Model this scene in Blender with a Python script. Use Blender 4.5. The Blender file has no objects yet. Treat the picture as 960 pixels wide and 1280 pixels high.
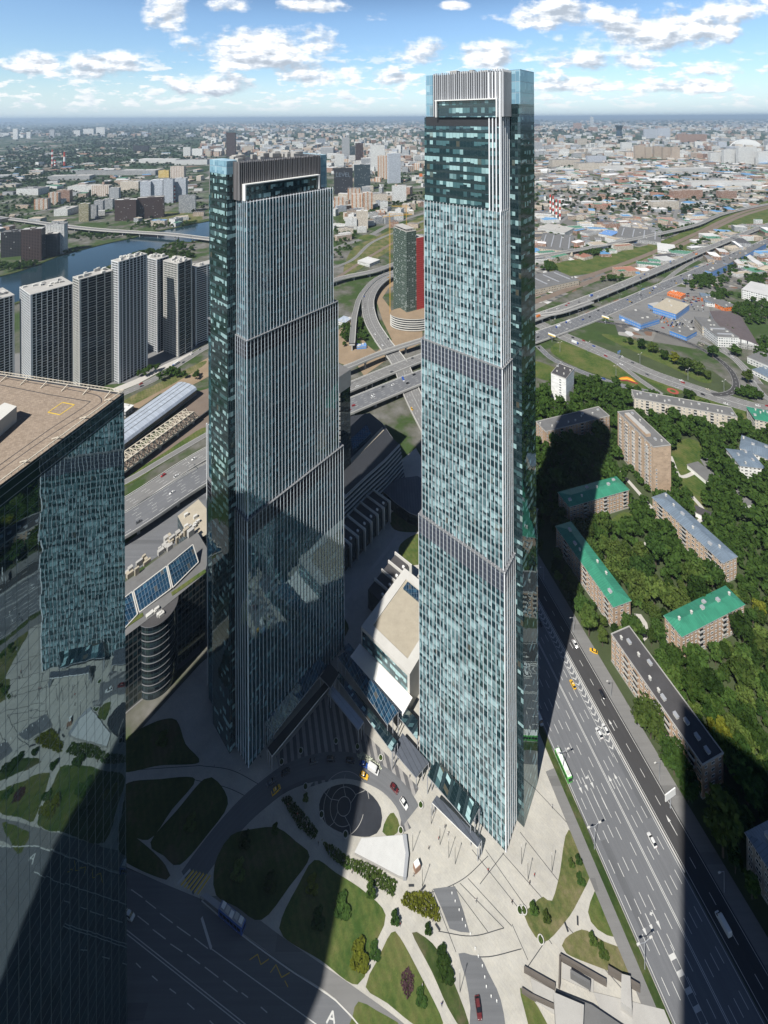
import bpy, math, random
import numpy as np
from mathutils import Vector, Matrix
rad = math.radians
R = random.Random(7)
sc = bpy.context.scene
C = sc.collection
# ---------------------------------------------------------------- camera
F, HY, CX, CAMH = 545.0, 147.0, 480.0, 327.0      # in 960x1280 photo pixels
Mcam = (Matrix.Rotation(math.pi/2, 4, 'X') @ Matrix.Rotation(rad(-0.3), 4, 'Z'))
M3 = Mcam.to_3x3(); M3i = M3.inverted()
cam = bpy.data.cameras.new('camera'); camo = bpy.data.objects.new('camera', cam); C.objects.link(camo)
camo.matrix_world = Matrix.Translation((0, 0, CAMH)) @ Mcam
cam.sensor_fit = 'HORIZONTAL'; cam.sensor_width = 36; cam.lens = 36*F/960
cam.shift_y = -(640-HY)/960.0; cam.clip_start = 0.5; cam.clip_end = 300000
sc.camera = camo
# ---------------------------------------------------------------- sun, sky, exposure
SUN_EL = rad(51.0); SD = Vector((.567, .824, 0)).normalized()       # where shadows fall
sdir = Vector((SD.x*math.cos(SUN_EL), SD.y*math.cos(SUN_EL), -math.sin(SUN_EL)))
sl = bpy.data.lights.new('sun', 'SUN'); sl.energy = 5.0; sl.angle = rad(0.53); sl.color = (1, .965, .90)
so = bpy.data.objects.new('sun', sl); C.objects.link(so)
so.rotation_euler = sdir.to_track_quat('-Z', 'Y').to_euler(); so.location = (-300, -400, 900)
sc.view_settings.view_transform = 'Standard'; sc.view_settings.look = 'None'
sc.view_settings.exposure = 0.50; sc.view_settings.gamma = 1; sc.view_settings.use_curve_mapping = False
sc.cycles.max_bounces = 6; sc.cycles.diffuse_bounces = 2; sc.cycles.glossy_bounces = 4
sc.cycles.transmission_bounces = 2; sc.cycles.volume_bounces = 0; sc.cycles.transparent_max_bounces = 4
sc.cycles.caustics_reflective = False; sc.cycles.caustics_refractive = False
sc.cycles.use_denoising = True; sc.cycles.sample_clamp_indirect = 6

class NT:
    def __init__(s, t): s.t = t
    def n(s, typ, ins=None, out=0, **props):
        nd = s.t.nodes.new(typ)
        for k, v in props.items(): setattr(nd, k, v)
        for k, v in (ins or {}).items():
            if v is None: continue
            sk = nd.inputs[k]
            if isinstance(v, bpy.types.NodeSocket): s.t.links.new(v, sk)
            else: sk.default_value = v
        return nd if out is None else nd.outputs[out]
    def m(s, op, a, b=None, c=None, clamp=False):
        return s.n('ShaderNodeMath', {0: a, 1: b, 2: c}, operation=op, use_clamp=clamp)
    def v(s, op, a, b=None):
        return s.n('ShaderNodeVectorMath', {0: a, 1: b}, operation=op)
    def mix(s, f, a, b, blend='MIX'):
        nd = s.n('ShaderNodeMix', None, None, data_type='RGBA', blend_type=blend)
        for i, x in ((0, f), (6, a), (7, b)):
            if isinstance(x, bpy.types.NodeSocket): s.t.links.new(x, nd.inputs[i])
            elif i == 0: nd.inputs[0].default_value = x
            else: nd.inputs[i].default_value = (*x[:3], 1)
        return nd.outputs[2]
    def noise(s, vec, scale, detail=3, rough=.55, out=0, dims='3D'):
        return s.n('ShaderNodeTexNoise', {'Vector': vec, 'Scale': scale, 'Detail': detail, 'Roughness': rough}, out, noise_dimensions=dims)
    def ramp(s, f, stops, interp='LINEAR'):
        nd = s.n('ShaderNodeValToRGB', {0: f}, None)
        cr = nd.color_ramp; cr.interpolation = interp
        while len(cr.elements) < len(stops): cr.elements.new(.5)
        for e, (p, c) in zip(cr.elements, stops):
            e.position = p; e.color = (*c, 1) if isinstance(c, tuple) else (c, c, c, 1)
        return nd.outputs[0]
    def smooth(s, x, a, b):
        return s.n('ShaderNodeMapRange', {0: x, 1: a, 2: b, 3: 0.0, 4: 1.0}, interpolation_type='SMOOTHSTEP')

# ---- sky: Nishita air with cumulus clouds in directions around the horizon
world = bpy.data.worlds.new('World'); sc.world = world; world.use_nodes = True
wt = world.node_tree; wt.nodes.clear(); W = NT(wt)
sky = W.n('ShaderNodeTexSky', None, None, sky_type='NISHITA', sun_disc=False, sun_elevation=SUN_EL,
          sun_rotation=math.atan2(-SD.x, -SD.y), altitude=300, air_density=1.0, dust_density=1.2, ozone_density=1.6)
geo = W.n('ShaderNodeTexCoord')
sep = W.n('ShaderNodeSeparateXYZ', {0: geo}, None)
dx, dy, dz = sep.outputs[0], sep.outputs[1], sep.outputs[2]
dym = W.m('MAXIMUM', W.m('ABSOLUTE', dy), .12)
S = W.m('DIVIDE', dx, dym); T = W.m('DIVIDE', dz, dym)
def sky_noise(off, scale, squash, detail=6):
    vec = W.n('ShaderNodeCombineXYZ', {0: W.m('ADD', S, off[0]), 1: W.m('MULTIPLY', W.m('ADD', T, off[1]), squash), 2: off[2]})
    return W.noise(vec, scale, detail, .58)
puff = sky_noise((0, 0, 0), 9, 1.35, 7); puff_up = sky_noise((-.014, .020, 0), 9, 1.35, 4)
fine = sky_noise((0, 0, 3.1), 20, 3.2, 5); fine_up = sky_noise((-.008, .010, 3.1), 20, 3.2, 3)
# each named bank: centre and half size in tangent units, strength
def px(x, y): return ((x-CX)/F, (HY-y)/F)
banks = [(330, 64, 108, 36, .95), (270, 108, 80, 22, .8), (400, 92, 70, 26, .8), (700, 24, 92, 28, .9), (820, 44, 130, 40, .85),
         (930, 14, 60, 34, .9), (528, 70, 42, 25, .9), (36, 80, 46, 20, .8), (128, 84, 58, 26, .9), (205, 22, 40, 44, .62),
         (286, 6, 34, 18, .7), (620, 70, 60, 26, .85), (750, 80, 100, 24, .7), (490, 98, 40, 18, .7), (905, 88, 80, 20, .65),
         (720, 108, 80, 18, .7), (470, 22, 24, 12, .4), (395, 8, 70, 14, .7), (860, 112, 80, 14, .7), (570, 8, 30, 10, .4)]
dens = None; base = None
for bx, by, bw, bh, st in banks:
    cx_, cy_ = px(bx, by)
    ex = W.m('DIVIDE', W.m('SUBTRACT', S, cx_), bw/F); ey = W.m('DIVIDE', W.m('SUBTRACT', T, cy_), bh/F)
    eyn = W.m('MULTIPLY', W.m('MINIMUM', ey, 0), 1.5); ey2 = W.m('ADD', W.m('MAXIMUM', ey, 0), eyn)
    d = W.m('SUBTRACT', st, W.m('ADD', W.m('MULTIPLY', ex, ex), W.m('MULTIPLY', ey2, ey2)))
    low = W.m('MULTIPLY', W.m('MAXIMUM', W.m('MULTIPLY', ey, -1.0), -.6), W.m('MAXIMUM', W.m('ADD', d, .25), 0))
    dens = d if dens is None else W.m('MAXIMUM', dens, d)
    base = low if base is None else W.m('MAXIMUM', base, low)
body = W.m('ADD', W.m('MULTIPLY', dens, .26), W.m('SUBTRACT', puff, .53))
body = W.m('ADD', body, W.m('MULTIPLY', W.m('SUBTRACT', fine, .5), .22))
cov1 = W.smooth(W.m('ADD', body, W.m('MULTIPLY', W.m('SUBTRACT', sky_noise((3, 1, 7), 46, 1.3, 4), .5), .10)), -.05, .17)
# thin rows of small clouds low over the horizon and behind the camera
row = W.m('SUBTRACT', W.m('ADD', fine, W.m('MULTIPLY', W.m('SUBTRACT', puff, .5), .6)), .50)
band = W.m('MULTIPLY', W.smooth(T, .004, .04), W.m('SUBTRACT', 1.0, W.smooth(T, .10, .17)))
cov2 = W.m('MULTIPLY', W.m('MULTIPLY', W.smooth(row, .0, .10), band), .8)
cov = W.m('MAXIMUM', cov1, cov2)
lit = W.m('ADD', W.m('MULTIPLY', W.m('SUBTRACT', puff, puff_up), 5.0), W.m('MULTIPLY', W.m('SUBTRACT', fine, fine_up), 2.2))
lit = W.m('ADD', W.m('ADD', .74, lit), W.m('MULTIPLY', base, -1.25), clamp=True)
ccol = W.ramp(lit, [(0, (.43, .49, .57)), (.35, (.56, .62, .70)), (.62, (.72, .77, .83)), (.86, (.90, .92, .94)), (1, (.98, .98, .98))])
cem = W.n('ShaderNodeVectorMath', {0: ccol, 'Scale': 17.0}, operation='SCALE')
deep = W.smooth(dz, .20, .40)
tint_ = W.mix(deep, (1.95, 2.25, 2.45), (.27, .38, .58))  # unseen upper sky dimmed to cut fill light and deepen shadows
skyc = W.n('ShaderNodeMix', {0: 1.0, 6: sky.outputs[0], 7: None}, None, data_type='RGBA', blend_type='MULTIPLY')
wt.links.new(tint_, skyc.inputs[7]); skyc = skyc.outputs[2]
fog = W.m('SUBTRACT', 1.0, W.smooth(T, .0, .13))
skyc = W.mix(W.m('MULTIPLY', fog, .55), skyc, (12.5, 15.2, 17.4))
rowc = W.n('ShaderNodeVectorMath', {0: W.ramp(W.m('ADD', .6, W.m('MULTIPLY', W.m('SUBTRACT', fine, fine_up), 3.5), clamp=True), [(0, (.62, .70, .80)), (.5, (.84, .89, .94)), (1, (1, 1, 1))]), 'Scale': 15.5}, operation='SCALE')
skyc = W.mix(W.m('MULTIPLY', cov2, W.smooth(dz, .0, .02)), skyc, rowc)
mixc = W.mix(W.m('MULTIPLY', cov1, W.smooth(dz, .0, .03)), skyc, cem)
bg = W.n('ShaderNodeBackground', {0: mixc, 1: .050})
W.n('ShaderNodeOutputWorld', {0: bg}, None)
world.cycles.sampling_method = 'MANUAL'; world.cycles.sample_map_resolution = 1024

# ---------------------------------------------------------------- helpers
def g(px_, py_, z=0.0):
    """point of the world that the photo shows at (px_,py_), at height z"""
    r = M3 @ Vector(((px_-CX)/F, (HY-py_)/F, -1)); k = (z-CAMH)/r.z
    return Vector((r.x*k, r.y*k, z))
def proj(p):
    q = M3i @ (Vector(p)-Vector((0, 0, CAMH))); return CX+F*q.x/-q.z, HY-F*q.y/-q.z
def fit(P0, d, tx):
    """length along d from P0 that ends at photo column tx"""
    q0 = M3i @ (Vector(P0)-Vector((0, 0, CAMH))); qd = M3i @ Vector((d[0], d[1], 0)); c = (tx-CX)/F
    return -(q0.x+c*q0.z)/(qd.x+c*qd.z)
def wloc(o):
    p = Vector((0, 0, 0))
    while o is not None: p += o.location; o = o.parent
    return p
class MB:
    def __init__(s): s.v = []; s.f = []; s.m = []; s.uv = []
    def face(s, pts, mi=0, uv=None):
        i = len(s.v); s.v += [tuple(p) for p in pts]; s.f.append(tuple(range(i, i+len(pts)))); s.m.append(mi)
        s.uv += uv if uv else [(p[0], p[1]) for p in pts]
    def prism(s, pts, z0, z1, side=0, top=0, bottom=False, u0=0.0):
        """upright prism over a counter-clockwise outline; side UVs in metres"""
        n = len(pts); u = u0
        for i in range(n):
            a, b = pts[i], pts[(i+1) % n]; L = math.hypot(b[0]-a[0], b[1]-a[1])
            s.face([(a[0], a[1], z0), (b[0], b[1], z0), (b[0], b[1], z1), (a[0], a[1], z1)], side,
                   [(u, z0), (u+L, z0), (u+L, z1), (u, z1)]); u += L
        if top is not None: s.face([(p[0], p[1], z1) for p in pts], top)
        if bottom: s.face([(p[0], p[1], z0) for p in reversed(pts)], top if top is not None else side)
    def box(s, c, sx, sy, z0, z1, ang=0.0, mi=0, top=None, bottom=True):
        ca, sa = math.cos(ang), math.sin(ang)
        P = [(c[0]+x*ca-y*sa, c[1]+x*sa+y*ca) for x, y in ((-sx/2, -sy/2), (sx/2, -sy/2), (sx/2, sy/2), (-sx/2, sy/2))]
        s.prism(P, z0, z1, mi, mi if top is None else top, bottom)
    def bar(s, a, b, w, h=None, mi=0):
        """square bar between two 3-D points"""
        a, b = Vector(a), Vector(b); d = (b-a); h = h or w
        if d.length < 1e-6: return
        d.normalize(); up = Vector((0, 0, 1)) if abs(d.z) < .95 else Vector((1, 0, 0))
        x = d.cross(up).normalized()*w/2; y = x.cross(d).normalized()*h/2
        A = [a+x+y, a-x+y, a-x-y, a+x-y]; B = [p+(b-a) for p in A]
        for i in range(4): s.face([A[i], A[(i+1) % 4], B[(i+1) % 4], B[i]], mi)
        s.face(A[::-1], mi); s.face(B, mi)
    def tube(s, a, b, r0, r1=None, n=8, mi=0, cap=True):
        a, b = Vector(a), Vector(b); d = (b-a).normalized(); r1 = r0 if r1 is None else r1
        up = Vector((0, 0, 1)) if abs(d.z) < .95 else Vector((1, 0, 0)); x = d.cross(up).normalized(); y = x.cross(d)
        A = [a+(x*math.cos(2*math.pi*i/n)+y*math.sin(2*math.pi*i/n))*r0 for i in range(n)]
        B = [b+(x*math.cos(2*math.pi*i/n)+y*math.sin(2*math.pi*i/n))*r1 for i in range(n)]
        for i in range(n): s.face([A[i], B[i], B[(i+1) % n], A[(i+1) % n]], mi)
        if cap: s.face(A, mi); s.face(B[::-1], mi)
    def mesh(s, name, mats, org=(0, 0, 0), smooth=False):
        me = bpy.data.meshes.new(name); o = Vector(org)
        me.from_pydata([tuple(Vector(p)-o) for p in s.v], [], s.f)
        for m in (mats if isinstance(mats, (list, tuple)) else [mats]): me.materials.append(m)
        me.polygons.foreach_set('material_index', s.m)
        ul = me.uv_layers.new(name='UVMap'); ul.data.foreach_set('uv', [c for t in s.uv for c in t])
        if smooth: me.polygons.foreach_set('use_smooth', [True]*len(s.f))
        me.update(); return me
    def build(s, name, mats, parent=None, org=None, smooth=False):
        if org is None: org = wloc(parent)
        o = bpy.data.objects.new(name, s.mesh(name, mats, org, smooth)); C.objects.link(o)
        if parent is not None: o.parent = parent
        else: o.location = org
        return o
def tag(o, label=None, cat=None, group=None, kind=None):
    for k, v in (('label', label), ('category', cat), ('group', group), ('kind', kind)):
        if v: o[k] = v
    return o
def thing(name, label, cat, loc, group=None, rz=0.0):
    o = bpy.data.objects.new(name, None); C.objects.link(o); o.empty_display_size = 1
    o.location = loc; o.rotation_euler = (0, 0, rz)
    o.matrix_world = Matrix.Translation(Vector(loc)) @ Matrix.Rotation(rz, 4, 'Z')
    return tag(o, label, cat, group)
def inst(name, me, parent=None, loc=(0, 0, 0), rz=0.0, scale=None):
    o = bpy.data.objects.new(name, me); C.objects.link(o); o.location = loc; o.rotation_euler = (0, 0, rz)
    if scale is not None: o.scale = scale if isinstance(scale, (tuple, list)) else (scale,)*3
    if parent is not None: o.parent = parent
    return o
def dup(root, loc, rz=0.0, scale=1.0, label=None, group=None):
    r = root.copy(); C.objects.link(r); r.location = loc; r.rotation_euler = (0, 0, rz); r.scale = (scale,)*3
    if label: r['label'] = label
    if group: r['group'] = group
    for ch in root.children:
        c = ch.copy(); C.objects.link(c); c.parent = r
        for q in ch.children:
            d = q.copy(); C.objects.link(d); d.parent = c
    return r
def npmesh(name, V, Fq, mats, mi=None, uv=None):
    """mesh from numpy arrays, all faces with the same number of corners"""
    me = bpy.data.meshes.new(name); nf, k = Fq.shape
    me.vertices.add(len(V)); me.vertices.foreach_set('co', V.astype(np.float32).ravel())
    me.loops.add(nf*k); me.loops.foreach_set('vertex_index', Fq.astype(np.int32).ravel())
    me.polygons.add(nf); me.polygons.foreach_set('loop_start', np.arange(0, nf*k, k, dtype=np.int32))
    for m in (mats if isinstance(mats, (list, tuple)) else [mats]): me.materials.append(m)
    if mi is not None: me.polygons.foreach_set('material_index', mi.astype(np.int32))
    if uv is not None: me.uv_layers.new(name='UVMap').data.foreach_set('uv', uv.astype(np.float32).ravel())
    me.update(calc_edges=True); return me
def smooth_path(pts, step=8.0):
    P = [Vector((p[0], p[1], p[2] if len(p) > 2 else 0)) for p in pts]
    if len(P) < 3: P = [P[0], (P[0]+P[-1])/2, P[-1]]
    out = []; Q = [2*P[0]-P[1]]+P+[2*P[-1]-P[-2]]
    for i in range(1, len(Q)-2):
        a, b, c, d = Q[i-1:i+3]; n = max(2, int((c-b).length/step))
        for k in range(n):
            t = k/n
            out.append(.5*((2*b)+(c-a)*t+(2*a-5*b+4*c-d)*t*t+(3*b-a-3*c+d)*t**3))
    out.append(P[-1]); return out
def normals(path):
    N_ = []
    for i in range(len(path)):
        d = path[min(i+1, len(path)-1)]-path[max(i-1, 0)]; d.z = 0; d.normalize(); N_.append(Vector((d.y, -d.x, 0)))
    return N_
def strip(mb, path, nrm, o0, o1, dz=0.0, mi=0):
    cu = 0.0
    for i in range(len(path)-1):
        a, b = path[i], path[i+1]; na, nb = nrm[i], nrm[i+1]; h = Vector((0, 0, dz))
        c2 = cu+(b-a).length; mb.face([a+na*o1+h, b+nb*o1+h, b+nb*o0+h, a+na*o0+h], mi, [(cu, o1), (c2, o1), (c2, o0), (cu, o0)]); cu = c2
def inside(x, y, poly):
    r = False; j = len(poly)-1
    for i in range(len(poly)):
        xi, yi = poly[i][0], poly[i][1]; xj, yj = poly[j][0], poly[j][1]
        if (yi > y) != (yj > y) and x < (xj-xi)*(y-yi)/(yj-yi)+xi: r = not r
        j = i
    return r
KEEP = []            # outlines on the ground, in metres, that scattered things stay out of
ROADP = []           # (path, half width)
def blocked(x, y, m=2.0):
    for bb, poly in KEEP:
        if bb[0] < x < bb[2] and bb[1] < y < bb[3] and inside(x, y, poly): return True
    for bb, pa, hw in ROADP:
        if bb[0]-m < x < bb[2]+m and bb[1]-m < y < bb[3]+m:
            d = np.min((pa[:, 0]-x)**2+(pa[:, 1]-y)**2)
            if d < (hw+m)**2: return True
    return False
def keep(poly):
    xs = [p[0] for p in poly]; ys = [p[1] for p in poly]; KEEP.append(((min(xs), min(ys), max(xs), max(ys)), [(p[0], p[1]) for p in poly]))

# ---------------------------------------------------------------- materials
def newmat(name):
    m = bpy.data.materials.new(name); m.use_nodes = True; m.node_tree.nodes.clear(); return m, NT(m.node_tree)
def out(t, sh): t.n('ShaderNodeOutputMaterial', {0: sh}, None)
def pbsdf(t, col, rough=.8, metal=0.0, spec=.3, normal=None):
    return t.n('ShaderNodeBsdfPrincipled', {'Base Color': (*col, 1) if isinstance(col, tuple) else col, 'Roughness': rough,
               'Metallic': metal, 'Specular IOR Level': spec, 'Normal': normal})
def simple(name, col, rough=.8, var=.18, scale=.35, metal=0.0, spec=.3, objrand=0.0, fine=0.0):
    m, t = newmat(name); pos = t.n('ShaderNodeNewGeometry')
    f = t.noise(pos, scale, 5, .65); k = t.m('ADD', 1-var, t.m('MULTIPLY', f, 2*var))
    if fine: k = t.m('MULTIPLY', k, t.m('ADD', 1-fine, t.m('MULTIPLY', t.noise(pos, 4.0, 2), 2*fine)))
    if objrand: k = t.m('MULTIPLY', k, t.m('ADD', 1-objrand, t.m('MULTIPLY', t.n('ShaderNodeObjectInfo', None, 'Random'), 2*objrand)))
    c = t.n('ShaderNodeVectorMath', {0: col, 'Scale': k}, operation='SCALE')
    out(t, pbsdf(t, c, rough, metal, spec)); return m
def asphalt(name, col, amp=.16):
    # carriageway: wheel tracks and oil along the lanes, patched slabs, fine grain
    m, t = newmat(name); uv = t.n('ShaderNodeUVMap'); gp = t.n('ShaderNodeNewGeometry')
    tr = t.noise(t.v('MULTIPLY', uv, (.012, .85, 1)), 1.0, 4, .65); wear = t.noise(gp, .045, 6, .7)
    pt = t.n('ShaderNodeTexWhiteNoise', {'Vector': t.v('FLOOR', t.v('MULTIPLY', uv, (.045, .31, 1)))}, 0)
    k = t.m('ADD', 1-amp*1.6, t.m('MULTIPLY', tr, amp*3.2)); k = t.m('MULTIPLY', k, t.m('ADD', .82, t.m('MULTIPLY', wear, .36)))
    k = t.m('MULTIPLY', k, t.m('SUBTRACT', 1.0, t.m('MULTIPLY', t.m('GREATER_THAN', pt, .93), .20)))
    k = t.m('MULTIPLY', k, t.m('ADD', .9, t.m('MULTIPLY', t.noise(gp, 3.0, 3), .2)))
    out(t, pbsdf(t, t.n('ShaderNodeVectorMath', {0: col, 'Scale': k}, operation='SCALE'), .88, 0, .3)); return m
def seams(name, col, gap=1.2, rough=.45, dark=.75, var=.16, axis=0, metal=0.0):
    """standing-seam sheet roof: seam lines along UV, weathered patches"""
    m, t = newmat(name); uv = t.n('ShaderNodeUVMap'); sp = t.n('ShaderNodeSeparateXYZ', {0: uv}, None)
    fr = t.m('FRACT', t.m('DIVIDE', sp.outputs[axis], gap)); ln = t.m('LESS_THAN', fr, .14)
    pos = t.n('ShaderNodeNewGeometry'); w = t.noise(pos, .12, 5, .7); w2 = t.noise(pos, 1.1, 3)
    k = t.m('MULTIPLY', t.m('ADD', 1-var, t.m('MULTIPLY', w, 2*var)), t.m('ADD', .86, t.m('MULTIPLY', w2, .28)))
    k = t.m('MULTIPLY', k, t.m('SUBTRACT', 1.0, t.m('MULTIPLY', ln, 1-dark)))
    cell = t.n('ShaderNodeTexWhiteNoise', {'Vector': t.v('FLOOR', t.v('MULTIPLY', uv, (1/gap, 1/(gap*3), 1)))}, 0)
    k = t.m('MULTIPLY', k, t.m('ADD', .9, t.m('MULTIPLY', cell, .2)))
    c = t.n('ShaderNodeVectorMath', {0: col, 'Scale': k}, operation='SCALE')
    out(t, pbsdf(t, c, rough, metal, .4)); return m
def facade(name, wall, du=3.0, dv=2.9, w=.5, h=.52, glass=(.035, .045, .055), stripe=None, rand=.25, lite=.35, rough=.85, vcol=None):
    """wall with window openings on a grid; wall colour varies per panel and per object"""
    m, t = newmat(name); uv = t.n('ShaderNodeUVMap'); sp = t.n('ShaderNodeSeparateXYZ', {0: uv}, None)
    u = t.m('DIVIDE', sp.outputs[0], du); v = t.m('DIVIDE', sp.outputs[1], dv)
    fu, fv = t.m('FRACT', u), t.m('FRACT', v)
    mk = t.m('MULTIPLY', t.m('LESS_THAN', t.m('ABSOLUTE', t.m('SUBTRACT', fu, .5)), w/2), t.m('LESS_THAN', t.m('ABSOLUTE', t.m('SUBTRACT', fv, .5)), h/2))
    cid = t.n('ShaderNodeCombineXYZ', {0: t.m('FLOOR', u), 1: t.m('FLOOR', v), 2: t.n('ShaderNodeObjectInfo', None, 'Random')})
    r = t.n('ShaderNodeTexWhiteNoise', {'Vector': cid}, 0)
    gl = t.mix(t.m('MULTIPLY', t.m('GREATER_THAN', r, 1-lite), r), glass, (.38, .40, .40))
    pos = t.n('ShaderNodeNewGeometry'); orn = t.n('ShaderNodeObjectInfo', None, 'Random')
    k = t.m('MULTIPLY', t.m('ADD', 1-rand/2, t.m('MULTIPLY', t.noise(pos, .08, 4, .7), rand)), t.m('ADD', .9, t.m('MULTIPLY', orn, .2)))
    wc = wall
    if stripe:
        col2, per, frac = stripe
        wc = t.mix(t.m('LESS_THAN', t.m('FRACT', t.m('DIVIDE', sp.outputs[0], per)), frac), wall, col2)
    else:
        wc = t.mix(0.0, wall, wall)
    joint = t.m('MINIMUM', t.m('ADD', t.m('LESS_THAN', fv, .05), t.m('LESS_THAN', fu, .03)), 1.0)
    wc = t.n('ShaderNodeVectorMath', {0: wc, 'Scale': t.m('MULTIPLY', k, t.m('SUBTRACT', 1.0, t.m('MULTIPLY', joint, .22)))}, operation='SCALE')
    col = t.mix(mk, wc, gl)
    out(t, pbsdf(t, col, t.m('SUBTRACT', rough, t.m('MULTIPLY', mk, rough-.15)), 0.0, .5)); return m
def glass_wall(name, du, dv, lo, mid, hi, p_lo=.38, p_hi=.62, bands=(), band_col=(.045, .055, .075), ior=1.9, tint=(.80, .93, .96),
               wob=.004, wobscale=.25, v0=0.0, frame=(.03, .045, .05), vis=(.10, .74), fw=.05, blind=1.0, spand=(.02, .035, .04)):
    """curtain wall: one pane per cell, dark rooms, drawn blinds, spandrel strip and thin mullions, over a mirror coat"""
    m, t = newmat(name); uv = t.n('ShaderNodeUVMap'); sp = t.n('ShaderNodeSeparateXYZ', {0: uv}, None)
    U, V = sp.outputs[0], sp.outputs[1]
    u = t.m('DIVIDE', U, du); v = t.m('DIVIDE', t.m('SUBTRACT', V, v0), dv); fu, fv = t.m('FRACT', u), t.m('FRACT', v); iu, iv = t.m('FLOOR', u), t.m('FLOOR', v)
    def wn(a, b, c): return t.n('ShaderNodeTexWhiteNoise', {'Vector': t.n('ShaderNodeCombineXYZ', {0: a, 1: b, 2: c})}, 0)
    r1 = wn(iu, iv, 1.0); r2 = wn(t.m('FLOOR', t.m('DIVIDE', u, 5.0)), iv, 2.0); r3 = wn(5.0, iv, 3.0)
    big = t.noise(t.n('ShaderNodeCombineXYZ', {0: t.m('MULTIPLY', U, .02), 1: t.m('MULTIPLY', V, .012), 2: 4.0}), 1.0, 2)
    s = t.m('ADD', t.m('ADD', t.m('MULTIPLY', r1, .46), t.m('MULTIPLY', r2, .30)), t.m('ADD', t.m('MULTIPLY', r3, .14), t.m('MULTIPLY', t.m('SUBTRACT', big, .45), .5)))
    drop = t.m('ADD', t.m('MULTIPLY', wn(iu, iv, 7.0), .45), t.m('MULTIPLY', wn(t.m('FLOOR', t.m('DIVIDE', u, 4.0)), iv, 8.0), .55))                                    # how far each blind hangs down
    room = t.ramp(s, [(0, lo), (p_lo, lo), (p_lo+.06, mid), (p_hi, mid), (p_hi+.05, hi), (1, hi)])
    hang = t.m('GREATER_THAN', fv, t.m('ADD', vis[0], t.m('MULTIPLY', t.m('MULTIPLY', drop, drop), (vis[1]-vis[0])*blind)))
    room = t.mix(hang, lo, room)
    warm = t.m('GREATER_THAN', wn(iu, iv, 9.0), .985)
    room = t.mix(t.m('MULTIPLY', warm, .45), room, (.14, .12, .08))
    vision = t.m('MULTIPLY', t.m('GREATER_THAN', fv, vis[0]), t.m('LESS_THAN', fv, vis[1]))
    col = t.mix(vision, spand, room)
    fr = t.m('MAXIMUM', t.m('LESS_THAN', fu, fw), t.m('LESS_THAN', fv, .045))
    col = t.mix(fr, col, frame)
    refl = t.m('SUBTRACT', 1.0, t.m('MULTIPLY', fr, .7))
    for b0, b1 in bands:
        bm = t.m('MULTIPLY', t.m('GREATER_THAN', V, b0), t.m('LESS_THAN', V, b1))
        lou = t.m('LESS_THAN', t.m('FRACT', t.m('DIVIDE', V, 2.4)), .07)
        col = t.mix(bm, col, t.mix(lou, band_col, (.22, .25, .30)))
        refl = t.m('MULTIPLY', refl, t.m('SUBTRACT', 1.0, t.m('MULTIPLY', bm, .85)))
    gn = t.n('ShaderNodeNewGeometry', None, 'Normal'); pos = t.n('ShaderNodeNewGeometry')
    wv = t.n('ShaderNodeTexWhiteNoise', {'Vector': t.n('ShaderNodeCombineXYZ', {0: iu, 1: iv, 2: 11.0})}, 1)
    nz = t.noise(pos, wobscale, 3, .6, 1)
    tilt = t.v('ADD', t.v('MULTIPLY', t.v('SUBTRACT', wv, (.5, .5, .5)), (wob, wob, wob)), t.v('MULTIPLY', t.v('SUBTRACT', nz, (.5, .5, .5)), (wob*3, wob*3, wob*3)))
    nrm = t.v('NORMALIZE', t.v('ADD', gn, tilt))
    df = t.n('ShaderNodeBsdfDiffuse', {'Color': col})
    gs = t.n('ShaderNodeBsdfGlossy', {'Color': (*tint, 1), 'Roughness': .012, 'Normal': nrm})
    fac = t.m('MULTIPLY', t.n('ShaderNodeFresnel', {'IOR': ior}), refl)
    out(t, t.n('ShaderNodeMixShader', {0: fac, 1: df, 2: gs})); return m
# ---------------------------------------------------------------- material library
M = {}
def lawnmat(name, a, b, c):
    # mown turf: mowing stripes, lush and dry drifts, worn spots
    m, t = newmat(name); gp = t.n('ShaderNodeNewGeometry')
    f = t.m('ADD', t.m('MULTIPLY', t.noise(gp, .045, 5, .7), .7), t.m('MULTIPLY', t.noise(gp, .4, 4, .7), .3))
    col = t.ramp(f, [(.40, a), (.50, b), (.60, c)])
    sw = t.n('ShaderNodeVectorMath', {0: gp, 1: (.31, .21, 0)}, out='Value', operation='DOT_PRODUCT')
    st = t.m('ADD', .94, t.m('MULTIPLY', t.m('SINE', t.m('MULTIPLY', sw, 6.0)), .07))
    k = t.m('MULTIPLY', st, t.m('ADD', .55, t.m('MULTIPLY', t.noise(gp, 2.2, 4, .8), .9)))
    out(t, pbsdf(t, t.n('ShaderNodeVectorMath', {0: col, 'Scale': k}, operation='SCALE'), .95, 0, .1)); return m
M['white'] = simple('white_paint', (.72, .72, .70), .6, .08)
M['alu'] = simple('pale_aluminium', (.72, .73, .75), .4, .05, .1)
M['alud'] = simple('grey_aluminium', (.30, .31, .33), .5, .08, .1)
M['conc'] = simple('concrete', (.36, .35, .33), .9, .22, .12, fine=.1)
M['concl'] = simple('light_concrete', (.50, .49, .46), .9, .16, .15, fine=.08)
M['dark'] = simple('dark_metal', (.035, .037, .042), .5, .2)
M['black'] = simple('black_paint', (.012, .012, .014), .45, .1)
M['asph'] = asphalt('asphalt', (.130, .134, .142))
M['asphl'] = asphalt('pale_asphalt', (.168, .166, .162), .12)
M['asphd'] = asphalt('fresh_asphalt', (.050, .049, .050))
M['line'] = simple('road_paint', (.50, .50, .48), .7, .2, .8)
M['yline'] = simple('yellow_paint', (.62, .42, .04), .7, .12, .8)
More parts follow.
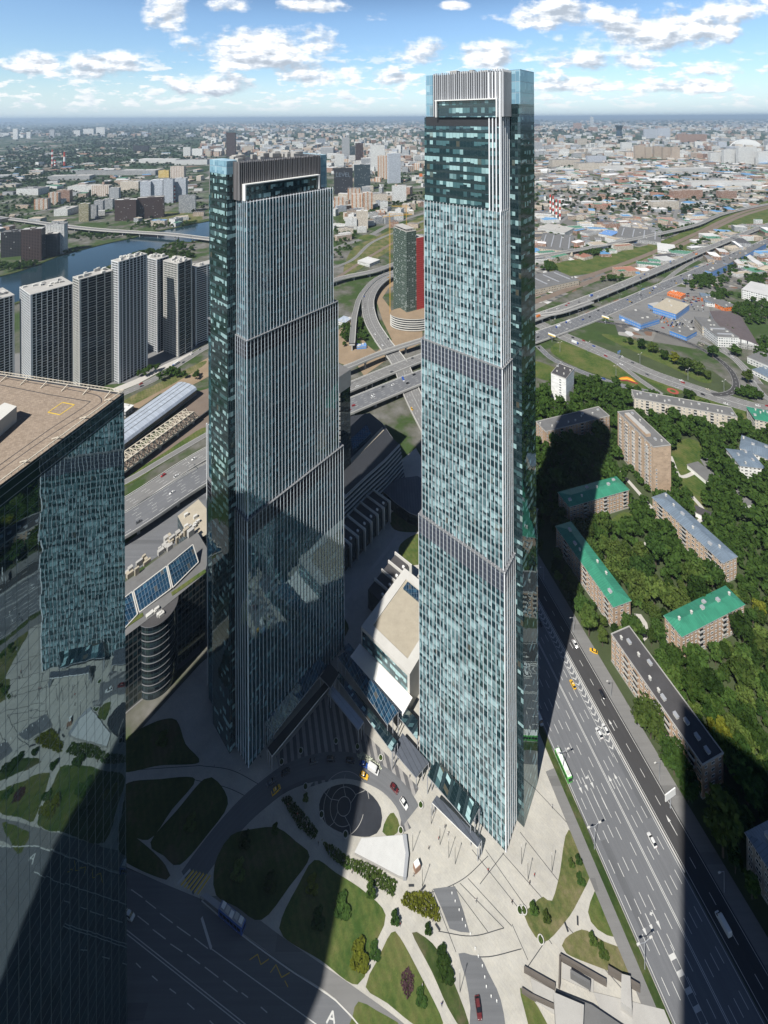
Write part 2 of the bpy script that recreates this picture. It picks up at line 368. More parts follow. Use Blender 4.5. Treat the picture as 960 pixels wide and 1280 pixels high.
M['grass'] = lawnmat('lawn', (.042, .078, .018), (.082, .108, .030), (.12, .122, .045))
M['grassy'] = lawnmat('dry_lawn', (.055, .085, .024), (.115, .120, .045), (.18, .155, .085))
M['grassd'] = lawnmat('shady_lawn', (.028, .050, .014), (.052, .074, .022), (.09, .085, .045))  # darker lawn copy, with shade painted into the colour for the shaded lawns
M['soil'] = simple('bare_soil', (.24, .18, .12), .95, .35, .05, fine=.2)
M['rail'] = simple('rail_ballast', (.16, .125, .10), .95, .3, .06, fine=.2)
M['pathl'] = simple('pale_path', (.42, .40, .37), .9, .15, .2, fine=.1)
M['brick'] = simple('brick', (.27, .165, .115), .9, .15, .3, fine=.1)
M['tan'] = simple('tan_roof', (.36, .32, .25), .92, .2, .25, fine=.2)
M['roofg'] = simple('grey_felt_roof', (.135, .135, .135), .92, .35, .12, fine=.12)
M['roofd'] = simple('dark_felt_roof', (.060, .058, .060), .92, .4, .15, fine=.15)
M['roofl'] = simple('pale_roof', (.46, .46, .45), .85, .2, .08, objrand=.25)
M['green'] = seams('green_sheet_roof', (.036, .200, .125), 1.3, .5, .66, .34)
M['blueg'] = seams('blue_grey_sheet_roof', (.14, .18, .225), 1.3, .42, .70, .28)
M['silver'] = seams('silver_sheet_roof', (.44, .49, .56), 2.2, .35, .85, .08, metal=.2)
M['brown'] = seams('brown_arched_roof', (.105, .085, .085), 1.6, .7, .8)
M['slate'] = seams('slate_canopy_roof', (.075, .085, .105), 2.2, .6, .6)
M['dkglass'] = glass_wall('dark_office_glass', 3.0, 3.5, (.008, .012, .018), (.02, .03, .04), (.10, .13, .15), .5, .8, ior=1.8)
M['blueglass'] = glass_wall('blue_roof_glass', 1.6, 2.6, (.008, .026, .050), (.012, .042, .080), (.03, .085, .135), .3, .7, ior=1.9, fw=.12, frame=(.13, .17, .21), vis=(.06, 1.0), spand=(.02, .05, .09))
M['pane'] = newmat('window_pane')[0]
_t = NT(M['pane'].node_tree); out(_t, pbsdf(_t, (.022, .028, .034), .08, 0, .7))
m_, t_ = newmat('river_water'); M['water'] = m_
gp = t_.n('ShaderNodeNewGeometry'); bp = t_.n('ShaderNodeBump', {'Height': t_.noise(gp, .35, 4, .6), 'Strength': .10, 'Distance': .6})
out(t_, pbsdf(t_, (.012, .030, .040), .10, 0, .5, bp))
# granite plaza: slabs with thin joints and worn blotches
m_, t_ = newmat('granite_paving'); M['plaza'] = m_
gp = t_.n('ShaderNodeNewGeometry'); rt = t_.n('ShaderNodeVectorRotate', {'Vector': gp, 'Angle': rad(39)}, rotation_type='Z_AXIS')
bk = t_.n('ShaderNodeTexBrick', {'Vector': rt, 'Color1': (.97, .97, .97, 1), 'Color2': (1.04, 1.03, 1.0, 1), 'Mortar': (.80, .80, .80, 1), 'Scale': .55, 'Mortar Size': .012, 'Brick Width': 1.2, 'Row Height': .5})
k = t_.m('ADD', .50, t_.m('MULTIPLY', t_.noise(gp, .06, 8, .75), .95)); k = t_.m('MULTIPLY', k, t_.m('ADD', .9, t_.m('MULTIPLY', t_.noise(gp, 1.3, 3), .2)))
c_ = t_.n('ShaderNodeVectorMath', {0: t_.mix(1.0, (.40, .385, .35), bk, 'MULTIPLY'), 'Scale': k}, operation='SCALE')
out(t_, pbsdf(t_, c_, .75, 0, .3))
# ground: yards, dirt, scrub and, far off, woods between pale districts
# yards between works: patches of concrete, stacked goods, rust and roofs
m_, t_ = newmat('works_yard'); M['works'] = m_
gp = t_.n('ShaderNodeNewGeometry'); vc = t_.n('ShaderNodeTexVoronoi', {'Vector': t_.v('MULTIPLY', gp, (.10, .10, 0)), 'Scale': 1.0, 'Randomness': 1.0}, 1, voronoi_dimensions='2D')
vb = t_.n('ShaderNodeTexVoronoi', {'Vector': t_.v('MULTIPLY', gp, (.018, .018, 0)), 'Scale': 1.0}, 1, voronoi_dimensions='2D')
rv = t_.n('ShaderNodeSeparateColor', {0: vc}, None); rb = t_.n('ShaderNodeSeparateColor', {0: vb}, None)
c_ = t_.ramp(rv.outputs[0], [(0, (.09, .09, .09)), (.3, (.15, .148, .14)), (.52, (.20, .19, .17)), (.66, (.28, .27, .25)), (.78, (.16, .10, .07)), (.86, (.46, .46, .45)), (.95, (.06, .12, .22))], 'CONSTANT')
bs_ = t_.ramp(rb.outputs[0], [(0, (.045, .068, .024)), (.30, (.14, .135, .125)), (.62, (.19, .18, .165)), (.85, (.06, .075, .03))], 'CONSTANT')
use = t_.m('MULTIPLY', t_.m('GREATER_THAN', rv.outputs[1], .45), t_.m('GREATER_THAN', rb.outputs[1], .25))
c_ = t_.n('ShaderNodeVectorMath', {0: t_.mix(use, bs_, c_), 'Scale': t_.m('ADD', .7, t_.m('MULTIPLY', t_.noise(gp, .05, 5, .7), .6))}, operation='SCALE'); out(t_, pbsdf(t_, c_, .95, 0, .1))
m_, t_ = newmat('city_ground'); M['ground'] = m_
gp = t_.n('ShaderNodeNewGeometry')
n1 = t_.noise(gp, .0016, 5, .6); n2 = t_.noise(gp, .013, 5, .65); n3 = t_.noise(gp, .11, 4, .6)
near_c = t_.ramp(n2, [(0, (.030, .056, .018)), (.46, (.045, .072, .024)), (.54, (.10, .10, .080)), (.64, (.16, .155, .145)), (1, (.20, .19, .17))])
vcell = t_.n('ShaderNodeTexVoronoi', {'Vector': t_.v('MULTIPLY', gp, (.011, .011, 0)), 'Scale': 1.0}, 1, voronoi_dimensions='2D'); vs_ = t_.n('ShaderNodeSeparateColor', {0: vcell}, None)
far_c = t_.ramp(t_.m('ADD', t_.m('MULTIPLY', n1, .7), t_.m('MULTIPLY', n2, .3)), [(0, (.018, .036, .014)), (.53, (.026, .048, .018)), (.60, (.06, .070, .050)), (.72, (.17, .17, .16)), (1, (.22, .22, .21))])
dist = t_.n('ShaderNodeVectorMath', {0: gp}, out='Value', operation='LENGTH')
blk = t_.m('MULTIPLY', t_.m('GREATER_THAN', vs_.outputs[0], .60), t_.smooth(t_.m('ADD', t_.m('MULTIPLY', n1, .7), t_.m('MULTIPLY', n2, .3)), .44, .56))
far_c = t_.mix(blk, far_c, t_.ramp(vs_.outputs[1], [(0, (.12, .12, .115)), (.4, (.22, .215, .20)), (.7, (.34, .335, .32)), (.9, (.20, .13, .10))], 'CONSTANT'))
c_ = t_.mix(t_.smooth(dist, 1500, 3200), near_c, far_c)
c_ = t_.n('ShaderNodeVectorMath', {0: c_, 'Scale': t_.m('ADD', .65, t_.m('MULTIPLY', n3, .7))}, operation='SCALE')
out(t_, pbsdf(t_, c_, .95, 0, .1))
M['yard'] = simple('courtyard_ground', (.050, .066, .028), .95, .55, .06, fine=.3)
# leaves: hue by clump and by tree
def leafmat(name, a, b, c):
    m, t = newmat(name); gp = t.n('ShaderNodeNewGeometry'); oi = t.n('ShaderNodeObjectInfo', None, 'Random')
    f = t.m('ADD', t.m('MULTIPLY', t.noise(gp, .30, 2), .62), t.m('MULTIPLY', oi, .42))
    col = t.ramp(f, [(.22, a), (.5, b), (.82, c)])
    r2 = t.n('ShaderNodeTexWhiteNoise', {'W': t.m('MULTIPLY', oi, 91.7)}, 0, noise_dimensions='1D')
    col = t.n('ShaderNodeVectorMath', {0: col, 'Scale': t.m('MULTIPLY', t.m('ADD', .55, t.m('MULTIPLY', r2, .75)), t.m('ADD', .45, t.m('MULTIPLY', t.noise(gp, .9, 3, .7), 1.1)))}, operation='SCALE')
    df = t.n('ShaderNodeBsdfDiffuse', {'Color': col}); tr = t.n('ShaderNodeBsdfTranslucent', {'Color': col})
    out(t, t.n('ShaderNodeMixShader', {0: .25, 1: df, 2: tr})); return m
M['fin2'] = simple('cool_aluminium', (.64, .70, .76), .4, .05, .1)
M['leaf'] = leafmat('leaves', (.022, .050, .014), (.056, .102, .024), (.118, .158, .040))
M['leafy'] = leafmat('yellowing_leaves', (.075, .095, .014), (.125, .140, .020), (.18, .185, .030))
M['leaffar'] = leafmat('far_leaves', (.020, .040, .014), (.034, .060, .018), (.060, .085, .026))
M['bark'] = simple('bark', (.10, .08, .06), .9, .3, 1.5)

# ---------------------------------------------------------------- ground sheet, fine near the camera and coarse out to the horizon
xs = np.array([-120000, -60000, -25000, -10000, -4000]+list(range(-2000, 2001, 250))+[4000, 10000, 25000, 60000, 120000], float)
ys = np.array([-4000, -1000, -250]+list(range(0, 3001, 250))+[4500, 7000, 10000, 25000, 60000, 140000], float)
X, Y = np.meshgrid(xs, ys); V = np.stack([X.ravel(), Y.ravel(), np.full(X.size, -.25)], 1); nx = len(xs)
ii = np.array([(r*nx+c, r*nx+c+1, (r+1)*nx+c+1, (r+1)*nx+c) for r in range(len(ys)-1) for c in range(nx-1)])
go = inst('ground', npmesh('ground', V, ii, M['ground'])); tag(go, 'city ground of yards, scrub and far woods out to the horizon', 'ground', kind='structure')

# ---------------------------------------------------------------- the two slim towers by the plaza
M['ledge'] = simple('setback_ledge', (.16, .165, .175), .6, .1)
TU = Vector((-.775, .632, 0)); TV = Vector((.632, .775, 0)); SV = Vector((.654, .7565, 0)); SU = Vector((-.7565, .654, 0))
rt_lo, rt_mid, rt_hi = (.012, .036, .046), (.095, .175, .195), (.28, .42, .45)
M['tg'] = glass_wall('tall_tower_glass', 1.08, 4.0, rt_lo, rt_mid, rt_hi, .34, .52, bands=((204.5, 213.4), (114.5, 123.4)), ior=1.75, wob=.005, spand=(.15, .24, .262), vis=(.0, .70), frame=(.05, .075, .085))
M['tgb'] = glass_wall('tower_bay_glass', 1.5, 4.0, (.008, .018, .021), (.05, .10, .108), (.28, .42, .43), .44, .62, bands=(), ior=2.1, wob=.004)
M['lg'] = glass_wall('shorter_tower_glass', 1.10, 4.0, (.008, .028, .038), (.028, .085, .108), (.13, .25, .28), .40, .62, bands=((204.5, 213.4), (114.5, 123.4)), band_col=(.010, .010, .014), ior=2.15, tint=(.66, .90, 1.0), spand=(.02, .06, .078), frame=(.015, .03, .038), wob=.006)
M['lgb'] = glass_wall('shorter_tower_bay_glass', 1.5, 4.0, (.007, .016, .020), (.05, .10, .11), (.28, .42, .43), .40, .58, bands=(), ior=1.9, wob=.008)
M['crystal'] = glass_wall('crown_screen_glass', 1.9, 5.2, (.15, .28, .37), (.21, .37, .46), (.30, .46, .54), .3, .7, ior=1.9, vis=(.05, 1.0), frame=(.30, .38, .44), fw=.07)
def neva(name, label, N0, A, B, D, ztop, L, shrink, zcrown, mg, mb_, flip, nfin, crown):
    """A front axis, B depth axis; the plan has bays out of both flanks and steps back at two heights"""
    root = thing(name, label, 'skyscraper', N0)
    def P(a, b): return (N0.x+A.x*a+B.x*b, N0.y+A.y*a+B.y*b)
    def ccw(pts): return pts[::-1] if flip else pts
    lev = [(0, 114), (114, 204), (204, 284)]
    for k, (z0, z1) in enumerate(((0, 124), (124, 214), (214, 284))):
        o = .9*k; Lk = L-shrink*k
        mb = MB(); mb.prism(ccw([P(o, o), P(Lk, o), P(Lk, 40.5), P(o, 40.5)]), z0, z1, 0, 1); w = mb.build('curtain_wall', [mg, M['alud']], root)
        if k < 2:
            le = MB(); le.prism(ccw([P(o-.35, o-.35), P(Lk+.35, o-.35), P(Lk+.35, 41), P(o-.35, 41)]), z1-.1, z1+.3, 0, 0, True); le.build('ledge', M['ledge'], root)
        n = nfin; sp = (Lk-o)/n
        ft = MB()
        def fin(a, b, nrm_a, nrm_b, w_=(.20 if flip else .13), d_=.33):
            # a thin blade standing off the glass from the plinth of the section to its ledge
            c = Vector((*P(a, b), 0)); t_ax = (B if nrm_a else A); n_ax = (A*nrm_a if nrm_a else B*nrm_b)
            q = [c+t_ax*(-w_/2), c+t_ax*(w_/2), c+t_ax*(w_/2)+n_ax*d_, c+t_ax*(-w_/2)+n_ax*d_]
            if (q[1]-q[0]).cross(q[2]-q[1]).z < 0: q = q[::-1]
            m2 = MB(); m2.prism([(p.x, p.y) for p in q], z0+.3, z1+(.9 if k == 2 else .35), 0, 0); return m2
        for i in range(n+1): fin(o+sp*i, o, 0, -1, *((.5,) if i == 0 else ())).build('fin', M['alu'] if flip else M['fin2'], root)
        for i in range(1, 6): fin(o, o+(11.6-o)*i/5.2, -1, 0, .22).build('side_fin', M['alu'] if flip else M['fin2'], root)
        for i in range(0, 3): fin(o, 30.2+i*2.6, -1, 0, .22).build('side_fin', M['alu'] if flip else M['fin2'], root)
    zb = zcrown[0]
    mb = MB(); mb.prism(ccw([P(-3.6, 11.6), P(4, 11.6), P(4, 29.1), P(-3.6, 29.1)]), 0, ztop-(16 if zb > 290 else 7), 0, 1); mb.build('side_bay', [mb_, M['alud']], root)
    mb = MB(); mb.prism(ccw([P(-3.6, 11.6), P(4, 11.6), P(4, 29.1), P(-3.6, 29.1)]), ztop-(16 if zb > 290 else 7), ztop, 0, 0); mb.build('bay_screen', [M['crystal']], root)
    Lk = L-shrink*2; o = 2.2
    if zb > 290:                                              # glazed top storeys above the fins
        mb = MB(); mb.prism(ccw([P(o, o), P(Lk, o), P(Lk, 40), P(o, 40)]), 284, zb, 0, 1)
        mb.build('upper_glass', [M['tgt'], M['alud']], root)
        mb = MB(); mb.prism(ccw([P(o-.25, o-.25), P(Lk-1, o-.25), P(Lk-1, 40.2), P(o-.25, 40.2)]), zb-4.2, zb+.4, 0, 0); mb.build('dark_band', M['dark'], root)
        for i in range(4):
            c = [P(o-.2+i*1.7-.25, o-.7), P(o-.2+i*1.7+.25, o-.7), P(o-.2+i*1.7+.25, o), P(o-.2+i*1.7-.25, o)]
            m2 = MB(); m2.prism(ccw(c), 284, ztop-1.5, 0, 0); m2.build('corner_fin', M['alu'], root)
        for i in range(5):
            c = [P(o-.7, 2.2+i*2.2), P(o, 2.2+i*2.2), P(o, 2.7+i*2.2), P(o-.7, 2.7+i*2.2)]
            m2 = MB(); m2.prism(ccw(c), 284, ztop-1.5, 0, 0); m2.build('corner_fin', M['alu'], root)
    # crown: louvred box, glass corner screens, white portal frame
    a0, a1, b0, b1 = crown
    mb = MB(); mb.prism(ccw([P(a0, b0), P(a1, b0), P(a1, b1), P(a0, b1)]), zb, ztop-1, 0, 0); cr = mb.build('crown', M['crownd'] if zb > 290 else M['dark'], root)
    ml = MB(); n = int((a1-a0)/1.15)
    for i in range(n+1):
        a = a0+(a1-a0)*i/n; w_ = .36 if i % 3 else .6
        ml.prism(ccw([P(a-w_/2, b0-.5), P(a+w_/2, b0-.5), P(a+w_/2, b0+.05), P(a-w_/2, b0+.05)]), zb+.2, ztop-.3+(R.random()*.5), 0, 0)
    n = int((b1-b0)/1.3)
    for i in range(n+1):
        b = b0+(b1-b0)*i/n
        ml.prism(ccw([P(a0-.5, b-.25), P(a0+.05, b-.25), P(a0+.05, b+.25), P(a0-.5, b+.25)]), zb+.2, ztop-.4, 0, 0)
        ml.prism(ccw([P(a1-.05, b-.25), P(a1+.5, b-.25), P(a1+.5, b+.25), P(a1-.05, b+.25)]), zb+.2, ztop-.4, 0, 0)
    ml.build('louvre_slats', M['louv'] if zb > 290 else M['louvd'], cr)
    fz = zb+8.5; f0, f1 = a0+1.4, a1-2.2; mf = MB()
    mf.prism(ccw([P(f0, b0-3.2), P(f1, b0-3.2), P(f1, b0), P(f0, b0)]), fz-.5, fz, 0, 0, True)
    for a in (f0, f1-1): mf.prism(ccw([P(a, b0-3.2), P(a+.6, b0-3.2), P(a+.6, b0-.6), P(a, b0-.6)]), zb, fz-.5, 0, 0)
    mf.build('portal_frame', M['white'], root)
    mw = MB(); mw.prism(ccw([P(f0+1.2, b0-2.0), P(f1-1.2, b0-2.0), P(f1-1.2, b0-.6), P(f0+1.2, b0-.6)]), zb, fz-.8, 0, 0); mw.build('lounge_window', M['lgb'] if zb < 290 else M['tgt'], root)
    # glass screens on the far corner and behind
    ms = MB(); ms.prism(ccw([P(a1+1.2, b0+.4), P(Lk-.2, b0+.4), P(Lk-.2, b1), P(a1+1.2, b1)]), zb, ztop-.6, 0, 0); ms.build('corner_screen', M['crystal'], root)
    mt = MB()
    for i in range(16):
        a, b = a0+2+R.random()*(a1-a0-6), b0+5+R.random()*(b1-b0-9)
        mt.box(P(a, b), 2+R.random()*4, 2+R.random()*3, ztop-1, ztop+.4+R.random()*1.0, math.atan2(A.y, A.x), 0)
    mt.build('roof_plant', M['conc'], root)
    keep([P(-6, -4), P(L+5, -4), P(L+5, 46), P(-6, 46)])
    return root, P
M['tgt'] = glass_wall('top_storey_glass', 1.9, 4.0, (.010, .026, .034), (.055, .125, .140), (.30, .46, .47), .36, .56, ior=1.9, vis=(.2, .86), wob=.005)
M['crownd'] = simple('crown_louvre_dark', (.07, .075, .085), .6, .1)
M['louv'] = simple('crown_louvre', (.40, .41, .43), .45, .06); M['louvd'] = simple('dark_crown_louvre', (.24, .23, .235), .5, .08)
NR = Vector((52.6, 193.9, 0)); NL = Vector((-70.0, 219.5, 0))
tallT, PT = neva('glass_skyscraper', 'taller of the two slim glass towers, its lit face full of pale drawn blinds', NR, TU, TV, None, 349, 46.2, 1.6, (327, 349), M['tg'], M['tgb'], True, 22, (1.0, 37.5, 3.0, 37.0))
shortT, PS = neva('glass_skyscraper', 'lower of the two slim glass towers, dark facade behind dense pale vertical fins', NL, SV, SU, None, 305, 66.7, 3.0, (284.6, 305), M['lg'], M['lgb'], False, 30, (.5, 54.5, 6.5, 36.5))
# wing of the lower tower past its side bay
mb = MB(); mb.prism([PS(3, 40.5), PS(44, 40.5), PS(44, 46.5), PS(3, 46.5)][::1], 0, 150, 0, 1); mb.build('rear_wing', [M['lg'], M['alud']], shortT)
for i in range(4):
    c = [PS(2.4, 41+i*1.7), PS(3.05, 41+i*1.7), PS(3.05, 41.45+i*1.7), PS(2.4, 41.45+i*1.7)]
    m2 = MB(); m2.prism(c, 0, 151, 0, 0); m2.build('wing_fin', M['alu'], shortT)

# ---------------------------------------------------------------- the mirror-glass tower on the left, and the tower the viewer stands in
M['wg'] = glass_wall('mirror_office_glass', 3.0, 4.0, (.004, .011, .015), (.009, .022, .028), (.018, .040, .048), .5, .85, ior=3.1, bands=((222.5, 230),), band_col=(.010, .022, .026), wob=.0028, wobscale=.12, tint=(.66, .88, 1.0), frame=(.085, .11, .12), fw=.055, vis=(.0, 1.0))
e1 = Vector((-.2436, -.9699, 0)); e2 = Vector((-.977, .213, 0))
RW = 230.0; K = g(155, 487, RW); K.z = 0
wc = [K, K+e2*84, K+e2*50+e1*80, K+e1*150+Vector((-14, 0, 0)), K+e1*150]
wroot = thing('mirror_glass_tower', 'dark mirror-glass tower with flat tan roof and yellow square, cut by the picture edge', 'office tower', K)
pts = [(p.x, p.y) for p in wc]
if sum(pts[i][0]*pts[(i+1) % 5][1]-pts[(i+1) % 5][0]*pts[i][1] for i in range(5)) < 0: pts = pts[::-1]
mb = MB(); mb.prism(pts, 0, RW-1.2, 0, None); mb.build('curtain_wall', M['wg'], wroot)
cen = sum((Vector(p) for p in [(*q, 0) for q in pts]), Vector())/5
def inset(d): return [(p[0]+(cen.x-p[0])*d/math.hypot(cen.x-p[0], cen.y-p[1]), p[1]+(cen.y-p[1])*d/math.hypot(cen.x-p[0], cen.y-p[1])) for p in pts]
m_, t_ = newmat('tan_roof_tiles'); M['tiles'] = m_
gp = t_.n('ShaderNodeNewGeometry'); rv = t_.n('ShaderNodeVectorRotate', {'Vector': gp, 'Angle': rad(12)}, rotation_type='Z_AXIS')
bk = t_.n('ShaderNodeTexBrick', {'Vector': rv, 'Color1': (.235, .185, .142, 1), 'Color2': (.31, .25, .195, 1), 'Mortar': (.18, .14, .11, 1), 'Scale': 1.0, 'Mortar Size': .03, 'Brick Width': .9, 'Row Height': .45})
k_ = t_.m('ADD', .72, t_.m('MULTIPLY', t_.noise(gp, .35, 5, .7), .5))
out(t_, pbsdf(t_, t_.n('ShaderNodeVectorMath', {0: bk, 'Scale': k_}, operation='SCALE'), .9, 0, .2))
ip = inset(.6); mb = MB(); mb.face([(p[0], p[1], RW-1.6) for p in ip], 0); roof = mb.build('roof', M['tiles'], wroot)
# parapet: posts, two rails and cladding panels along each edge
mp = MB()
for i in range(5):
    a, b = Vector((*pts[i], 0)), Vector((*pts[(i+1) % 5], 0)); L = (b-a).length; d = (b-a)/L
    nin = Vector((-d.y, d.x, 0))
    for q, z in ((.15, RW-.1), (.9, RW-.5)):
        mp.bar(a+nin*q+Vector((0, 0, z)), b+nin*q+Vector((0, 0, z)), .16, .16)
    n = max(3, int(L/1.7))
    for k in range(n+1):
        p = a+d*(L*k/n); mp.bar(p+nin*.15+Vector((0, 0, RW-1.2)), p+nin*.15+Vector((0, 0, RW+.05)), .09)
        mp.bar(p+nin*.15+Vector((0, 0, RW-.05)), p+nin*.9+Vector((0, 0, RW-.5)), .08)
    n = max(2, int(L/9))
    for k in range(n):
        p = a+d*(L*(k+.5)/n); mp.bar(p+nin*.9+Vector((0, 0, RW-.4)), p+nin*3.6+Vector((0, 0, RW-1.5)), .28)
mp.build('parapet_frame', simple('cream_steel', (.50, .45, .37), .6, .12), wroot)
ms = MB(); ms.prism(inset(.25), RW-1.6, RW-1.15, 0, None); ms.build('parapet_skirt', M['conc'], wroot)
ml = MB()                                                     # rail lines set into the roof
def on_roof(px_, py_): return g(px_, py_, RW-1.59)
def flatline(mb, P_, w, z):
    Q = [Vector((p.x, p.y, z)) for p in P_]; N_ = normals(Q); strip(mb, Q, N_, -w/2, w/2)
flatline(ml, smooth_path([on_roof(-60, 464), on_roof(0, 472), on_roof(60, 482), on_roof(108, 491), on_roof(123, 495), on_roof(127, 501), on_roof(120, 508), on_roof(60, 546), on_roof(0, 588), on_roof(-60, 630)], 2), .28, RW-1.585)
flatline(ml, [on_roof(-60, 470), on_roof(0, 481), on_roof(60, 493), on_roof(113, 502)], .28, RW-1.58)
flatline(ml, [on_roof(113, 502), on_roof(100, 512), on_roof(60, 538), on_roof(0, 581), on_roof(-60, 624)], .28, RW-1.575)
ml.build('roof_rail', M['dark'], roof)
my = MB(); sq = [on_roof(60, 515.5), on_roof(78, 503), on_roof(93, 506), on_roof(75, 518.5)]
for a, b in zip(sq, sq[1:]+sq[:1]): my.bar((a.x, a.y, RW-1.56), (b.x, b.y, RW-1.56), .3, .03)
my.build('yellow_square', M['yline'], roof)
bq = [on_roof(-45, 585), on_roof(21, 527), on_roof(6, 522), on_roof(-75, 572)]
bp_ = [(p.x, p.y) for p in bq]
mb = MB(); mb.prism(bp_[::1], RW-1.6, RW+3.4, 0, 1); mb.build('plant_housing', [M['conc'], M['concl']], wroot)
mb = MB(); c0 = (Vector((*bp_[0], 0))+Vector((*bp_[2], 0)))/2
keep([(p[0], p[1]) for p in pts])
# tower of the viewer, just behind the camera
eroot = thing('viewing_tower', 'glass tower the view is taken from, standing just behind the viewer', 'skyscraper', (0, -40, 0))
ep = [(-4.4, -2.2), (-43.7, -60), (10, -82), (33, -38)]
mb = MB(); mb.prism(ep, 0, 366, 0, 1); mb.build('curtain_wall', [M['wg'], M['alud']], eroot)
me_ = MB()
for i in range(4):
    a, b = Vector((*ep[i], 366)), Vector((*ep[(i+1) % 4], 366)); me_.bar(a, b, .5, 1.4)
me_.build('parapet', M['alud'], eroot)
# ================================================================ ground works: river, roads, plaza, lawns
def flat(name, pxpts, mat, z, label=None, cat=None, kind='structure', world_pts=False, keepout=False):
    P_ = [Vector((p[0], p[1], 0)) for p in pxpts] if world_pts else [g(*p) for p in pxpts]
    if sum(P_[i].x*P_[(i+1) % len(P_)].y-P_[(i+1) % len(P_)].x*P_[i].y for i in range(len(P_))) < 0: P_ = P_[::-1]
    mb = MB(); mb.face([(p.x, p.y, z) for p in P_]); o = mb.build(name, mat); tag(o, label, cat, None, kind)
    if keepout: keep(P_)
    return o
def curved(pxpts, step=2.0, closed=True):
    P_ = [g(*p) for p in pxpts]; Q = P_+[P_[0]] if closed else P_
    if closed:
        a = [P_[-1]]+P_+[P_[0], P_[1]]; o = []
        for i in range(1, len(a)-2):
            p0, p1, p2, p3 = a[i-1:i+3]; n = max(2, int((p2-p1).length/step))
            for k in range(n):
                t = k/n; o.append(.5*((2*p1)+(p2-p0)*t+(2*p0-5*p1+4*p2-p3)*t*t+(3*p1-p0-3*p2+p3)*t**3))
        return [(p.x, p.y) for p in o]
    return [(p.x, p.y) for p in smooth_path(Q, step)]
def lawn(pxpts, mat, z=.06, label='lawn beside the plaza paths', name='lawn', kerb=True):
    P_ = curved(pxpts, 2.5)
    o = flat(name, P_, M[mat], z, label, 'lawn', world_pts=True)
    return o
# river with its raised banks
riv_up = [(-260, 400), (-120, 372), (0, 346), (40, 334), (70, 322), (100, 313), (140, 303), (165, 298), (190, 291), (225, 284), (258, 277), (300, 270)]
riv_lo = [(300, 285), (258, 297), (238, 303), (215, 303), (200, 312), (160, 322), (110, 345), (40, 372), (-40, 395), (-260, 455)]
flat('river', riv_up+riv_lo, M['water'], -.1, 'dark slow river bending between the banks', 'river', keepout=True)
for nm, ln in (('river_bank', riv_up), ('river_bank', riv_lo)):
    Pp = smooth_path([g(*p) for p in ln], 10); N_ = normals(Pp); mb = MB()
    s_ = 1 if ln is riv_lo else 1
    strip(mb, Pp, N_, -9, 0.5, 1.2); mb.face([(Pp[0].x, Pp[0].y, -1)]*3) if False else None
    for i in range(len(Pp)-1):
        a, b = Pp[i]+N_[i]*.5, Pp[i+1]+N_[i+1]*.5
        mb.face([(a.x, a.y, -.2), (b.x, b.y, -.2), (b.x, b.y, 1.2), (a.x, a.y, 1.2)], 0)
    tag(mb.build(nm, M['grassd']), 'green sloping bank along the river', 'river bank', kind='structure')

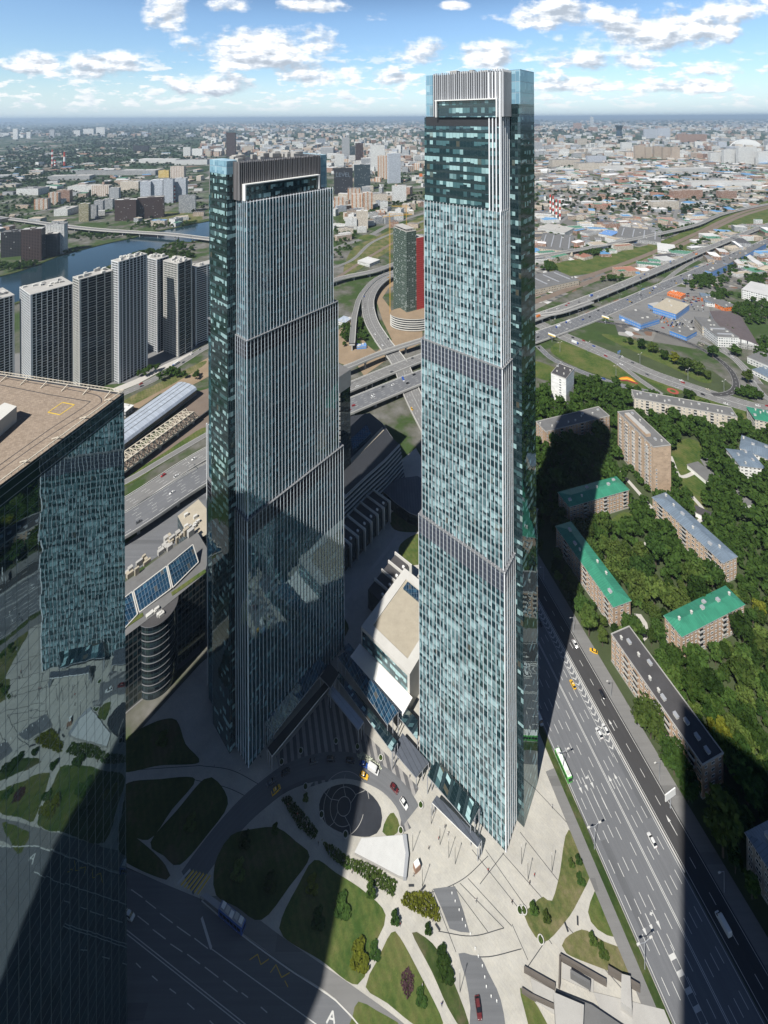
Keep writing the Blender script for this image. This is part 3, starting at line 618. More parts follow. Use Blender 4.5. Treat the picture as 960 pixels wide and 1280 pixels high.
def road(name, pts, width, label, mat='asph', z=.10, lanes=None, elev=None, edge=True, dash=(3, 6), piers=0, pm=None, world_pts=False, step=8, solid=(), keepw=3.0, cat='road', barrier=None):
    """a carriageway along a line of photo points (or metres); elev gives a deck height at each point"""
    if world_pts: P_ = [Vector((p[0], p[1], (elev[i] if elev else z))) for i, p in enumerate(pts)]
    else:
        P_ = []
        for i, p in enumerate(pts):
            h = elev[i] if elev else 0; q = g(p[0], p[1], h); q.z = h if elev else z; P_.append(q)
    path = smooth_path(P_, step); N_ = normals(path); mb = MB(); strip(mb, path, N_, -width/2, width/2)
    w = width/2
    if elev:
        th = 1.6
        for i in range(len(path)-1):
            a, b, na, nb = path[i], path[i+1], N_[i], N_[i+1]; d = Vector((0, 0, -th))
            mb.face([b+nb*w, a+na*w, a+na*w+d, b+nb*w+d], 1); mb.face([a-na*w, b-nb*w, b-nb*w+d, a-na*w+d], 1)
            mb.face([a-na*w+d, b-nb*w+d, b+nb*w+d, a+na*w+d], 1)
            for s in (-1, 1):
                o0, o1 = s*(w-.05), s*(w-.45); up = Vector((0, 0, 1.0))
                mb.face([a+na*o0, b+nb*o0, b+nb*o0+up, a+na*o0+up], 2); mb.face([b+nb*o1, a+na*o1, a+na*o1+up, b+nb*o1+up], 2)
                mb.face([a+na*o0+up, b+nb*o0+up, b+nb*o1+up, a+na*o1+up], 2)
    o = mb.build(name, [M[mat], M['conc'], M['concl']]); tag(o, label, cat, None, 'structure')
    ml = MB(); e = .03
    if edge:
        for s in (-1, 1): strip(ml, path, N_, s*(w-.75)-.11, s*(w-.75)+.11, e)
    for off in solid: strip(ml, path, N_, off-.13, off+.13, e)
    if lanes:
        L = [0.0]
        for i in range(len(path)-1): L.append(L[-1]+(path[i+1]-path[i]).length)
        def at(s):
            i = min(max(np.searchsorted(L, s)-1, 0), len(path)-2); t = (s-L[i])/max(L[i+1]-L[i], 1e-6)
            return path[i].lerp(path[i+1], t), N_[i].lerp(N_[i+1], t)
        for off in lanes:
            s = R.random()*5
            while s+dash[0] < L[-1]:
                (a, na), (b, nb) = at(s), at(s+dash[0]); h = Vector((0, 0, e))
                ml.face([a+na*(off+.12)+h, b+nb*(off+.12)+h, b+nb*(off-.12)+h, a+na*(off-.12)+h]); s += sum(dash)
    if ml.f: ml.build('lane_markings', M['line'], o)
    if piers:
        L = 0; last = -1e9
        for i in range(len(path)-1):
            L += (path[i+1]-path[i]).length
            if L-last > piers and path[i].z > 4:
                last = L; mp = MB()
                for s in ((-.55, .55) if width > 12 else (0,)):
                    c = path[i]+N_[i]*(s*w); mp.box((c.x, c.y), 1.6, 2.0, -.2, path[i].z-2.7, math.atan2(N_[i].y, N_[i].x))
                c = path[i]; mp.box((c.x, c.y), width*.86, 2.4, path[i].z-2.7, path[i].z-1.62, math.atan2(N_[i].y, N_[i].x)); mp.build('pier', M['conc'], o)
    pa = np.array([(p.x, p.y) for p in smooth_path(path[::3]+[path[-1]], 4)])
    if keepw is not None: ROADP.append(((pa[:, 0].min()-w, pa[:, 1].min()-w, pa[:, 0].max()+w, pa[:, 1].max()+w), pa, w+keepw))
    o['path'] = 1; ROADS[label] = (path, N_, width); del o['path']
    return o
ROADS = {}
# ---- avenue: local frame along it, metres
AD = Vector((-.2385, .9711, 0)).normalized(); AN = Vector((AD.y, -AD.x, 0))
pa_, pb_ = g(745, 1060), g(828, 1250); AD = (pa_-pb_).normalized(); AN = Vector((AD.y, -AD.x, 0)); A0 = pb_
def av(t, s): return A0+AD*t+AN*s
def avp(t, s): p = av(t, s); return (p.x, p.y)
T0, T1 = -120, 250
av_main = road('avenue', [avp(T0, 16.2), avp(60, 16.2), avp(T1, 16.2)], 32.4, 'wide grey avenue with many lanes running below the towers', 'asph', .10, [-13, -9.8, -6.6, -3.4, -.3, 6.3, 9.6, 12.8], world_pts=True, dash=(3.6, 5.4), solid=(2.9, 3.5))
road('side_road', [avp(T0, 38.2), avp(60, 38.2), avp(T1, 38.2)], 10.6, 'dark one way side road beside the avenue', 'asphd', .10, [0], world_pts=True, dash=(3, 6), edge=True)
mb = MB()
def avquad(mb, t0, t1, s0, s1, z, mi=0): mb.face([av(t0, s0)+Vector((0, 0, z)), av(t0, s1)+Vector((0, 0, z)), av(t1, s1)+Vector((0, 0, z)), av(t1, s0)+Vector((0, 0, z))], mi)
def avstrip(name, t0, t1, s0, s1, z, mat, label, cat, h=None):
    mb = MB(); q = [avp(t0, s0), avp(t0, s1), avp(t1, s1), avp(t1, s0)]
    mb.prism(q, -.2, z, 0, 0); return tag(mb.build(name, M[mat]), label, cat, None, 'structure')
avstrip('median_kerb', 20, T1, 32.4, 32.9, .24, 'concl', 'thin kerb between the avenue and its side road', 'kerb')
avstrip('pavement', T0, T1, 43.5, 51, .22, 'asphl', 'grey footway between the side road and the trees', 'pavement')
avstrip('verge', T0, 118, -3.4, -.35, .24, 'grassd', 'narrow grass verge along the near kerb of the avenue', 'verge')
avstrip('pavement', T0, 60, -8.2, -3.4, .20, 'asphl', 'grey footpath along the near verge of the avenue', 'pavement')
# chevrons, arrows and the hatched island on the avenue
mb = MB()
for k in range(34):
    t = 58+k*2.6; z = .135
    for s0, s1, dt in ((28.6, 30.1, 1.3), (30.1, 31.6, -1.3)):
        a = av(t, s0); b = av(t+dt, s1) if dt > 0 else av(t+1.3+dt, s1)
    mb.face([av(t+1.5, 28.7)+Vector((0, 0, z)), av(t+.3, 30.0)+Vector((0, 0, z)), av(t+.9, 30.0)+Vector((0, 0, z)), av(t+2.1, 28.7)+Vector((0, 0, z))][::-1])
    mb.face([av(t+.3, 30.0)+Vector((0, 0, z)), av(t+1.5, 31.3)+Vector((0, 0, z)), av(t+2.1, 31.3)+Vector((0, 0, z)), av(t+.9, 30.0)+Vector((0, 0, z))][::-1])
avquad(mb, 56, 150, 28.1, 28.3, .135); avquad(mb, 56, 150, 31.75, 31.95, .135)
for k in range(9):
    t = -22+k*3.4
    for s0 in (9.9,): avquad(mb, t, t+1.2, s0-.2, s0+2.2, .135)
avquad(mb, -24, 8, 9.5, 9.7, .135); avquad(mb, -24, 8, 12.1, 12.3, .135)
def arrow(t, s, kind=0, flip=1):
    z = .136; d = flip
    avquad(mb, min(t, t+2.6*d), max(t, t+2.6*d), s-.16, s+.16, z)
    P_ = [av(t+2.6*d, s-.65), av(t+2.6*d, s+.65), av(t+4.6*d, s)]
    mb.face([p+Vector((0, 0, z)) for p in (P_ if d > 0 else P_[::-1])])
    if kind:
        avquad(mb, min(t+.4*d, t+.8*d), max(t+.4*d, t+.8*d), s-.9, s, z); P_ = [av(t+.1*d, s-.9), av(t+1.2*d, s-.9), av(t+.65*d, s-1.7)]
        mb.face([p+Vector((0, 0, z)) for p in (P_ if d < 0 else P_[::-1])])
for s in (4.8, 8.0, 11.3): arrow(54, s, s > 9, -1)
for s in (21.0, 24.2): arrow(47, s, 0, 1)
for s in (4.8, 8.1, 11.4): arrow(16, s, s > 9, -1)
arrow(30, 38.2, 0, 1); arrow(64, 36, 0, 1); arrow(-15, 21, 0, 1); arrow(-25, 25, 0, 1)
for s in (6.4, 9.7, 13.0, 22.6, 25.8): avquad(mb, 40, 50, s-.1, s+.1, .134)
mb.build('lane_markings', M['line'], av_main)
# the avenue climbs on a ramp beyond the towers and swings left as a wide flyover
road('flyover', [avp(T1-2, 20)]+[(p.x, p.y) for p in [g(519, 500, 4), g(500, 455, 7), g(478, 425, 9), g(463, 398, 9), g(461, 372, 9), g(475, 352, 9), g(500, 339, 9), g(540, 331, 9), g(600, 325, 9)]], 21, 'wide curved flyover with many lanes behind the towers', 'asphl', lanes=[-7, -3.5, 3.5, 7], elev=[.12, 4, 7, 9, 9, 9, 9, 9, 9, 9], solid=(0,), world_pts=True, piers=32, step=5)
road('ramp', [g(521, 442, 9)[:2], g(470, 447, 9)[:2], g(440, 430, 9)[:2], g(444, 392, 9)[:2], g(454, 366, 9)[:2], g(478, 345, 9)[:2], g(530, 330, 9)[:2]][2:], 8.5, 'single lane ramp curving round the left of the flyover', 'asphl', elev=[10]*5, world_pts=True, piers=30, step=5)
road('flyover', [(400, 357), (428, 347), (470, 338), (500, 328), (540, 321)], 14, 'narrow elevated road crossing far behind the lower tower', 'asphl', elev=[9]*5, piers=35)
# ---- third ring expressway, left to right
ring = [(-40, 745), (60, 695), (157, 645), (253, 584), (340, 540), (438, 497), (524, 462), (600, 434), (668, 412), (740, 386), (820, 352), (900, 318), (960, 292), (1040, 262)]
def ringz(k): return [8.0]*8+[4, 1.2, .6, .5, .5, .5]
road('expressway', [(x, y+10) for x, y in ring], 24, 'broad multi lane expressway crossing the whole view, nearer carriageway', 'asph', lanes=[-8, -4.8, -1.6, 1.6, 4.8, 8], elev=ringz(0), piers=26, step=7, dash=(4, 8))
road('expressway', [(x-2, y-13) for x, y in ring[:8]]+[(668, 397), (740, 371), (820, 338), (900, 304), (960, 281), (1040, 255)], 16, 'broad elevated expressway crossing the whole view, farther carriageway', 'asphl', lanes=[-3.4, 0, 3.4], elev=[8.0]*8+[9, 9, 9, 8, 6, 6], piers=26, step=7, dash=(4, 8))
road('slip_road', [(90, 632), (157, 602), (205, 574), (253, 546), (300, 520)], 7, 'slip road joining the expressway beside a grass slope', 'asphl', lanes=None, z=.12)
road('flyover', [(400, 470), (438, 457), (477, 441), (530, 424), (610, 400), (668, 394), (700, 390), (740, 377)], 8, 'slim upper ramp passing over the expressway', 'asphl', elev=[12, 12, 12, 12, 11, 10, 9.6, 9.2], piers=30)
flat('works_yards', [(640, 402), (700, 372), (760, 345), (830, 318), (900, 285), (1010, 240), (1010, 196), (860, 200), (640, 206)], M['works'], -.2, 'patchwork of works yards, sheds and scrap behind the railway', 'yards')
flat('works_yards', [(700, 404), (790, 366), (860, 336), (930, 306), (1010, 300), (1010, 360), (900, 362), (870, 436), (800, 424)], M['works'], -.21, 'paved yards in front of the expressway', 'yards')
# ---- interchange right of the tall tower
road('boulevard', [(655, 395), (700, 418), (735, 433), (775, 450), (815, 468), (860, 484), (905, 499), (960, 514), (1050, 530)], 24, 'wide road running through the interchange lawns', 'asphl', lanes=[-8, -4.5, 4.5, 8], solid=(-.4, .4), z=.10)
road('ramp', [(672, 432), (688, 447), (705, 456), (735, 468), (770, 480), (810, 490), (850, 500), (900, 512)], 9, 'ramp skirting the triangular lawn', 'asph', lanes=[0], z=.14)
road('ramp', [(725, 426), (770, 453), (800, 475), (828, 494)], 8, 'straight ramp cutting between two lawns', 'asphl', lanes=None, z=.15)
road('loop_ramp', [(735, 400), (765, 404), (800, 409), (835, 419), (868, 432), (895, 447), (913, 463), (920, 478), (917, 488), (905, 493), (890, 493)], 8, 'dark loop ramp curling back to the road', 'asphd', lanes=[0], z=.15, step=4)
road('access_road', [(760, 399), (800, 404), (840, 414), (880, 428), (912, 445), (930, 462), (944, 482), (962, 500), (1000, 520)], 7, 'outer road round the loop ramp', 'asphl', z=.13, step=4)
road('street', [(810, 372), (830, 352), (860, 330), (900, 310), (945, 290)], 9, 'side street behind the office blocks', 'asphl', z=.12)
road('street', [(828, 372), (862, 408), (900, 432), (930, 458), (950, 480)], 8, 'street beside the brown arched hall', 'asphl', z=.11)
# far roads, railway
road('overpass', [(640, 340), (668, 322), (700, 316), (760, 305), (820, 293), (870, 281), (905, 267), (960, 255), (1000, 250)], 12, 'pale overpass winding through the industrial quarter', 'asphl', elev=[9]*6+[5, 3, 3], piers=45, edge=False)
for k, (d0, nm) in enumerate(((0, 'railway'), (9, 'railway'))):
    road(nm, [(560, 400+d0), (640, 378+d0), (720, 350+d0*.9), (800, 322+d0*.8), (870, 292+d0*.6), (905, 275+d0*.5), (940, 262+d0*.4), (1000, 250)], 13, ('rusty railway tracks in a green cutting', 'second set of rusty railway tracks')[k], 'rail', z=.06+.02*k, edge=False, lanes=None, cat='railway')
road('railway', [(100, 620), (160, 580), (215, 545), (260, 520), (330, 480)], 14, 'rusty railway tracks below the steel truss bridge', 'rail', z=.06, edge=False, cat='railway')
road('street', [(120, 505), (165, 487), (200, 470), (235, 448), (262, 432), (330, 400)], 11, 'street with roadworks in front of the white apartment towers', 'asphl', lanes=[0], z=.09)
road('street', [(400, 318), (430, 306), (459, 296), (490, 280), (525, 268), (570, 255)], 16, 'far road with a small roundabout behind the lower tower', 'asphl', lanes=[0], z=.1)
road('street', [(405, 338), (440, 325), (465, 303), (500, 288), (530, 276)], 9, 'far road along the green railway strip', 'asphl', z=.12)
road('railway', [(410, 355), (440, 335), (470, 316), (500, 299), (530, 286)], 9, 'far rusty track on a green strip', 'rail', z=.08, edge=False, cat='railway')
road('bridge', [(-60, 268), (0, 272), (78, 282), (125, 287), (170, 290), (215, 293), (258, 298), (300, 303)], 20, 'long pale road bridge over the river', 'asphl', elev=[6, 7, 9, 10, 10, 10, 10, 10], piers=55, edge=True, cat='bridge')
road('street', [(0, 273), (60, 262), (110, 250), (150, 240), (185, 228), (250, 210)], 12, 'far street between the apartment blocks across the river', 'asphl', z=.1)
road('street', [(675, 222), (700, 205), (722, 190), (738, 178), (750, 172)], 22, 'straight far road running to the horizon', 'asphl', z=.1, edge=False)
for pts_, lab in (([(640, 262), (720, 246), (800, 238), (880, 226), (960, 214)], 'far pale street across the industrial quarter'), ([(690, 286), (720, 262), (745, 240), (770, 222)], 'far lane between the warehouses'), ([(840, 282), (850, 255), (870, 232), (900, 212)], 'far road beside the allotments')):
    road('street', pts_, 11, lab, 'asphl', z=.1, edge=False)
# interchange lawns
lawn([(688, 438), (700, 426), (716, 422), (735, 432), (760, 449), (785, 466), (811, 485), (797, 486), (770, 476), (740, 466), (708, 453)], 'grass', label='triangular lawn inside the interchange with a red and orange flower bed')
lawn([(762, 448), (778, 452), (815, 471), (853, 489), (838, 492), (815, 480), (790, 463)], 'grass', label='narrow lawn between the ramps')
lawn([(752, 418), (790, 424), (830, 440), (868, 456), (890, 474), (878, 478), (836, 458), (790, 438)], 'grass', label='grass strip with round trees inside the loop ramp')
lawn([(668, 452), (690, 458), (720, 472), (700, 478), (668, 470)], 'grass', label='grass corner beside the tall tower')
lawn([(860, 492), (900, 503), (960, 520), (960, 540), (920, 520), (880, 505)], 'grass', label='grass strip along the curved road')
lawn([(690, 330), (760, 318), (830, 300), (880, 278), (930, 262), (965, 250), (965, 272), (900, 292), (820, 324), (760, 338), (700, 345)], 'grass', z=.03, label='long green slope beside the railway'); keep([g(*p) for p in [(690, 330), (760, 318), (830, 300), (880, 278), (930, 262), (965, 250), (965, 272), (900, 292), (820, 324), (760, 338), (700, 345)]])
lawn([(770, 330), (830, 314), (880, 294), (920, 276), (965, 260), (1000, 258), (1000, 272), (960, 284), (900, 306), (840, 330), (790, 346)], 'grass', z=.032, label='second green strip between the tracks and the expressway')
lawn([(440, 312), (470, 296), (505, 280), (535, 270), (535, 290), (500, 306), (460, 330), (430, 345)], 'grassy', z=.03, label='green strip beside the far rails')
lawn([(447, 298), (459, 293), (471, 296), (459, 300)], 'grass', z=.14, label='small round lawn in the roundabout')
lawn([(156, 598), (205, 566), (253, 535), (253, 546), (205, 578), (156, 608)], 'grass', z=.05, label='grass slope below the truss bridge')
lawn([(156, 500), (200, 478), (253, 452), (253, 458), (205, 486), (156, 510)], 'grassy', z=.055, label='scrubby strip beside the roadworks')
flat('roadworks', [(120, 525), (157, 503), (205, 478), (262, 446), (262, 470), (232, 486), (200, 492), (160, 520), (120, 545)], M['soil'], .035, 'torn up sandy roadworks strip beside the metro hall', 'building site')
flat('rail_yard', [(100, 640), (157, 602), (210, 566), (262, 530), (262, 485), (245, 490), (205, 540), (157, 570), (100, 610)], M['rail'], .03, 'brown ballast of the rail yard under the truss bridge', 'rail yard')
flat('forecourt', [(-60, 500), (0, 478), (60, 480), (120, 482), (165, 478), (205, 462), (240, 440), (262, 424), (262, 400), (200, 405), (120, 425), (40, 440), (-60, 450)], M['asphl'], .02, 'paved forecourt round the white riverside towers', 'yard')
flat('forecourt', [(140, 486), (170, 474), (205, 456), (240, 440), (242, 444), (205, 462), (172, 480), (145, 491)], M['pathl'], .05, 'pale pavement in front of the riverside towers', 'pavement')
flat('street', [(100, 760), (157, 722), (205, 690), (262, 650), (262, 600), (205, 640), (157, 680), (100, 715)], M['asph'], -.03, 'dim street running under the expressway deck', 'street')
lawn([(430, 258), (470, 250), (480, 262), (450, 276), (425, 280)], 'grassd', z=.02, label='green yard among the orange striped blocks')
lawn([(205, 265), (245, 268), (252, 275), (225, 281), (200, 275)], 'grassy', z=.02, label='grass by the far river bend')
lawn([(730, 170), (775, 166), (795, 176), (790, 188), (745, 186)], 'grassd', z=.02, label='dark wooded park far away')
# flower bed: red, orange and yellow arcs on the triangular lawn
fb = thing('flower_bed', 'striped red, orange and yellow flower bed on the triangular lawn', 'flower bed', g(784, 477))
for k, (mt, a, b) in enumerate((('orange', 0, 1), ('yellow', 1, 2), ('maroon', 2, 3))):
    top = [(771, 474.5-.2*k), (777, 471.6+1.6*k), (784, 471+1.8*k), (790, 473.5+1.6*k), (796+k, 479)]
    bot = [(795+k, 480.4), (789, 475.2+1.6*k), (784, 472.9+1.8*k), (778, 473.3+1.6*k), (772, 475.4-.2*k)]
    col = {'orange': (.62, .20, .02), 'yellow': (.60, .36, .04), 'maroon': (.22, .03, .03)}[mt]
    mb = MB(); pz = [g(*p) for p in top+bot]; mb.face([(p.x, p.y, .22+.03*k) for p in pz][::-1]); o = mb.build('flower_band', simple(mt+'_flowers', col, .9, .5, .8), fb)
fb = thing('flower_bed', 'round red flower bed on the narrow lawn between the ramps', 'flower bed', g(841, 489))
for r0, mt in ((6.0, (.30, .07, .05)), (3.0, (.05, .09, .02))):
    c = g(841, 489); mb = MB(); mb.face([(c.x+r0*math.cos(a*.3142), c.y+r0*math.sin(a*.3142), .2+(6-r0)*.02) for a in range(20)]); mb.build('flower_ring', simple('flower_ring_colour', mt, .9, .4, .9), fb)

# ================================================================ the plaza
plz = [(660, 900), (690, 935), (702, 958), avp_ if False else (735, 1040), (745, 1060), (828, 1250), (905, 1430), (640, 1500), (455, 1300), (420, 1252), (300, 1168), (252, 1126), (150, 1080), (60, 1040), (150, 940), (250, 830), (330, 760), (400, 690), (470, 600), (520, 560), (600, 700)]
flat('plaza', plz, M['plaza'], 0.0, 'pale granite plaza at the foot of the towers', 'plaza', keepout=True)
flat('road', [(252, 1124), (300, 1166), (420, 1250), (455, 1290), (560, 1420), (-200, 1700), (-400, 1200), (60, 1040), (150, 1082)], M['asph'], .03, 'wide road along the bottom edge of the plaza', 'road')
# markings and kerb of the bottom road
mb = MB()
def gl(px_, py_, z=.06): p = g(px_, py_); p.z = z; return p
def gline(mb, a, b, w, z=.065): flatline(mb, [gl(*a), gl(*b)], w, z)
gline(mb, (158, 1110), (226, 1150), .01)
for a, b in (((164, 1112), (178, 1122)), ((182, 1126), (195, 1136)), ((200, 1142), (216, 1154)), ((221, 1158), (238, 1170)), ((243, 1173), (260, 1186)), ((172, 1145), (186, 1156)), ((191, 1162), (207, 1174)), ((213, 1180), (228, 1190)), ((234, 1193), (250, 1205)), ((256, 1209), (273, 1222)), ((279, 1226), (297, 1240)), ((302, 1241), (310, 1247)), ((326, 1259), (334, 1266)),
             ((212, 1236), (220, 1242)), ((234, 1254), (243, 1262)), ((170, 1204), (176, 1210)), ((190, 1220), (197, 1226)), ((262, 1276), (270, 1284))): gline(mb, a, b, .22)
for off in (0, 5): gline(mb, (150, 1156+off), (310, 1283+off), .22)
gline(mb, (264, 1186), (400, 1284), .22); gline(mb, (252, 1147), (264, 1186), .8)
for k in range(7):
    x = 222+k*4.2; gline(mb, (x+16, 1087+k*1.3), (x, 1105+k*2.2), .8)
mb.build('lane_markings', M['line'])['kind'] = 'structure'
mb = MB()
for a, b in (((312, 1200), (322, 1193)), ((322, 1193), (326, 1206)), ((326, 1206), (336, 1199)), ((338, 1216), (345, 1206)), ((345, 1206), (352, 1222)), ((352, 1222), (362, 1216)), ((356, 1226), (360, 1234))): gline(mb, a, b, .22)
for k in range(6):
    x = 226+k*4.2; gline(mb, (x+16, 1088+k*1.3), (x, 1107+k*2.2), .6, .07)
mb.build('yellow_markings', M['yline'])['kind'] = 'structure'
bpy.data.objects['lane_markings']['kind'] = 'structure'
mb = MB(); A_ = [gl(405, 1275), gl(414, 1262), gl(422, 1277)]          # the letter A painted on the bus lane
flatline(mb, [gl(408, 1279), gl(416, 1264)], .55, .07); flatline(mb, [gl(416, 1264), gl(418, 1280)], .55, .075); flatline(mb, [gl(411.5, 1273), gl(417, 1274.5)], .4, .08)
mb.build('bus_lane_letter', M['line'])['kind'] = 'structure'
kb = MB(); kp = smooth_path([gl(252, 1126), gl(300, 1167), gl(360, 1211), gl(420, 1251), gl(455, 1290), gl(500, 1340)], 4); kn = normals(kp)
for i in range(len(kp)-1):
    a, b = kp[i], kp[i+1]; q = [a-kn[i]*.15, a+kn[i]*.15, b+kn[i+1]*.15, b-kn[i+1]*.15]; kb.prism([(p.x, p.y) for p in q], 0, .14, 0, 0)
tag(kb.build('kerb', M['concl']), 'granite kerb between the plaza and the bottom road', 'kerb', kind='structure')
flat('pavement', curved([(250, 1128), (285, 1120), (326, 1151), (354, 1172), (400, 1204), (446, 1236), (510, 1284), (560, 1340), (455, 1290), (420, 1249), (360, 1208), (300, 1164)], 4), M['asphl'], .035, 'grey pavement along the bottom road', 'pavement', world_pts=True)
# lawns of the plaza
lawn([(711, 1037), (728, 1060), (740, 1086), (723, 1126), (706, 1153), (678, 1178), (656, 1146), (667, 1130), (679, 1121), (690, 1126), (700, 1090), (704, 1060)], 'grassy', label='dry lawn wedge with two small bushes beside the avenue')
lawn([(749, 1108), (735, 1140), (747, 1162), (770, 1172), (775, 1158), (767, 1136)], 'grass', label='small oval lawn near the avenue footpath')
lawn([(706, 1174), (727, 1162), (741, 1168), (755, 1177), (786, 1192), (806, 1236), (763, 1215), (708, 1192)], 'grassy', label='lawn with a bare patch above the underpass walls')
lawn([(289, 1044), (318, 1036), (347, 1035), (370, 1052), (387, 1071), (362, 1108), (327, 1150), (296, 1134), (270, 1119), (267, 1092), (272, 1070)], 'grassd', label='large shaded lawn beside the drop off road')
lawn([(393, 1075), (420, 1091), (455, 1114), (482, 1144), (466, 1186), (447, 1231), (400, 1200), (354, 1171), (352, 1148), (372, 1108)], 'grass', label='large lawn half in shade with a bright yellow bush')
lawn([(489, 1166), (500, 1172), (526, 1220), (554, 1279), (540, 1290), (516, 1280), (484, 1254), (457, 1234), (472, 1200)], 'grass', label='wedge lawn with a purple flower patch')
lawn([(515, 1166), (532, 1172), (549, 1190), (566, 1225), (586, 1279), (580, 1290), (560, 1260), (540, 1215)], 'grassd', label='narrow planted strip beside the curved ramp road')
lawn([(448, 1252), (472, 1264), (500, 1284), (440, 1290), (441, 1270)], 'grass', label='corner lawn at the bottom of the plaza')
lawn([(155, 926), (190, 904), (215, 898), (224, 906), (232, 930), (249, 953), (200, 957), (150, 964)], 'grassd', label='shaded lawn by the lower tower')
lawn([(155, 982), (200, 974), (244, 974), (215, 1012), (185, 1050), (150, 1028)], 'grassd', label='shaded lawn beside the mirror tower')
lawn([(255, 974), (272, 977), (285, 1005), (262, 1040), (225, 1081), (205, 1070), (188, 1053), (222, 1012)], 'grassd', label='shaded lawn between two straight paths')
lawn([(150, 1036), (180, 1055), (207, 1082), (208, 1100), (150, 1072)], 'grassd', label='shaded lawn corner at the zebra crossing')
lawn([(650, 1235), (664, 1246), (682, 1276), (690, 1300), (668, 1300), (655, 1260)], 'grass', label='grass sliver below the underpass wall')
lawn([(424, 803), (436, 786), (428, 772), (418, 790)], 'grassd', label='green corner by the low white hall')
lawn([(498, 690), (505, 676), (526, 668), (530, 700), (512, 706)], 'grass', label='round garden lawn behind the low white hall')
lawn([(490, 640), (505, 640), (525, 650), (525, 664), (498, 664), (488, 655)], 'grassd', label='garden strip behind the round lawn')
# darker planted blobs
for pts_, mt, lab in (([(462, 1205), (478, 1196), (492, 1208), (489, 1232), (470, 1236), (450, 1228)], 'leafy', 0), ):
    pass
# drop off road, stone circle, curved dark ramp
dr = [(234, 1104), (255, 1074), (280, 1042), (305, 1014), (330, 992), (358, 972), (395, 959), (432, 957), (462, 966), (488, 984), (505, 1003), (514, 1019)]
road('drop_off_road', dr, 9.5, 'dark drop off road curving in front of the towers', 'asph', .035, None, edge=False, step=3, keepw=None)
flat('stone_circle', curved([(388, 1010), (398, 986), (420, 974), (448, 976), (478, 990), (498, 1014), (500, 1036), (484, 1048), (452, 1046), (420, 1040), (396, 1028)], 2), M['plaza'], .05, 'paved oval island', 'paving', world_pts=True, ) ; STC = g(437, 1012)
flat('stone_circle', curved([(399, 1006), (410, 986), (436, 980), (460, 990), (476, 1010), (476, 1034), (462, 1046), (430, 1042), (406, 1028)], 2), simple('dark_polished_stone', (.035, .038, .045), .18, .5, .12), .07, 'dark polished stone disc in the oval island', 'paving', world_pts=True)
mb = MB(); c_ = g(430, 1008); c_.z = .085
for r0, a0, a1 in ((3.2, 0, 6.29), (6.5, .6, 5.2), (9.6, 2.0, 6.0), (12.0, .2, 2.6)):
    flatline(mb, [c_+Vector((r0*math.cos(a0+(a1-a0)*k/40), r0*.92*math.sin(a0+(a1-a0)*k/40), 0)) for k in range(41)], .22, .085)
for a in (.3, 1.4, 2.5, 3.7, 4.9): flatline(mb, [c_+Vector((3.3*math.cos(a), 3*math.sin(a), 0)), c_+Vector((7*math.cos(a+.3), 6.6*math.sin(a+.3), 0)), c_+Vector((11*math.cos(a+.2), 10*math.sin(a+.2), 0))], .2, .09)
tag(mb.build('paving_rings', M['conc']), 'pale rings and rays inlaid in the dark stone disc', 'paving', kind='structure')
lawn([(478, 1040), (484, 1022), (492, 1016), (500, 1034), (490, 1046)], 'grass', .09, label='planted crescent beside the dark stone disc')
flat('ramp_road', [(541, 1111), (556, 1109), (569, 1108), (579, 1138), (587, 1166), (575, 1165), (562, 1161), (554, 1140)], M['asph'], .04, 'dark stone band crossing the plaza', 'paving')
flat('ramp_road', curved([(573, 1192), (590, 1194), (601, 1197), (610, 1215), (626, 1250), (630, 1300), (590, 1300), (588, 1260), (582, 1222)], 2), M['asph'], .04, 'dark curved ramp road with white studs', 'road', world_pts=True)
# thin dark joints across the paving
mb = MB()
for a, b in (((628, 1066), (790, 1250)), ((650, 1040), (705, 1110)), ((668, 985), (715, 1035)), ((590, 1062), (660, 1150)), ((607, 1062), (690, 1180)), ((566, 1106), (610, 1165)), ((575, 1104), (630, 1160)), ((540, 1112), (570, 1190)), ((640, 1155), (660, 1200)), ((660, 1208), (700, 1150)), ((585, 1098), (640, 1158)), ((630, 1066), (600, 1105)), ((700, 1192), (720, 1216)), ((160, 963), (250, 957))):
    gline(mb, a, b, .22, .012)
for pts_ in ([(512, 1118), (545, 1114), (580, 1098), (610, 1070)], [(548, 1164), (590, 1170), (630, 1160)], [(575, 1193), (610, 1196), (652, 1186)], [(250, 957), (290, 963), (330, 984)], [(244, 975), (285, 985), (322, 1003)]):
    flatline(mb, smooth_path([gl(*p) for p in pts_], 2), .22, .014)
mb.build('paving_joints', M['dark'])['kind'] = 'structure'
tag(bpy.data.objects['paving_joints'], 'thin dark joint lines in the pale paving', 'paving joints')
for nm in ('lane_markings.%03d' % i for i in range(200)):
    o = bpy.data.objects.get(nm)
    if o and o.parent is None: tag(o, 'white lane lines on the bottom road', 'road markings', kind='structure')
tag(bpy.data.objects['yellow_markings'], 'yellow zigzag and crossing bars on the bottom road', 'road markings'); tag(bpy.data.objects['bus_lane_letter'], 'white letter A painted on the bottom road', 'road marking')
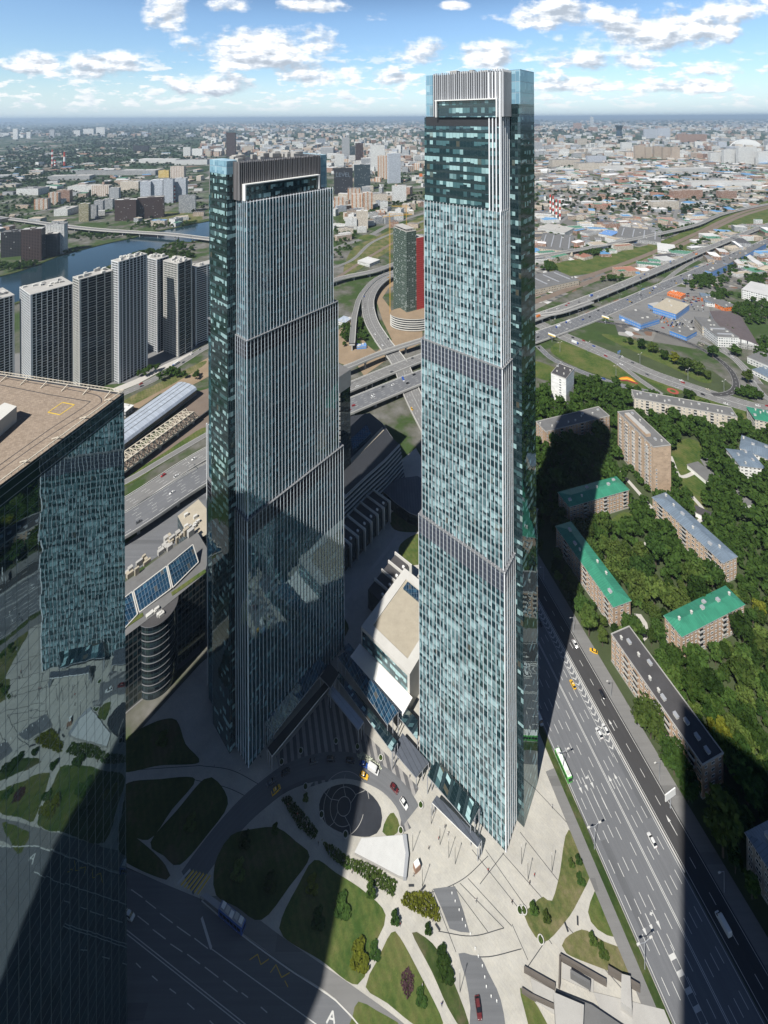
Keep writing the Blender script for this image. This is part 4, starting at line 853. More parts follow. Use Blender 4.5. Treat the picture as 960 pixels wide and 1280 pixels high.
# striped paving of the arrival court
m_, t_ = newmat('striped_paving'); gp = t_.n('ShaderNodeNewGeometry'); sp_ = t_.n('ShaderNodeVectorMath', {0: gp, 1: (.632, .775, 0)}, out='Value', operation='DOT_PRODUCT')
sp_ = t_.n('ShaderNodeVectorMath', {0: gp, 1: (.95, .31, 0)}, out='Value', operation='DOT_PRODUCT')
ms_ = t_.m('GREATER_THAN', t_.m('FRACT', t_.m('DIVIDE', sp_, 3.4)), .52)
out(t_, pbsdf(t_, t_.n('ShaderNodeVectorMath', {0: t_.mix(ms_, (.10, .10, .105), (.27, .26, .25)), 'Scale': t_.m('ADD', .75, t_.m('MULTIPLY', t_.noise(gp, .5, 4), .5))}, operation='SCALE'), .8))
M['stripe'] = m_
flat('arrival_court', [(345, 945), (372, 915), (408, 868), (452, 912), (490, 950), (524, 985), (512, 1006), (480, 972), (440, 948), (390, 950), (350, 968)], M['stripe'], .02, 'arrival court with striped dark and pale paving', 'paving')
flat('arrival_court', [(385, 985), (400, 970), (450, 966), (500, 1010), (514, 1035), (506, 1040), (480, 1010), (440, 976), (405, 978)], M['stripe'], .031, 'striped strip round the stone island', 'paving')
flat('footway', [(250, 815), (160, 890), (60, 990), (60, 940), (155, 868), (250, 795)], M['asphl'], .04, 'sunlit street between the lower tower and the offices', 'road')
# ================================================================ buildings
def ccw2(P_):
    return P_ if sum(P_[i][0]*P_[(i+1) % len(P_)][1]-P_[(i+1) % len(P_)][0]*P_[i][1] for i in range(len(P_))) > 0 else P_[::-1]
# ---- window units used as parts (origin on the wall face, local +X to the right, -Y outwards)
def window_unit(name, w, h, frame=.12, bal=False):
    a = MB(); z0, z1 = 0, h
    for (x0, x1, y0, y1) in ((-w/2, w/2, z0, z0+frame), (-w/2, w/2, z1-frame, z1), (-w/2, -w/2+frame, z0+frame, z1-frame), (w/2-frame, w/2, z0+frame, z1-frame), (-.05, .05, z0+frame, z1-frame)):
        a.prism([(x0, -.10), (x1, -.10), (x1, .02), (x0, .02)], y0, y1, 0, 0, True)
    a.face([(-w/2+.05, -.03, z0+.05), (w/2-.05, -.03, z0+.05), (w/2-.05, -.03, z1-.05), (-w/2+.05, -.03, z1-.05)], 1)
    return a.mesh(name, [M['white'], M['pane']])
WIN = window_unit('window', 1.5, 1.5); WINW = window_unit('window', 2.2, 1.5)
def balcony_mesh():
    a = MB(); w, d = 3.0, 1.1
    a.prism([(-w/2, -d), (w/2, -d), (w/2, 0), (-w/2, 0)], -.15, 0, 0, 0, True)
    for q in ([(-w/2, -d), (w/2, -d), (w/2, -d+.08), (-w/2, -d+.08)], [(-w/2, -d+.08), (-w/2+.08, -d+.08), (-w/2+.08, 0), (-w/2, 0)], [(w/2-.08, -d+.08), (w/2, -d+.08), (w/2, 0), (w/2-.08, 0)]): a.prism(q, 0, 1.0, 0, 0)
    a.prism([(-w/2+.1, -d+.12), (w/2-.1, -d+.12), (w/2-.1, -d+.16), (-w/2+.1, -d+.16)], 1.0, 2.3, 1, 1)
    return a.mesh('balcony', [M['concl'], M['pane']])
BAL = balcony_mesh()
def brick_mat(name, col, joints=(.75, 2.8)):
    m, t = newmat(name); uv = t.n('ShaderNodeUVMap'); gp = t.n('ShaderNodeNewGeometry')
    bk = t.n('ShaderNodeTexBrick', {'Vector': uv, 'Color1': (*[c*.86 for c in col], 1), 'Color2': (*[min(1, c*1.12) for c in col], 1), 'Mortar': (*[min(1, c*1.15+.05) for c in col], 1), 'Scale': 1.0, 'Mortar Size': .04, 'Brick Width': 3.0, 'Row Height': 1.4})
    k = t.m('ADD', .72, t.m('MULTIPLY', t.noise(uv, .22, 6, .7), .56))
    out(t, pbsdf(t, t.n('ShaderNodeVectorMath', {0: bk, 'Scale': k}, operation='SCALE'), .9, 0, .2)); return m
M['bk1'] = brick_mat('salmon_brick', (.385, .275, .195)); M['bk2'] = brick_mat('tan_brick', (.42, .31, .22)); M['bk3'] = brick_mat('grey_brick', (.30, .27, .24)); M['panel'] = brick_mat('cream_panels', (.50, .45, .38)); M['wpan'] = brick_mat('white_panels', (.66, .66, .64))
VIS_CAM = Vector((0, 0, 0))
def slab_block(name, label, P0, ax, L, W_, H_, wall, roof, style='hip', rows=None, col=3.1, win=True, bal=(), group=None, vents=6, over=.5, doors=True, pent=None):
    """long residential block: P0 ground corner, ax along the long side (to its right when seen from that side), W_ to the left of ax"""
    ax = Vector((ax[0], ax[1], 0)).normalized(); ay = Vector((-ax.y, ax.x, 0)); P0 = Vector((P0[0], P0[1], 0))
    root = thing(name, label, 'apartment block', P0, group)
    def P(a, b): p = P0+ax*a+ay*b; return (p.x, p.y)
    rect = [P(0, 0), P(L, 0), P(L, W_), P(0, W_)]; keep([P(-2, -2), P(L+2, -2), P(L+2, W_+2), P(-2, W_+2)])
    mb = MB(); mb.prism(rect, -.2, H_, 0, None if style == 'hip' else 1); mb.prism([P(-.12, -.12), P(L+.12, -.12), P(L+.12, W_+.12), P(-.12, W_+.12)], -.2, .7, 1, None)
    wl = mb.build('wall', [M[wall], M['conc']], root)
    mr = MB(); o = over
    if style == 'hip':
        r = 2.0; e = [P(-o, -o), P(L+o, -o), P(L+o, W_+o), P(-o, W_+o)]; k0, k1 = P(W_*.5, W_/2), P(L-W_*.5, W_/2)
        E = [(*p, H_) for p in e]; K0, K1 = (*k0, H_+r), (*k1, H_+r)
        def fc(pts, ua):
            uvs = [((Vector(p)-P0).dot(ua), p[2]*3) for p in pts]; mr.face(pts, 0, uvs)
        fc([E[0], E[1], K1, K0], ax); fc([E[2], E[3], K0, K1], ax); fc([E[1], E[2], K1], ay); fc([E[3], E[0], K0], ay)
        mr.prism(e, H_-.3, H_-.02, 1, 1, True)
        rf = mr.build('roof', [M[roof], M['concl']], root)
        ridge = lambda a, b: H_+r*max(0, 1-abs(b-W_/2)/(W_/2))*.9
    else:
        for q in ([P(-.15, -.15), P(L+.15, -.15), P(L+.15, .25), P(-.15, .25)], [P(-.15, W_-.25), P(L+.15, W_-.25), P(L+.15, W_+.15), P(-.15, W_+.15)], [P(-.15, .25), P(.25, .25), P(.25, W_-.25), P(-.15, W_-.25)], [P(L-.25, .25), P(L+.15, .25), P(L+.15, W_-.25), P(L-.25, W_-.25)]): mr.prism(q, H_-.1, H_+.55, 1, 1, True)
        mr.face([(*P(.2, .2), H_+.06), (*P(L-.2, .2), H_+.06), (*P(L-.2, W_-.2), H_+.06), (*P(.2, W_-.2), H_+.06)], 0)
        rf = mr.build('roof', [M[roof], M['conc']], root); ridge = lambda a, b: H_
    for k in range(vents):
        a = L*(k+.5+R.uniform(-.3, .3))/vents; b = W_*R.choice((.28, .5, .72)); z = ridge(a, b); mv = MB()
        kind = R.random()
        if kind < .5: mv.box(P(a, b), 1.1, .8, z-.3, z+1.5, math.atan2(ax.y, ax.x), 0); mv.box(P(a, b), 1.4, 1.1, z+1.5, z+1.7, math.atan2(ax.y, ax.x), 0); mv.build('chimney', M['concl'], rf)
        else: mv.box(P(a, b), 2.2, 1.6, z-.3, z+1.0, math.atan2(ax.y, ax.x), 0); mv.box(P(a, b), 2.5, 1.9, z+1.0, z+1.15, math.atan2(ax.y, ax.x), 1); mv.build('roof_hatch', [M['concl'], M['alud']], rf)
    if pent:
        mv = MB(); mv.prism([P(*q) for q in pent], H_, H_+2.8, 0, 1); mv.build('lift_house', [M[wall], M['conc']], rf)
    # windows on the two walls turned to the viewer
    rows = rows or max(1, int(round(H_/3.0))); sides = []
    for (a, d, nrm, Ls) in ((P0, ax, -ay, L), (P0+ax*L, ay, ax, W_), (P0+ax*L+ay*W_, -ax, ay, L), (P0+ay*W_, -ay, -ax, W_)):
        if (VIS_CAM-(a+d*Ls/2)).dot(nrm) > 0: sides.append((a, d, nrm, Ls))
    left = 98; sides.sort(key=lambda q: -q[3]); rh = H_/rows
    if win:
        for a, d, nrm, Ls in sides:
            n = int((Ls-1.5)/col); n = max(n, 1); rz = math.atan2(d.y, d.x)
            if Ls > 25: n = min(n, left//rows)
            step = Ls/n
            for i in range(n):
                for j in range(rows):
                    isb = (i % 6) in bal and j > 0 and Ls > 25
                    if not isb and left <= 0: continue
                    p = a+d*(step*(i+.5))+Vector((0, 0, rh*j+rh*.32))-P0
                    if isb: inst('balcony', BAL, root, p-Vector((0, 0, .4)), rz)
                    else: inst('window', WINW if (i % 3 == 1) else WIN, root, p, rz); left -= 1
    return root
# ---- brick blocks in the park, right of the avenue (roof corners read off the photo)
def corner(px_, py_, H_): p = g(px_, py_, H_); return Vector((p.x, p.y, 0))
def block_px(a, b, c, H_, *args, **kw):
    """a,b: ends of the near long eave, c: the far corner beyond b; all at eave height"""
    A_, B_, C_ = (corner(*q, H_) for q in (a, b, c)); d = B_-A_; L = d.length; d.normalize(); n = Vector((-d.y, d.x, 0)); W_ = abs((C_-B_).dot(n))
    return A_, d, L, max(W_, 10)
gB = 'brick apartment blocks in the park'
def brickblock(label, a, b, c, H_, wall, roof, **kw):
    A_, d, L, W_ = block_px(a, b, c, H_); kw.setdefault('group', gB); return slab_block('apartment_block', label, A_, d, L, W_, H_, wall, roof, **kw)
brickblock('green roofed brick block half in the tower shadow, short, below the brown high rise', (711.7, 633), (786, 611.7), (773, 595), 15.5, 'bk1', 'green', bal=(4,))
brickblock('longest green roofed brick block, set end on along the avenue', (695, 658), (766.7, 758), (788, 750), 15.5, 'bk1', 'green', bal=(3,))
brickblock('green roofed brick block turned broadside, nearest the long dark roofed block', (852, 795), (930, 755), (907, 733), 15.5, 'bk1', 'green', bal=(4,))
brickblock('long brick block with blue grey sheet roof among dense trees', (815.7, 621.7), (903, 703), (922.7, 696.7), 15.5, 'bk2', 'blueg', bal=(2,))
brickblock('long brick block with dark felt roof, its near end in deep shade', (764, 793), (878, 957), (905, 943), 16, 'bk1', 'roofd', style='flat', vents=11, bal=(3, 5))
brickblock('brick block with flat grey roof crossed by the tip of the tower shadow', (682, 540), (762, 520), (750, 508), 15, 'bk1', 'roofg', style='flat', vents=9, bal=(4,))
A_ = corner(933, 1042, 16); slab_block('apartment_block', 'shaded brick block with blue grey roof cut off by the right picture edge', A_, AN, 14, 50, 16, 'bk3', 'blueg', group=gB) if False else None
P_ = A_-AD*52
slab_block('apartment_block', 'shaded brick block with blue grey roof cut off by the right picture edge', (A_.x, A_.y), -AD, 52, 14, 16, 'bk3', 'blueg', group=gB)
brickblock('long cream panel block with grey roof behind the park, facing the curved road', (793, 498), (921.7, 521.7), (922, 511), 15.5, 'panel', 'roofg', style='flat', vents=14, bal=(2, 5), group=None)
brickblock('low block with small green roof at the right picture edge', (944, 524), (975, 530), (985, 518), 12, 'panel', 'green', group=None)
brickblock('white block with blue grey roof and dormers at the park edge', (908, 561), (925, 582), (950, 578), 11, 'wpan', 'blueg', group=None, vents=4)
brickblock('low white wing with blue grey roof beyond the dormered white block', (925, 560), (975, 580), (985, 566), 10, 'wpan', 'blueg', group=None, vents=4)
# brown high rise with white loggias
A_, d_, L_, W_ = block_px((772, 515), (816.7, 559.3), (837, 555), 40)
hr = slab_block('high_rise', 'thirteen storey brown brick high rise standing alone in the park', A_, d_, L_, W_, 40, 'bk2', 'roofg', style='flat', rows=13, col=5.0, vents=7, pent=[(6, 3), (34, 3), (34, 7.5), (6, 7.5)], group=None)
mp = MB(); mq = MB()
for k in range(5):
    p = A_+d_*(3+k*L_/5.3); n_ = Vector((d_.y, -d_.x, 0))
    mp = MB(); q = [p, p+d_*2.6, p+d_*2.6+n_*.9, p+n_*.9]; mp.prism(ccw2([(v.x, v.y) for v in q]), 3, 37, 0, 0); mp.build('loggia_stack', facade('loggia_stack_wall', (.55, .52, .48), 2.6, 3.08, .8, .45, lite=.5) if k == 0 else bpy.data.materials['loggia_stack_wall'], hr)
# white slab with a ladder of dark windows
P0 = g(689, 500); P1 = g(707.7, 508)
ws = slab_block('high_rise', 'narrow white slab with one column of dark windows and a dark roof', P0, (P1-P0), (P1-P0).length, 26, 31, 'wpan', 'roofd', style='flat', rows=10, col=30, win=False, vents=5)
for j in range(9): inst('window', WINW, ws, ((P1-P0).normalized()*((P1-P0).length*.62))+Vector((0, 0, 3.5+j*2.9)), math.atan2((P1-P0).y, (P1-P0).x))
# low garages and sheds in the park
def shed(name, label, a, b, c, H_, wall, roof, cat='shed', parapet=.4, group=None, uvroof=False):
    A_, d, L, W_ = (lambda A, B, Cc: (A, (B-A).normalized(), (B-A).length, abs((Cc-B).dot(Vector((-(B-A).y, (B-A).x, 0)).normalized()))))(*(corner(*q, H_) for q in (a, b, c)))
    n = Vector((-d.y, d.x, 0)); W_ = max(W_, 3)
    root = thing(name, label, cat, A_, group); P = lambda u, v: tuple((A_+d*u+n*v)[:2])
    mb = MB(); mb.prism([P(0, 0), P(L, 0), P(L, W_), P(0, W_)], -.2, H_, 0, None); mb.build('wall', M[wall], root)
    mr = MB(); mr.prism([P(-.3, -.3), P(L+.3, -.3), P(L+.3, W_+.3), P(-.3, W_+.3)], H_, H_+parapet, 1, 0); mr.build('roof', [M[roof], M['conc']], root)
    keep([P(-1.5, -1.5), P(L+1.5, -1.5), P(L+1.5, W_+1.5), P(-1.5, W_+1.5)])
    return root, P, L, W_
shed('garage', 'long low white walled garage with flat grey roof on the park lawn', (859, 581), (883, 601), (893, 594), 3.4, 'white', 'roofg', 'garage')
shed('garage', 'small white hut with dark roof behind the blue grey roofed block', (868, 640), (889, 650), (893, 643), 3.2, 'white', 'roofd', 'hut')
flat('path', [(875, 574), (884, 572), (942, 628), (928, 634), (905, 620)], M['asphl'], .05, 'grey ramp road through the park lawn', 'path')
shed('garage', 'white walled end of the ramp road in the park', (928, 634), (941, 629), (938, 624), 2.5, 'white', 'roofg', 'garage')
for pts_, lab in (([(757, 572), (775, 590), (795, 612), (815, 635), (830, 650)], 'park path below the brown high rise'), ([(800, 690), (812, 700), (818, 690), (805, 678)], 'bare yard in the park'), ([(838, 570), (850, 595), (870, 590)], 'park path to the garage'), ([(780, 780), (800, 770), (808, 790), (800, 800)], 'gravel yard behind the long green roof'), ([(865, 620), (880, 640), (872, 655)], 'lane beside the small hut')):
    road('path', pts_, 3.2, lab, 'pathl', z=.03, edge=False, step=3, keepw=1.6, cat='path')
lawn([(842, 560), (860, 548), (880, 560), (872, 590), (850, 602), (838, 590)], 'grass', .02, 'open lawn beside the brown high rise')
lawn([(848, 600), (875, 590), (890, 612), (880, 640), (855, 620)], 'grass', .021, 'lawn in front of the long garage')
lawn([(760, 655), (780, 640), (800, 650), (790, 668), (768, 670)], 'grass', .02, 'small sunny lawn inside the brick courtyard')
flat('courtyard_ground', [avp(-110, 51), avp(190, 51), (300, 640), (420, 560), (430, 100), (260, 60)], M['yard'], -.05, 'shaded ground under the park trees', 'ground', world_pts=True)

# ---- white apartment towers by the river
M['towerw'] = simple('weathered_white_cladding', (.56, .57, .58), .7, .12, .08)
M['gridw'] = glass_wall('apartment_glass', 1.6, 3.0, (.006, .008, .012), (.016, .02, .027), (.12, .13, .14), .66, .9, ior=1.35, wob=.01)
def grid_tower(label, px_, py_, H_, ang, xr, xl, rib=3.2, slab=3.0, wallc='white', dense=.9, roofmat='conc', group='white apartment towers by the river', stagger=False, brow=False):
    """tower with a real grid of ribs and floor slabs; front ground corner at the photo point under (px_,py_) roof height"""
    P0 = corner(px_, py_, H_); ax = Vector((math.cos(ang), math.sin(ang), 0)); ay = Vector((-ax.y, ax.x, 0))
    L = fit(P0+Vector((0, 0, H_)), ax, xr); W_ = fit(P0+Vector((0, 0, H_)), ay, xl); W_ = min(max(W_, 8), 40); L = min(max(L, 8), 90)
    root = thing('apartment_tower', label, 'apartment tower', P0, group); P = lambda a, b: tuple((P0+ax*a+ay*b)[:2])
    mb = MB(); mb.prism([P(.35, .35), P(L-.35, .35), P(L-.35, W_-.35), P(.35, W_-.35)], 0, H_, 0, 0); mb.build('glazing', M['gridw'], root)
    mg_ = MB(); nf = int(H_/slab)
    for side, (Ls, f) in enumerate(((L, lambda s, o: P(s, -o)), (W_, lambda s, o: P(-o, Ls_-s)))):
        pass
    def bar(a0, a1, b0, b1, z0, z1): mg_.prism([P(a0, b0), P(a1, b0), P(a1, b1), P(a0, b1)], z0, z1, 0, 0, True)
    n = max(2, int(L/rib))
    for k in range(nf+1):
        z = H_*k/nf; h = .5*dense
        if stagger:
            for i in range(n):
                if (i+k) % 2: bar(L*i/n, L*(i+1)/n, -.05, .4, z-h, z)
                else: bar(L*i/n, L*(i+1)/n, -.05, .4, z-h*.35, z)
        else: bar(0, L, -.05, .4, max(0, z-h), z)
        bar(-.05, .4, .4, W_, max(0, z-h*1.5), z)
    for i in range(n+1):
        wd = .95*dense if i not in (0, n) else 2.0; a = min(max(L*i/n-wd/2, 0), L-wd); bar(a, a+wd, -.12, .4, 0, H_+.3)
    m_n = max(2, int(W_/3))
    for i in range(m_n+1):
        b = min(max(W_*i/m_n-.5, 0), W_-1.0); bar(-.12, .4, b, b+(.55 if 0 < i < m_n else 1.0), 0, H_+.3)
    mg_.build('facade_grid', M['towerw'] if wallc == 'white' else M[wallc], root)
    mr = MB(); mr.prism([P(-.2, -.2), P(L+.2, -.2), P(L+.2, W_+.2), P(-.2, W_+.2)], H_, H_+.6, 1, 0); rf = mr.build('roof', [M[roofmat], M[wallc]], root)
    for k in range(13):
        a, b = R.uniform(2, max(3, L-4)), R.uniform(2, max(2.5, W_-2)); mv = MB(); mv.box(P(a, b), R.uniform(2, 5), R.uniform(1.5, 4), H_+.5, H_+R.uniform(1.8, 4.6), ang, 0); mv.build('roof_box', M['concl'], rf)
    keep([P(-2, -2), P(L+2, -2), P(L+2, W_+2), P(-2, W_+2)]); return root
tang = math.atan2(.884, .468)
grid_tower('white apartment tower leftmost of the riverside row, half cut by the picture edge', -8, 376, 120, tang-.1, 18, -40, rib=4.6)
grid_tower('broad white grid tower second from the left in the riverside row', 38, 369, 126, tang-.15, 92, 17, rib=5.2, stagger=True)
grid_tower('dark tower with pale balcony bands between two white riverside towers', 99, 350, 138, tang-.1, 141, 91, rib=9, dense=1.0, wallc='concl', stagger=True)
grid_tower('tallest slim white tower of the riverside row, standing nearest', 148, 328, 150, tang, 184, 139, rib=4.6, dense=1.1)
grid_tower('thin white tower behind the tallest riverside tower', 196, 325, 130, tang, 211, 182, rib=4.4)
grid_tower('dark banded tower at the right end of the riverside row', 222, 330, 128, tang, 240, 204, rib=8, dense=1.0, wallc='concl', stagger=True)
grid_tower('wide slab with close white balcony bands next to the lower slim tower', 244, 335, 112, tang-.2, 300, 237, rib=16, dense=1.9, wallc='white')

# ---- tower half hidden behind the lower slim tower
P0 = g(424, 640); hd = thing('office_tower', 'dark office tower with pale concrete top, mostly hidden behind the lower slim tower', 'office tower', (P0.x, P0.y, 0))
bs = lambda a, b: tuple((P0-TV*0+TU*a+TV*b)[:2])
mb = MB(); mb.prism(ccw2([bs(0, 0), bs(0, 14), bs(28, 14), bs(28, 0)]), 0, 98, 0, 1); mb.build('wall', [M['dkglass'], M['conc']], hd)
mb = MB(); mb.prism(ccw2([bs(-.4, -.4), bs(-.4, 14.4), bs(28, 14.4), bs(28, -.4)]), 98, 112, 0, 1); mb.build('concrete_top', [M['conc'], M['roofg']], hd)
for k in range(24):
    for q_ in (bs(-.5, .9), bs(1.2, -.4)): mb = MB(); mb.box(q_, .6, .5, 4+k*4, 6.4+k*4, math.atan2(TU.y, TU.x), 0); mb.build('corner_block', M['concl'], hd)
mb = MB(); keep([bs(-3, -3), bs(-3, 28), bs(32, 28), bs(32, -3)])

# ---- tower under construction with a red side and round podium
uc = thing('construction_tower', 'unfinished tower with green netting and a red painted side, crane above', 'construction site', g(515, 398))
P0 = g(521, 402); ua = Vector((.86, .51, 0)); ub = Vector((-.51, .86, 0)); q = lambda a, b: tuple((P0+ua*a+ub*b)[:2])
Hc = 146
M['net'] = facade('green_netting', (.075, .105, .085), 3.2, 3.4, .55, .5, (.020, .035, .030), lite=.2)
M['redside'] = facade('red_cladding', (.34, .035, .03), 2.4, 3.4, .9, .2, (.16, .015, .015), lite=0)
mb = MB(); mb.prism(ccw2([q(0, 0), q(0, 40), q(-19, 40), q(-19, 0)]), 6, Hc, 0, 1); mb.build('netted_wall', [M['net'], M['conc']], uc)
mb = MB(); mb.prism(ccw2([q(0, -.6), q(14, -.6), q(14, 38), q(0, 38)]), 6, Hc-12, 0, 1); mb.build('red_wall', [M['redside'], M['conc']], uc)
mb = MB()
for i in range(7):
    for j in range(5): mb.box(q(-18+i*2.9, 2+j*9), .7, .7, Hc, Hc+3.2, 0, 0)
mb.prism(ccw2([q(-2, 3), q(-2, 38), q(-18, 38), q(-18, 3)]), Hc+3.2, Hc+3.7, 0, 0, True); mb.build('top_storey', M['conc'], uc)
mb = MB(); cx_, cy_ = q(-12, -6)
ring_ = [(cx_+34*math.cos(a)*1.05, cy_+22*math.sin(a)) for a in np.linspace(0, 2*math.pi, 40, endpoint=False)]
for k in range(5):
    z = 1+k*3.4; mb.prism(ring_, z, z+1.0, 0, 0, True); mb.prism([(cx_+(x-cx_)*.955, cy_+(y-cy_)*.955) for x, y in ring_], z+1, z+3.4, 1, None)
mb.prism(ring_, 18, 19, 0, 2); mb.build('round_podium', [M['concl'], M['dkglass'], M['soil']], uc); keep(ring_)
crn = thing('tower_crane', 'yellow tower crane beside the unfinished red sided tower', 'crane', q(-22, 46)+(0,))
def crane(root, x, y, h, jib, ang, mat):
    mb = MB()
    for sx in (-.8, .8):
        for sy in (-.8, .8): mb.bar((x+sx, y+sy, 0), (x+sx, y+sy, h), .3)
    for k in range(int(h/4)):
        z = k*4; mb.bar((x-.8, y-.8, z), (x+.8, y-.8, z+4), .16); mb.bar((x+.8, y-.8, z), (x+.8, y+.8, z+4), .16); mb.bar((x-.8, y+.8, z), (x-.8, y-.8, z+4), .16)
    mb.build('mast', mat, root); mb = MB(); c, s = math.cos(ang), math.sin(ang)
    T_ = lambda a, z, o=0: (x+c*a-s*o, y+s*a+c*o, z)
    mb.bar(T_(-jib*.3, h), T_(jib, h+1), .6); mb.bar(T_(0, h+5), T_(jib, h+1.6), .3); mb.bar(T_(0, h), T_(0, h+6), .8); mb.bar(T_(0, h+5), T_(-jib*.3, h), .3)
    for k in range(int(jib/3)): mb.bar(T_(k*3, h+.3), T_(k*3+1.5, h+5-(k*3+1.5)/jib*3.6), .2)
    mb.build('jib', mat, root); mb = MB(); mb.box(T_(-jib*.27, 0)[:2], 3, 1.6, h-2.4, h-.1, ang); mb.build('counterweight', M['conc'], root)
M['crane'] = simple('crane_yellow', (.60, .33, .03), .5, .1)
crane(crn, *q(-22, 46), 162, 40, .3, M['crane'])
# construction yard around it
flat('building_site', [(430, 430), (455, 470), (480, 452), (505, 440), (528, 428), (528, 405), (510, 412), (498, 405), (488, 385), (478, 372), (486, 360), (505, 352), (528, 350), (528, 330), (480, 345), (468, 368), (478, 400), (490, 425), (470, 440), (445, 420)], M['soil'], -.02, 'sandy building site around the unfinished tower', 'building site')
flat('building_site', [(420, 415), (440, 400), (452, 420), (468, 446), (440, 460), (420, 452)], M['soil'], -.03, 'sandy building site beside the flyover', 'building site')

# ---- dark curved office with stepped bands
cb = thing('banded_office', 'dark curved office with stepped pale bands between the two slim towers', 'office building', g(460, 610))
cpx = [(436, 522), (462, 517), (478, 530), (490, 548), (499, 556), (480, 576), (455, 598), (432, 620), (418, 600), (420, 540)]
H_ = 30.0; P_ = ccw2([tuple(g(x, y, H_)[:2]) for x, y in cpx]); ce = np.mean(np.array(P_), 0)
sc_ = lambda f: [(ce[0]+(x-ce[0])*f, ce[1]+(y-ce[1])*f) for x, y in P_]
mb = MB(); mw = MB()
for k in range(9):
    f = 1.16-k*.018; z = H_*k/9; mb.prism(sc_(f), z, z+H_/9*.62, 0, None); mw.prism(sc_(f+.012), z+H_/9*.62, z+H_/9, 0, 0, True)
mb.build('glazing', M['dkglass'], cb); mw.build('pale_bands', M['alud'], cb)
mb = MB(); mb.prism(sc_(1.0), H_, H_+.8, 0, 1); rf = mb.build('roof', [M['alud'], M['dark']], cb)
mb = MB(); qq = [tuple(g(x, y, H_+4)[:2]) for x, y in ((439, 548), (458, 531), (464, 541), (441, 562))]; mb.prism(ccw2(qq), H_+.8, H_+4, 0, 0); mb.build('glass_rooflight', M['blueglass'], rf)
mb = MB(); qq = [tuple(g(x, y, H_+1)[:2]) for x, y in ((438, 574), (478, 534), (480, 538), (439, 579))]; mb.prism(ccw2(qq), H_+.8, H_+1.3, 0, 0); mb.build('tan_terrace', M['tan'], rf)
keep(sc_(1.2))
# canopy eye at its foot
mb = MB(); ey = curved([(440, 614), (450, 605), (460, 596), (458, 602), (449, 611)], 1.5); mb.prism(ccw2(ey), 3, 3.5, 0, 0, True); mb.prism(ccw2([(x*.998, y*.999) for x, y in ey]), 0, 3, 1, None)
tag(mb.build('entrance_canopy', [M['white'], M['dkglass']]), 'white lens shaped entrance canopy at the foot of the banded office', 'canopy')
# dark hall roof
dh = thing('dark_hall', 'broad hall with dark slate roof tucked beside the tall tower', 'hall', g(500, 625))
qq = [tuple(g(x, y, 9)[:2]) for x, y in ((477, 612), (498, 598), (522, 595), (545, 610), (538, 650), (512, 641), (494, 628))]
mb = MB(); mb.prism(ccw2(qq), 0, 8.6, 0, None); mb.build('wall', M['dkglass'], dh); mb = MB(); mb.prism(ccw2(qq), 8.6, 9.1, 1, 0, True); mb.build('roof', [M['slate'], M['alud']], dh); keep(qq)

# ---- two rows of terraces with white party frames
def terrace_row(label, p0, n, pitch, depth, H_, step_dir, roofm, unit, drop=0.0):
    """a row of dark roofed units divided by white portal walls; one thing per house"""
    dd = -TU; o = corner(*p0, H_)
    for k in range(n):
        c = o+step_dir*(pitch*k); root = thing('terrace_house', label[k] if isinstance(label, list) else label, 'house', c, 'terrace houses with white party walls')
        P = lambda a, b: tuple((c+step_dir*a+dd*b)[:2])
        mb = MB(); mb.prism(ccw2([P(.7, .5), P(pitch, .5), P(pitch, depth-2.0), P(.7, depth-2.0)]), 0, H_-2.2, 0, 1); mb.build('wall', [M['dkglass'], M[roofm]], root)
        mb = MB(); mb.prism(ccw2([P(.7, .5), P(pitch, .5), P(pitch, depth-3), P(.7, depth-3)]), H_-2.2, H_-1.7, 1, 0); rf = mb.build('roof', [M[roofm], M['dark']], root)
        mf = MB(); mf.prism(ccw2([P(0, 0), P(.7, 0), P(.7, depth), P(0, depth)]), H_-1.6, H_, 0, 0, True); mf.prism(ccw2([P(0, depth-1.6), P(.7, depth-1.6), P(.7, depth), P(0, depth)]), 0, H_-1.6, 0, 0)
        mf.prism(ccw2([P(0, 0), P(.7, 0), P(.7, depth-1.6), P(0, depth-1.6)]), 0, H_-1.6, 0, None); mf.build('party_wall', M['concl'], root)
        mc = MB(); c2 = P(pitch*.55, depth-4.5); mc.box(c2, 1.6, 1.1, H_-1.75, H_-.6, math.atan2(TU.y, TU.x)); mc.build('skylight', M['white'], rf)
        keep([P(-1, -1), P(pitch+1, -1), P(pitch+1, depth+1), P(-1, depth+1)])
ords = ['first', 'second', 'third', 'fourth', 'fifth', 'sixth', 'seventh']
terrace_row(['%s house of the long terrace, counted from the dark hall' % w for w in ords], (464, 609), 7, 7.6, 21, 17, -TV, 'roofd', 0)
terrace_row(['%s small house behind the low white hall, counted from its far end' % w for w in ords[:4]], (494, 689), 4, 7.6, 15, 14, -TV, 'roofd', 0)
for pts_ in ([(424, 757), (440, 740), (470, 705), (486, 684), (496, 668), (494, 650), (482, 640)],):
    road('path', pts_, 2.6, 'pale curving garden path between the two terraces', 'pathl', z=.04, edge=False, step=2, keepw=0, cat='path')

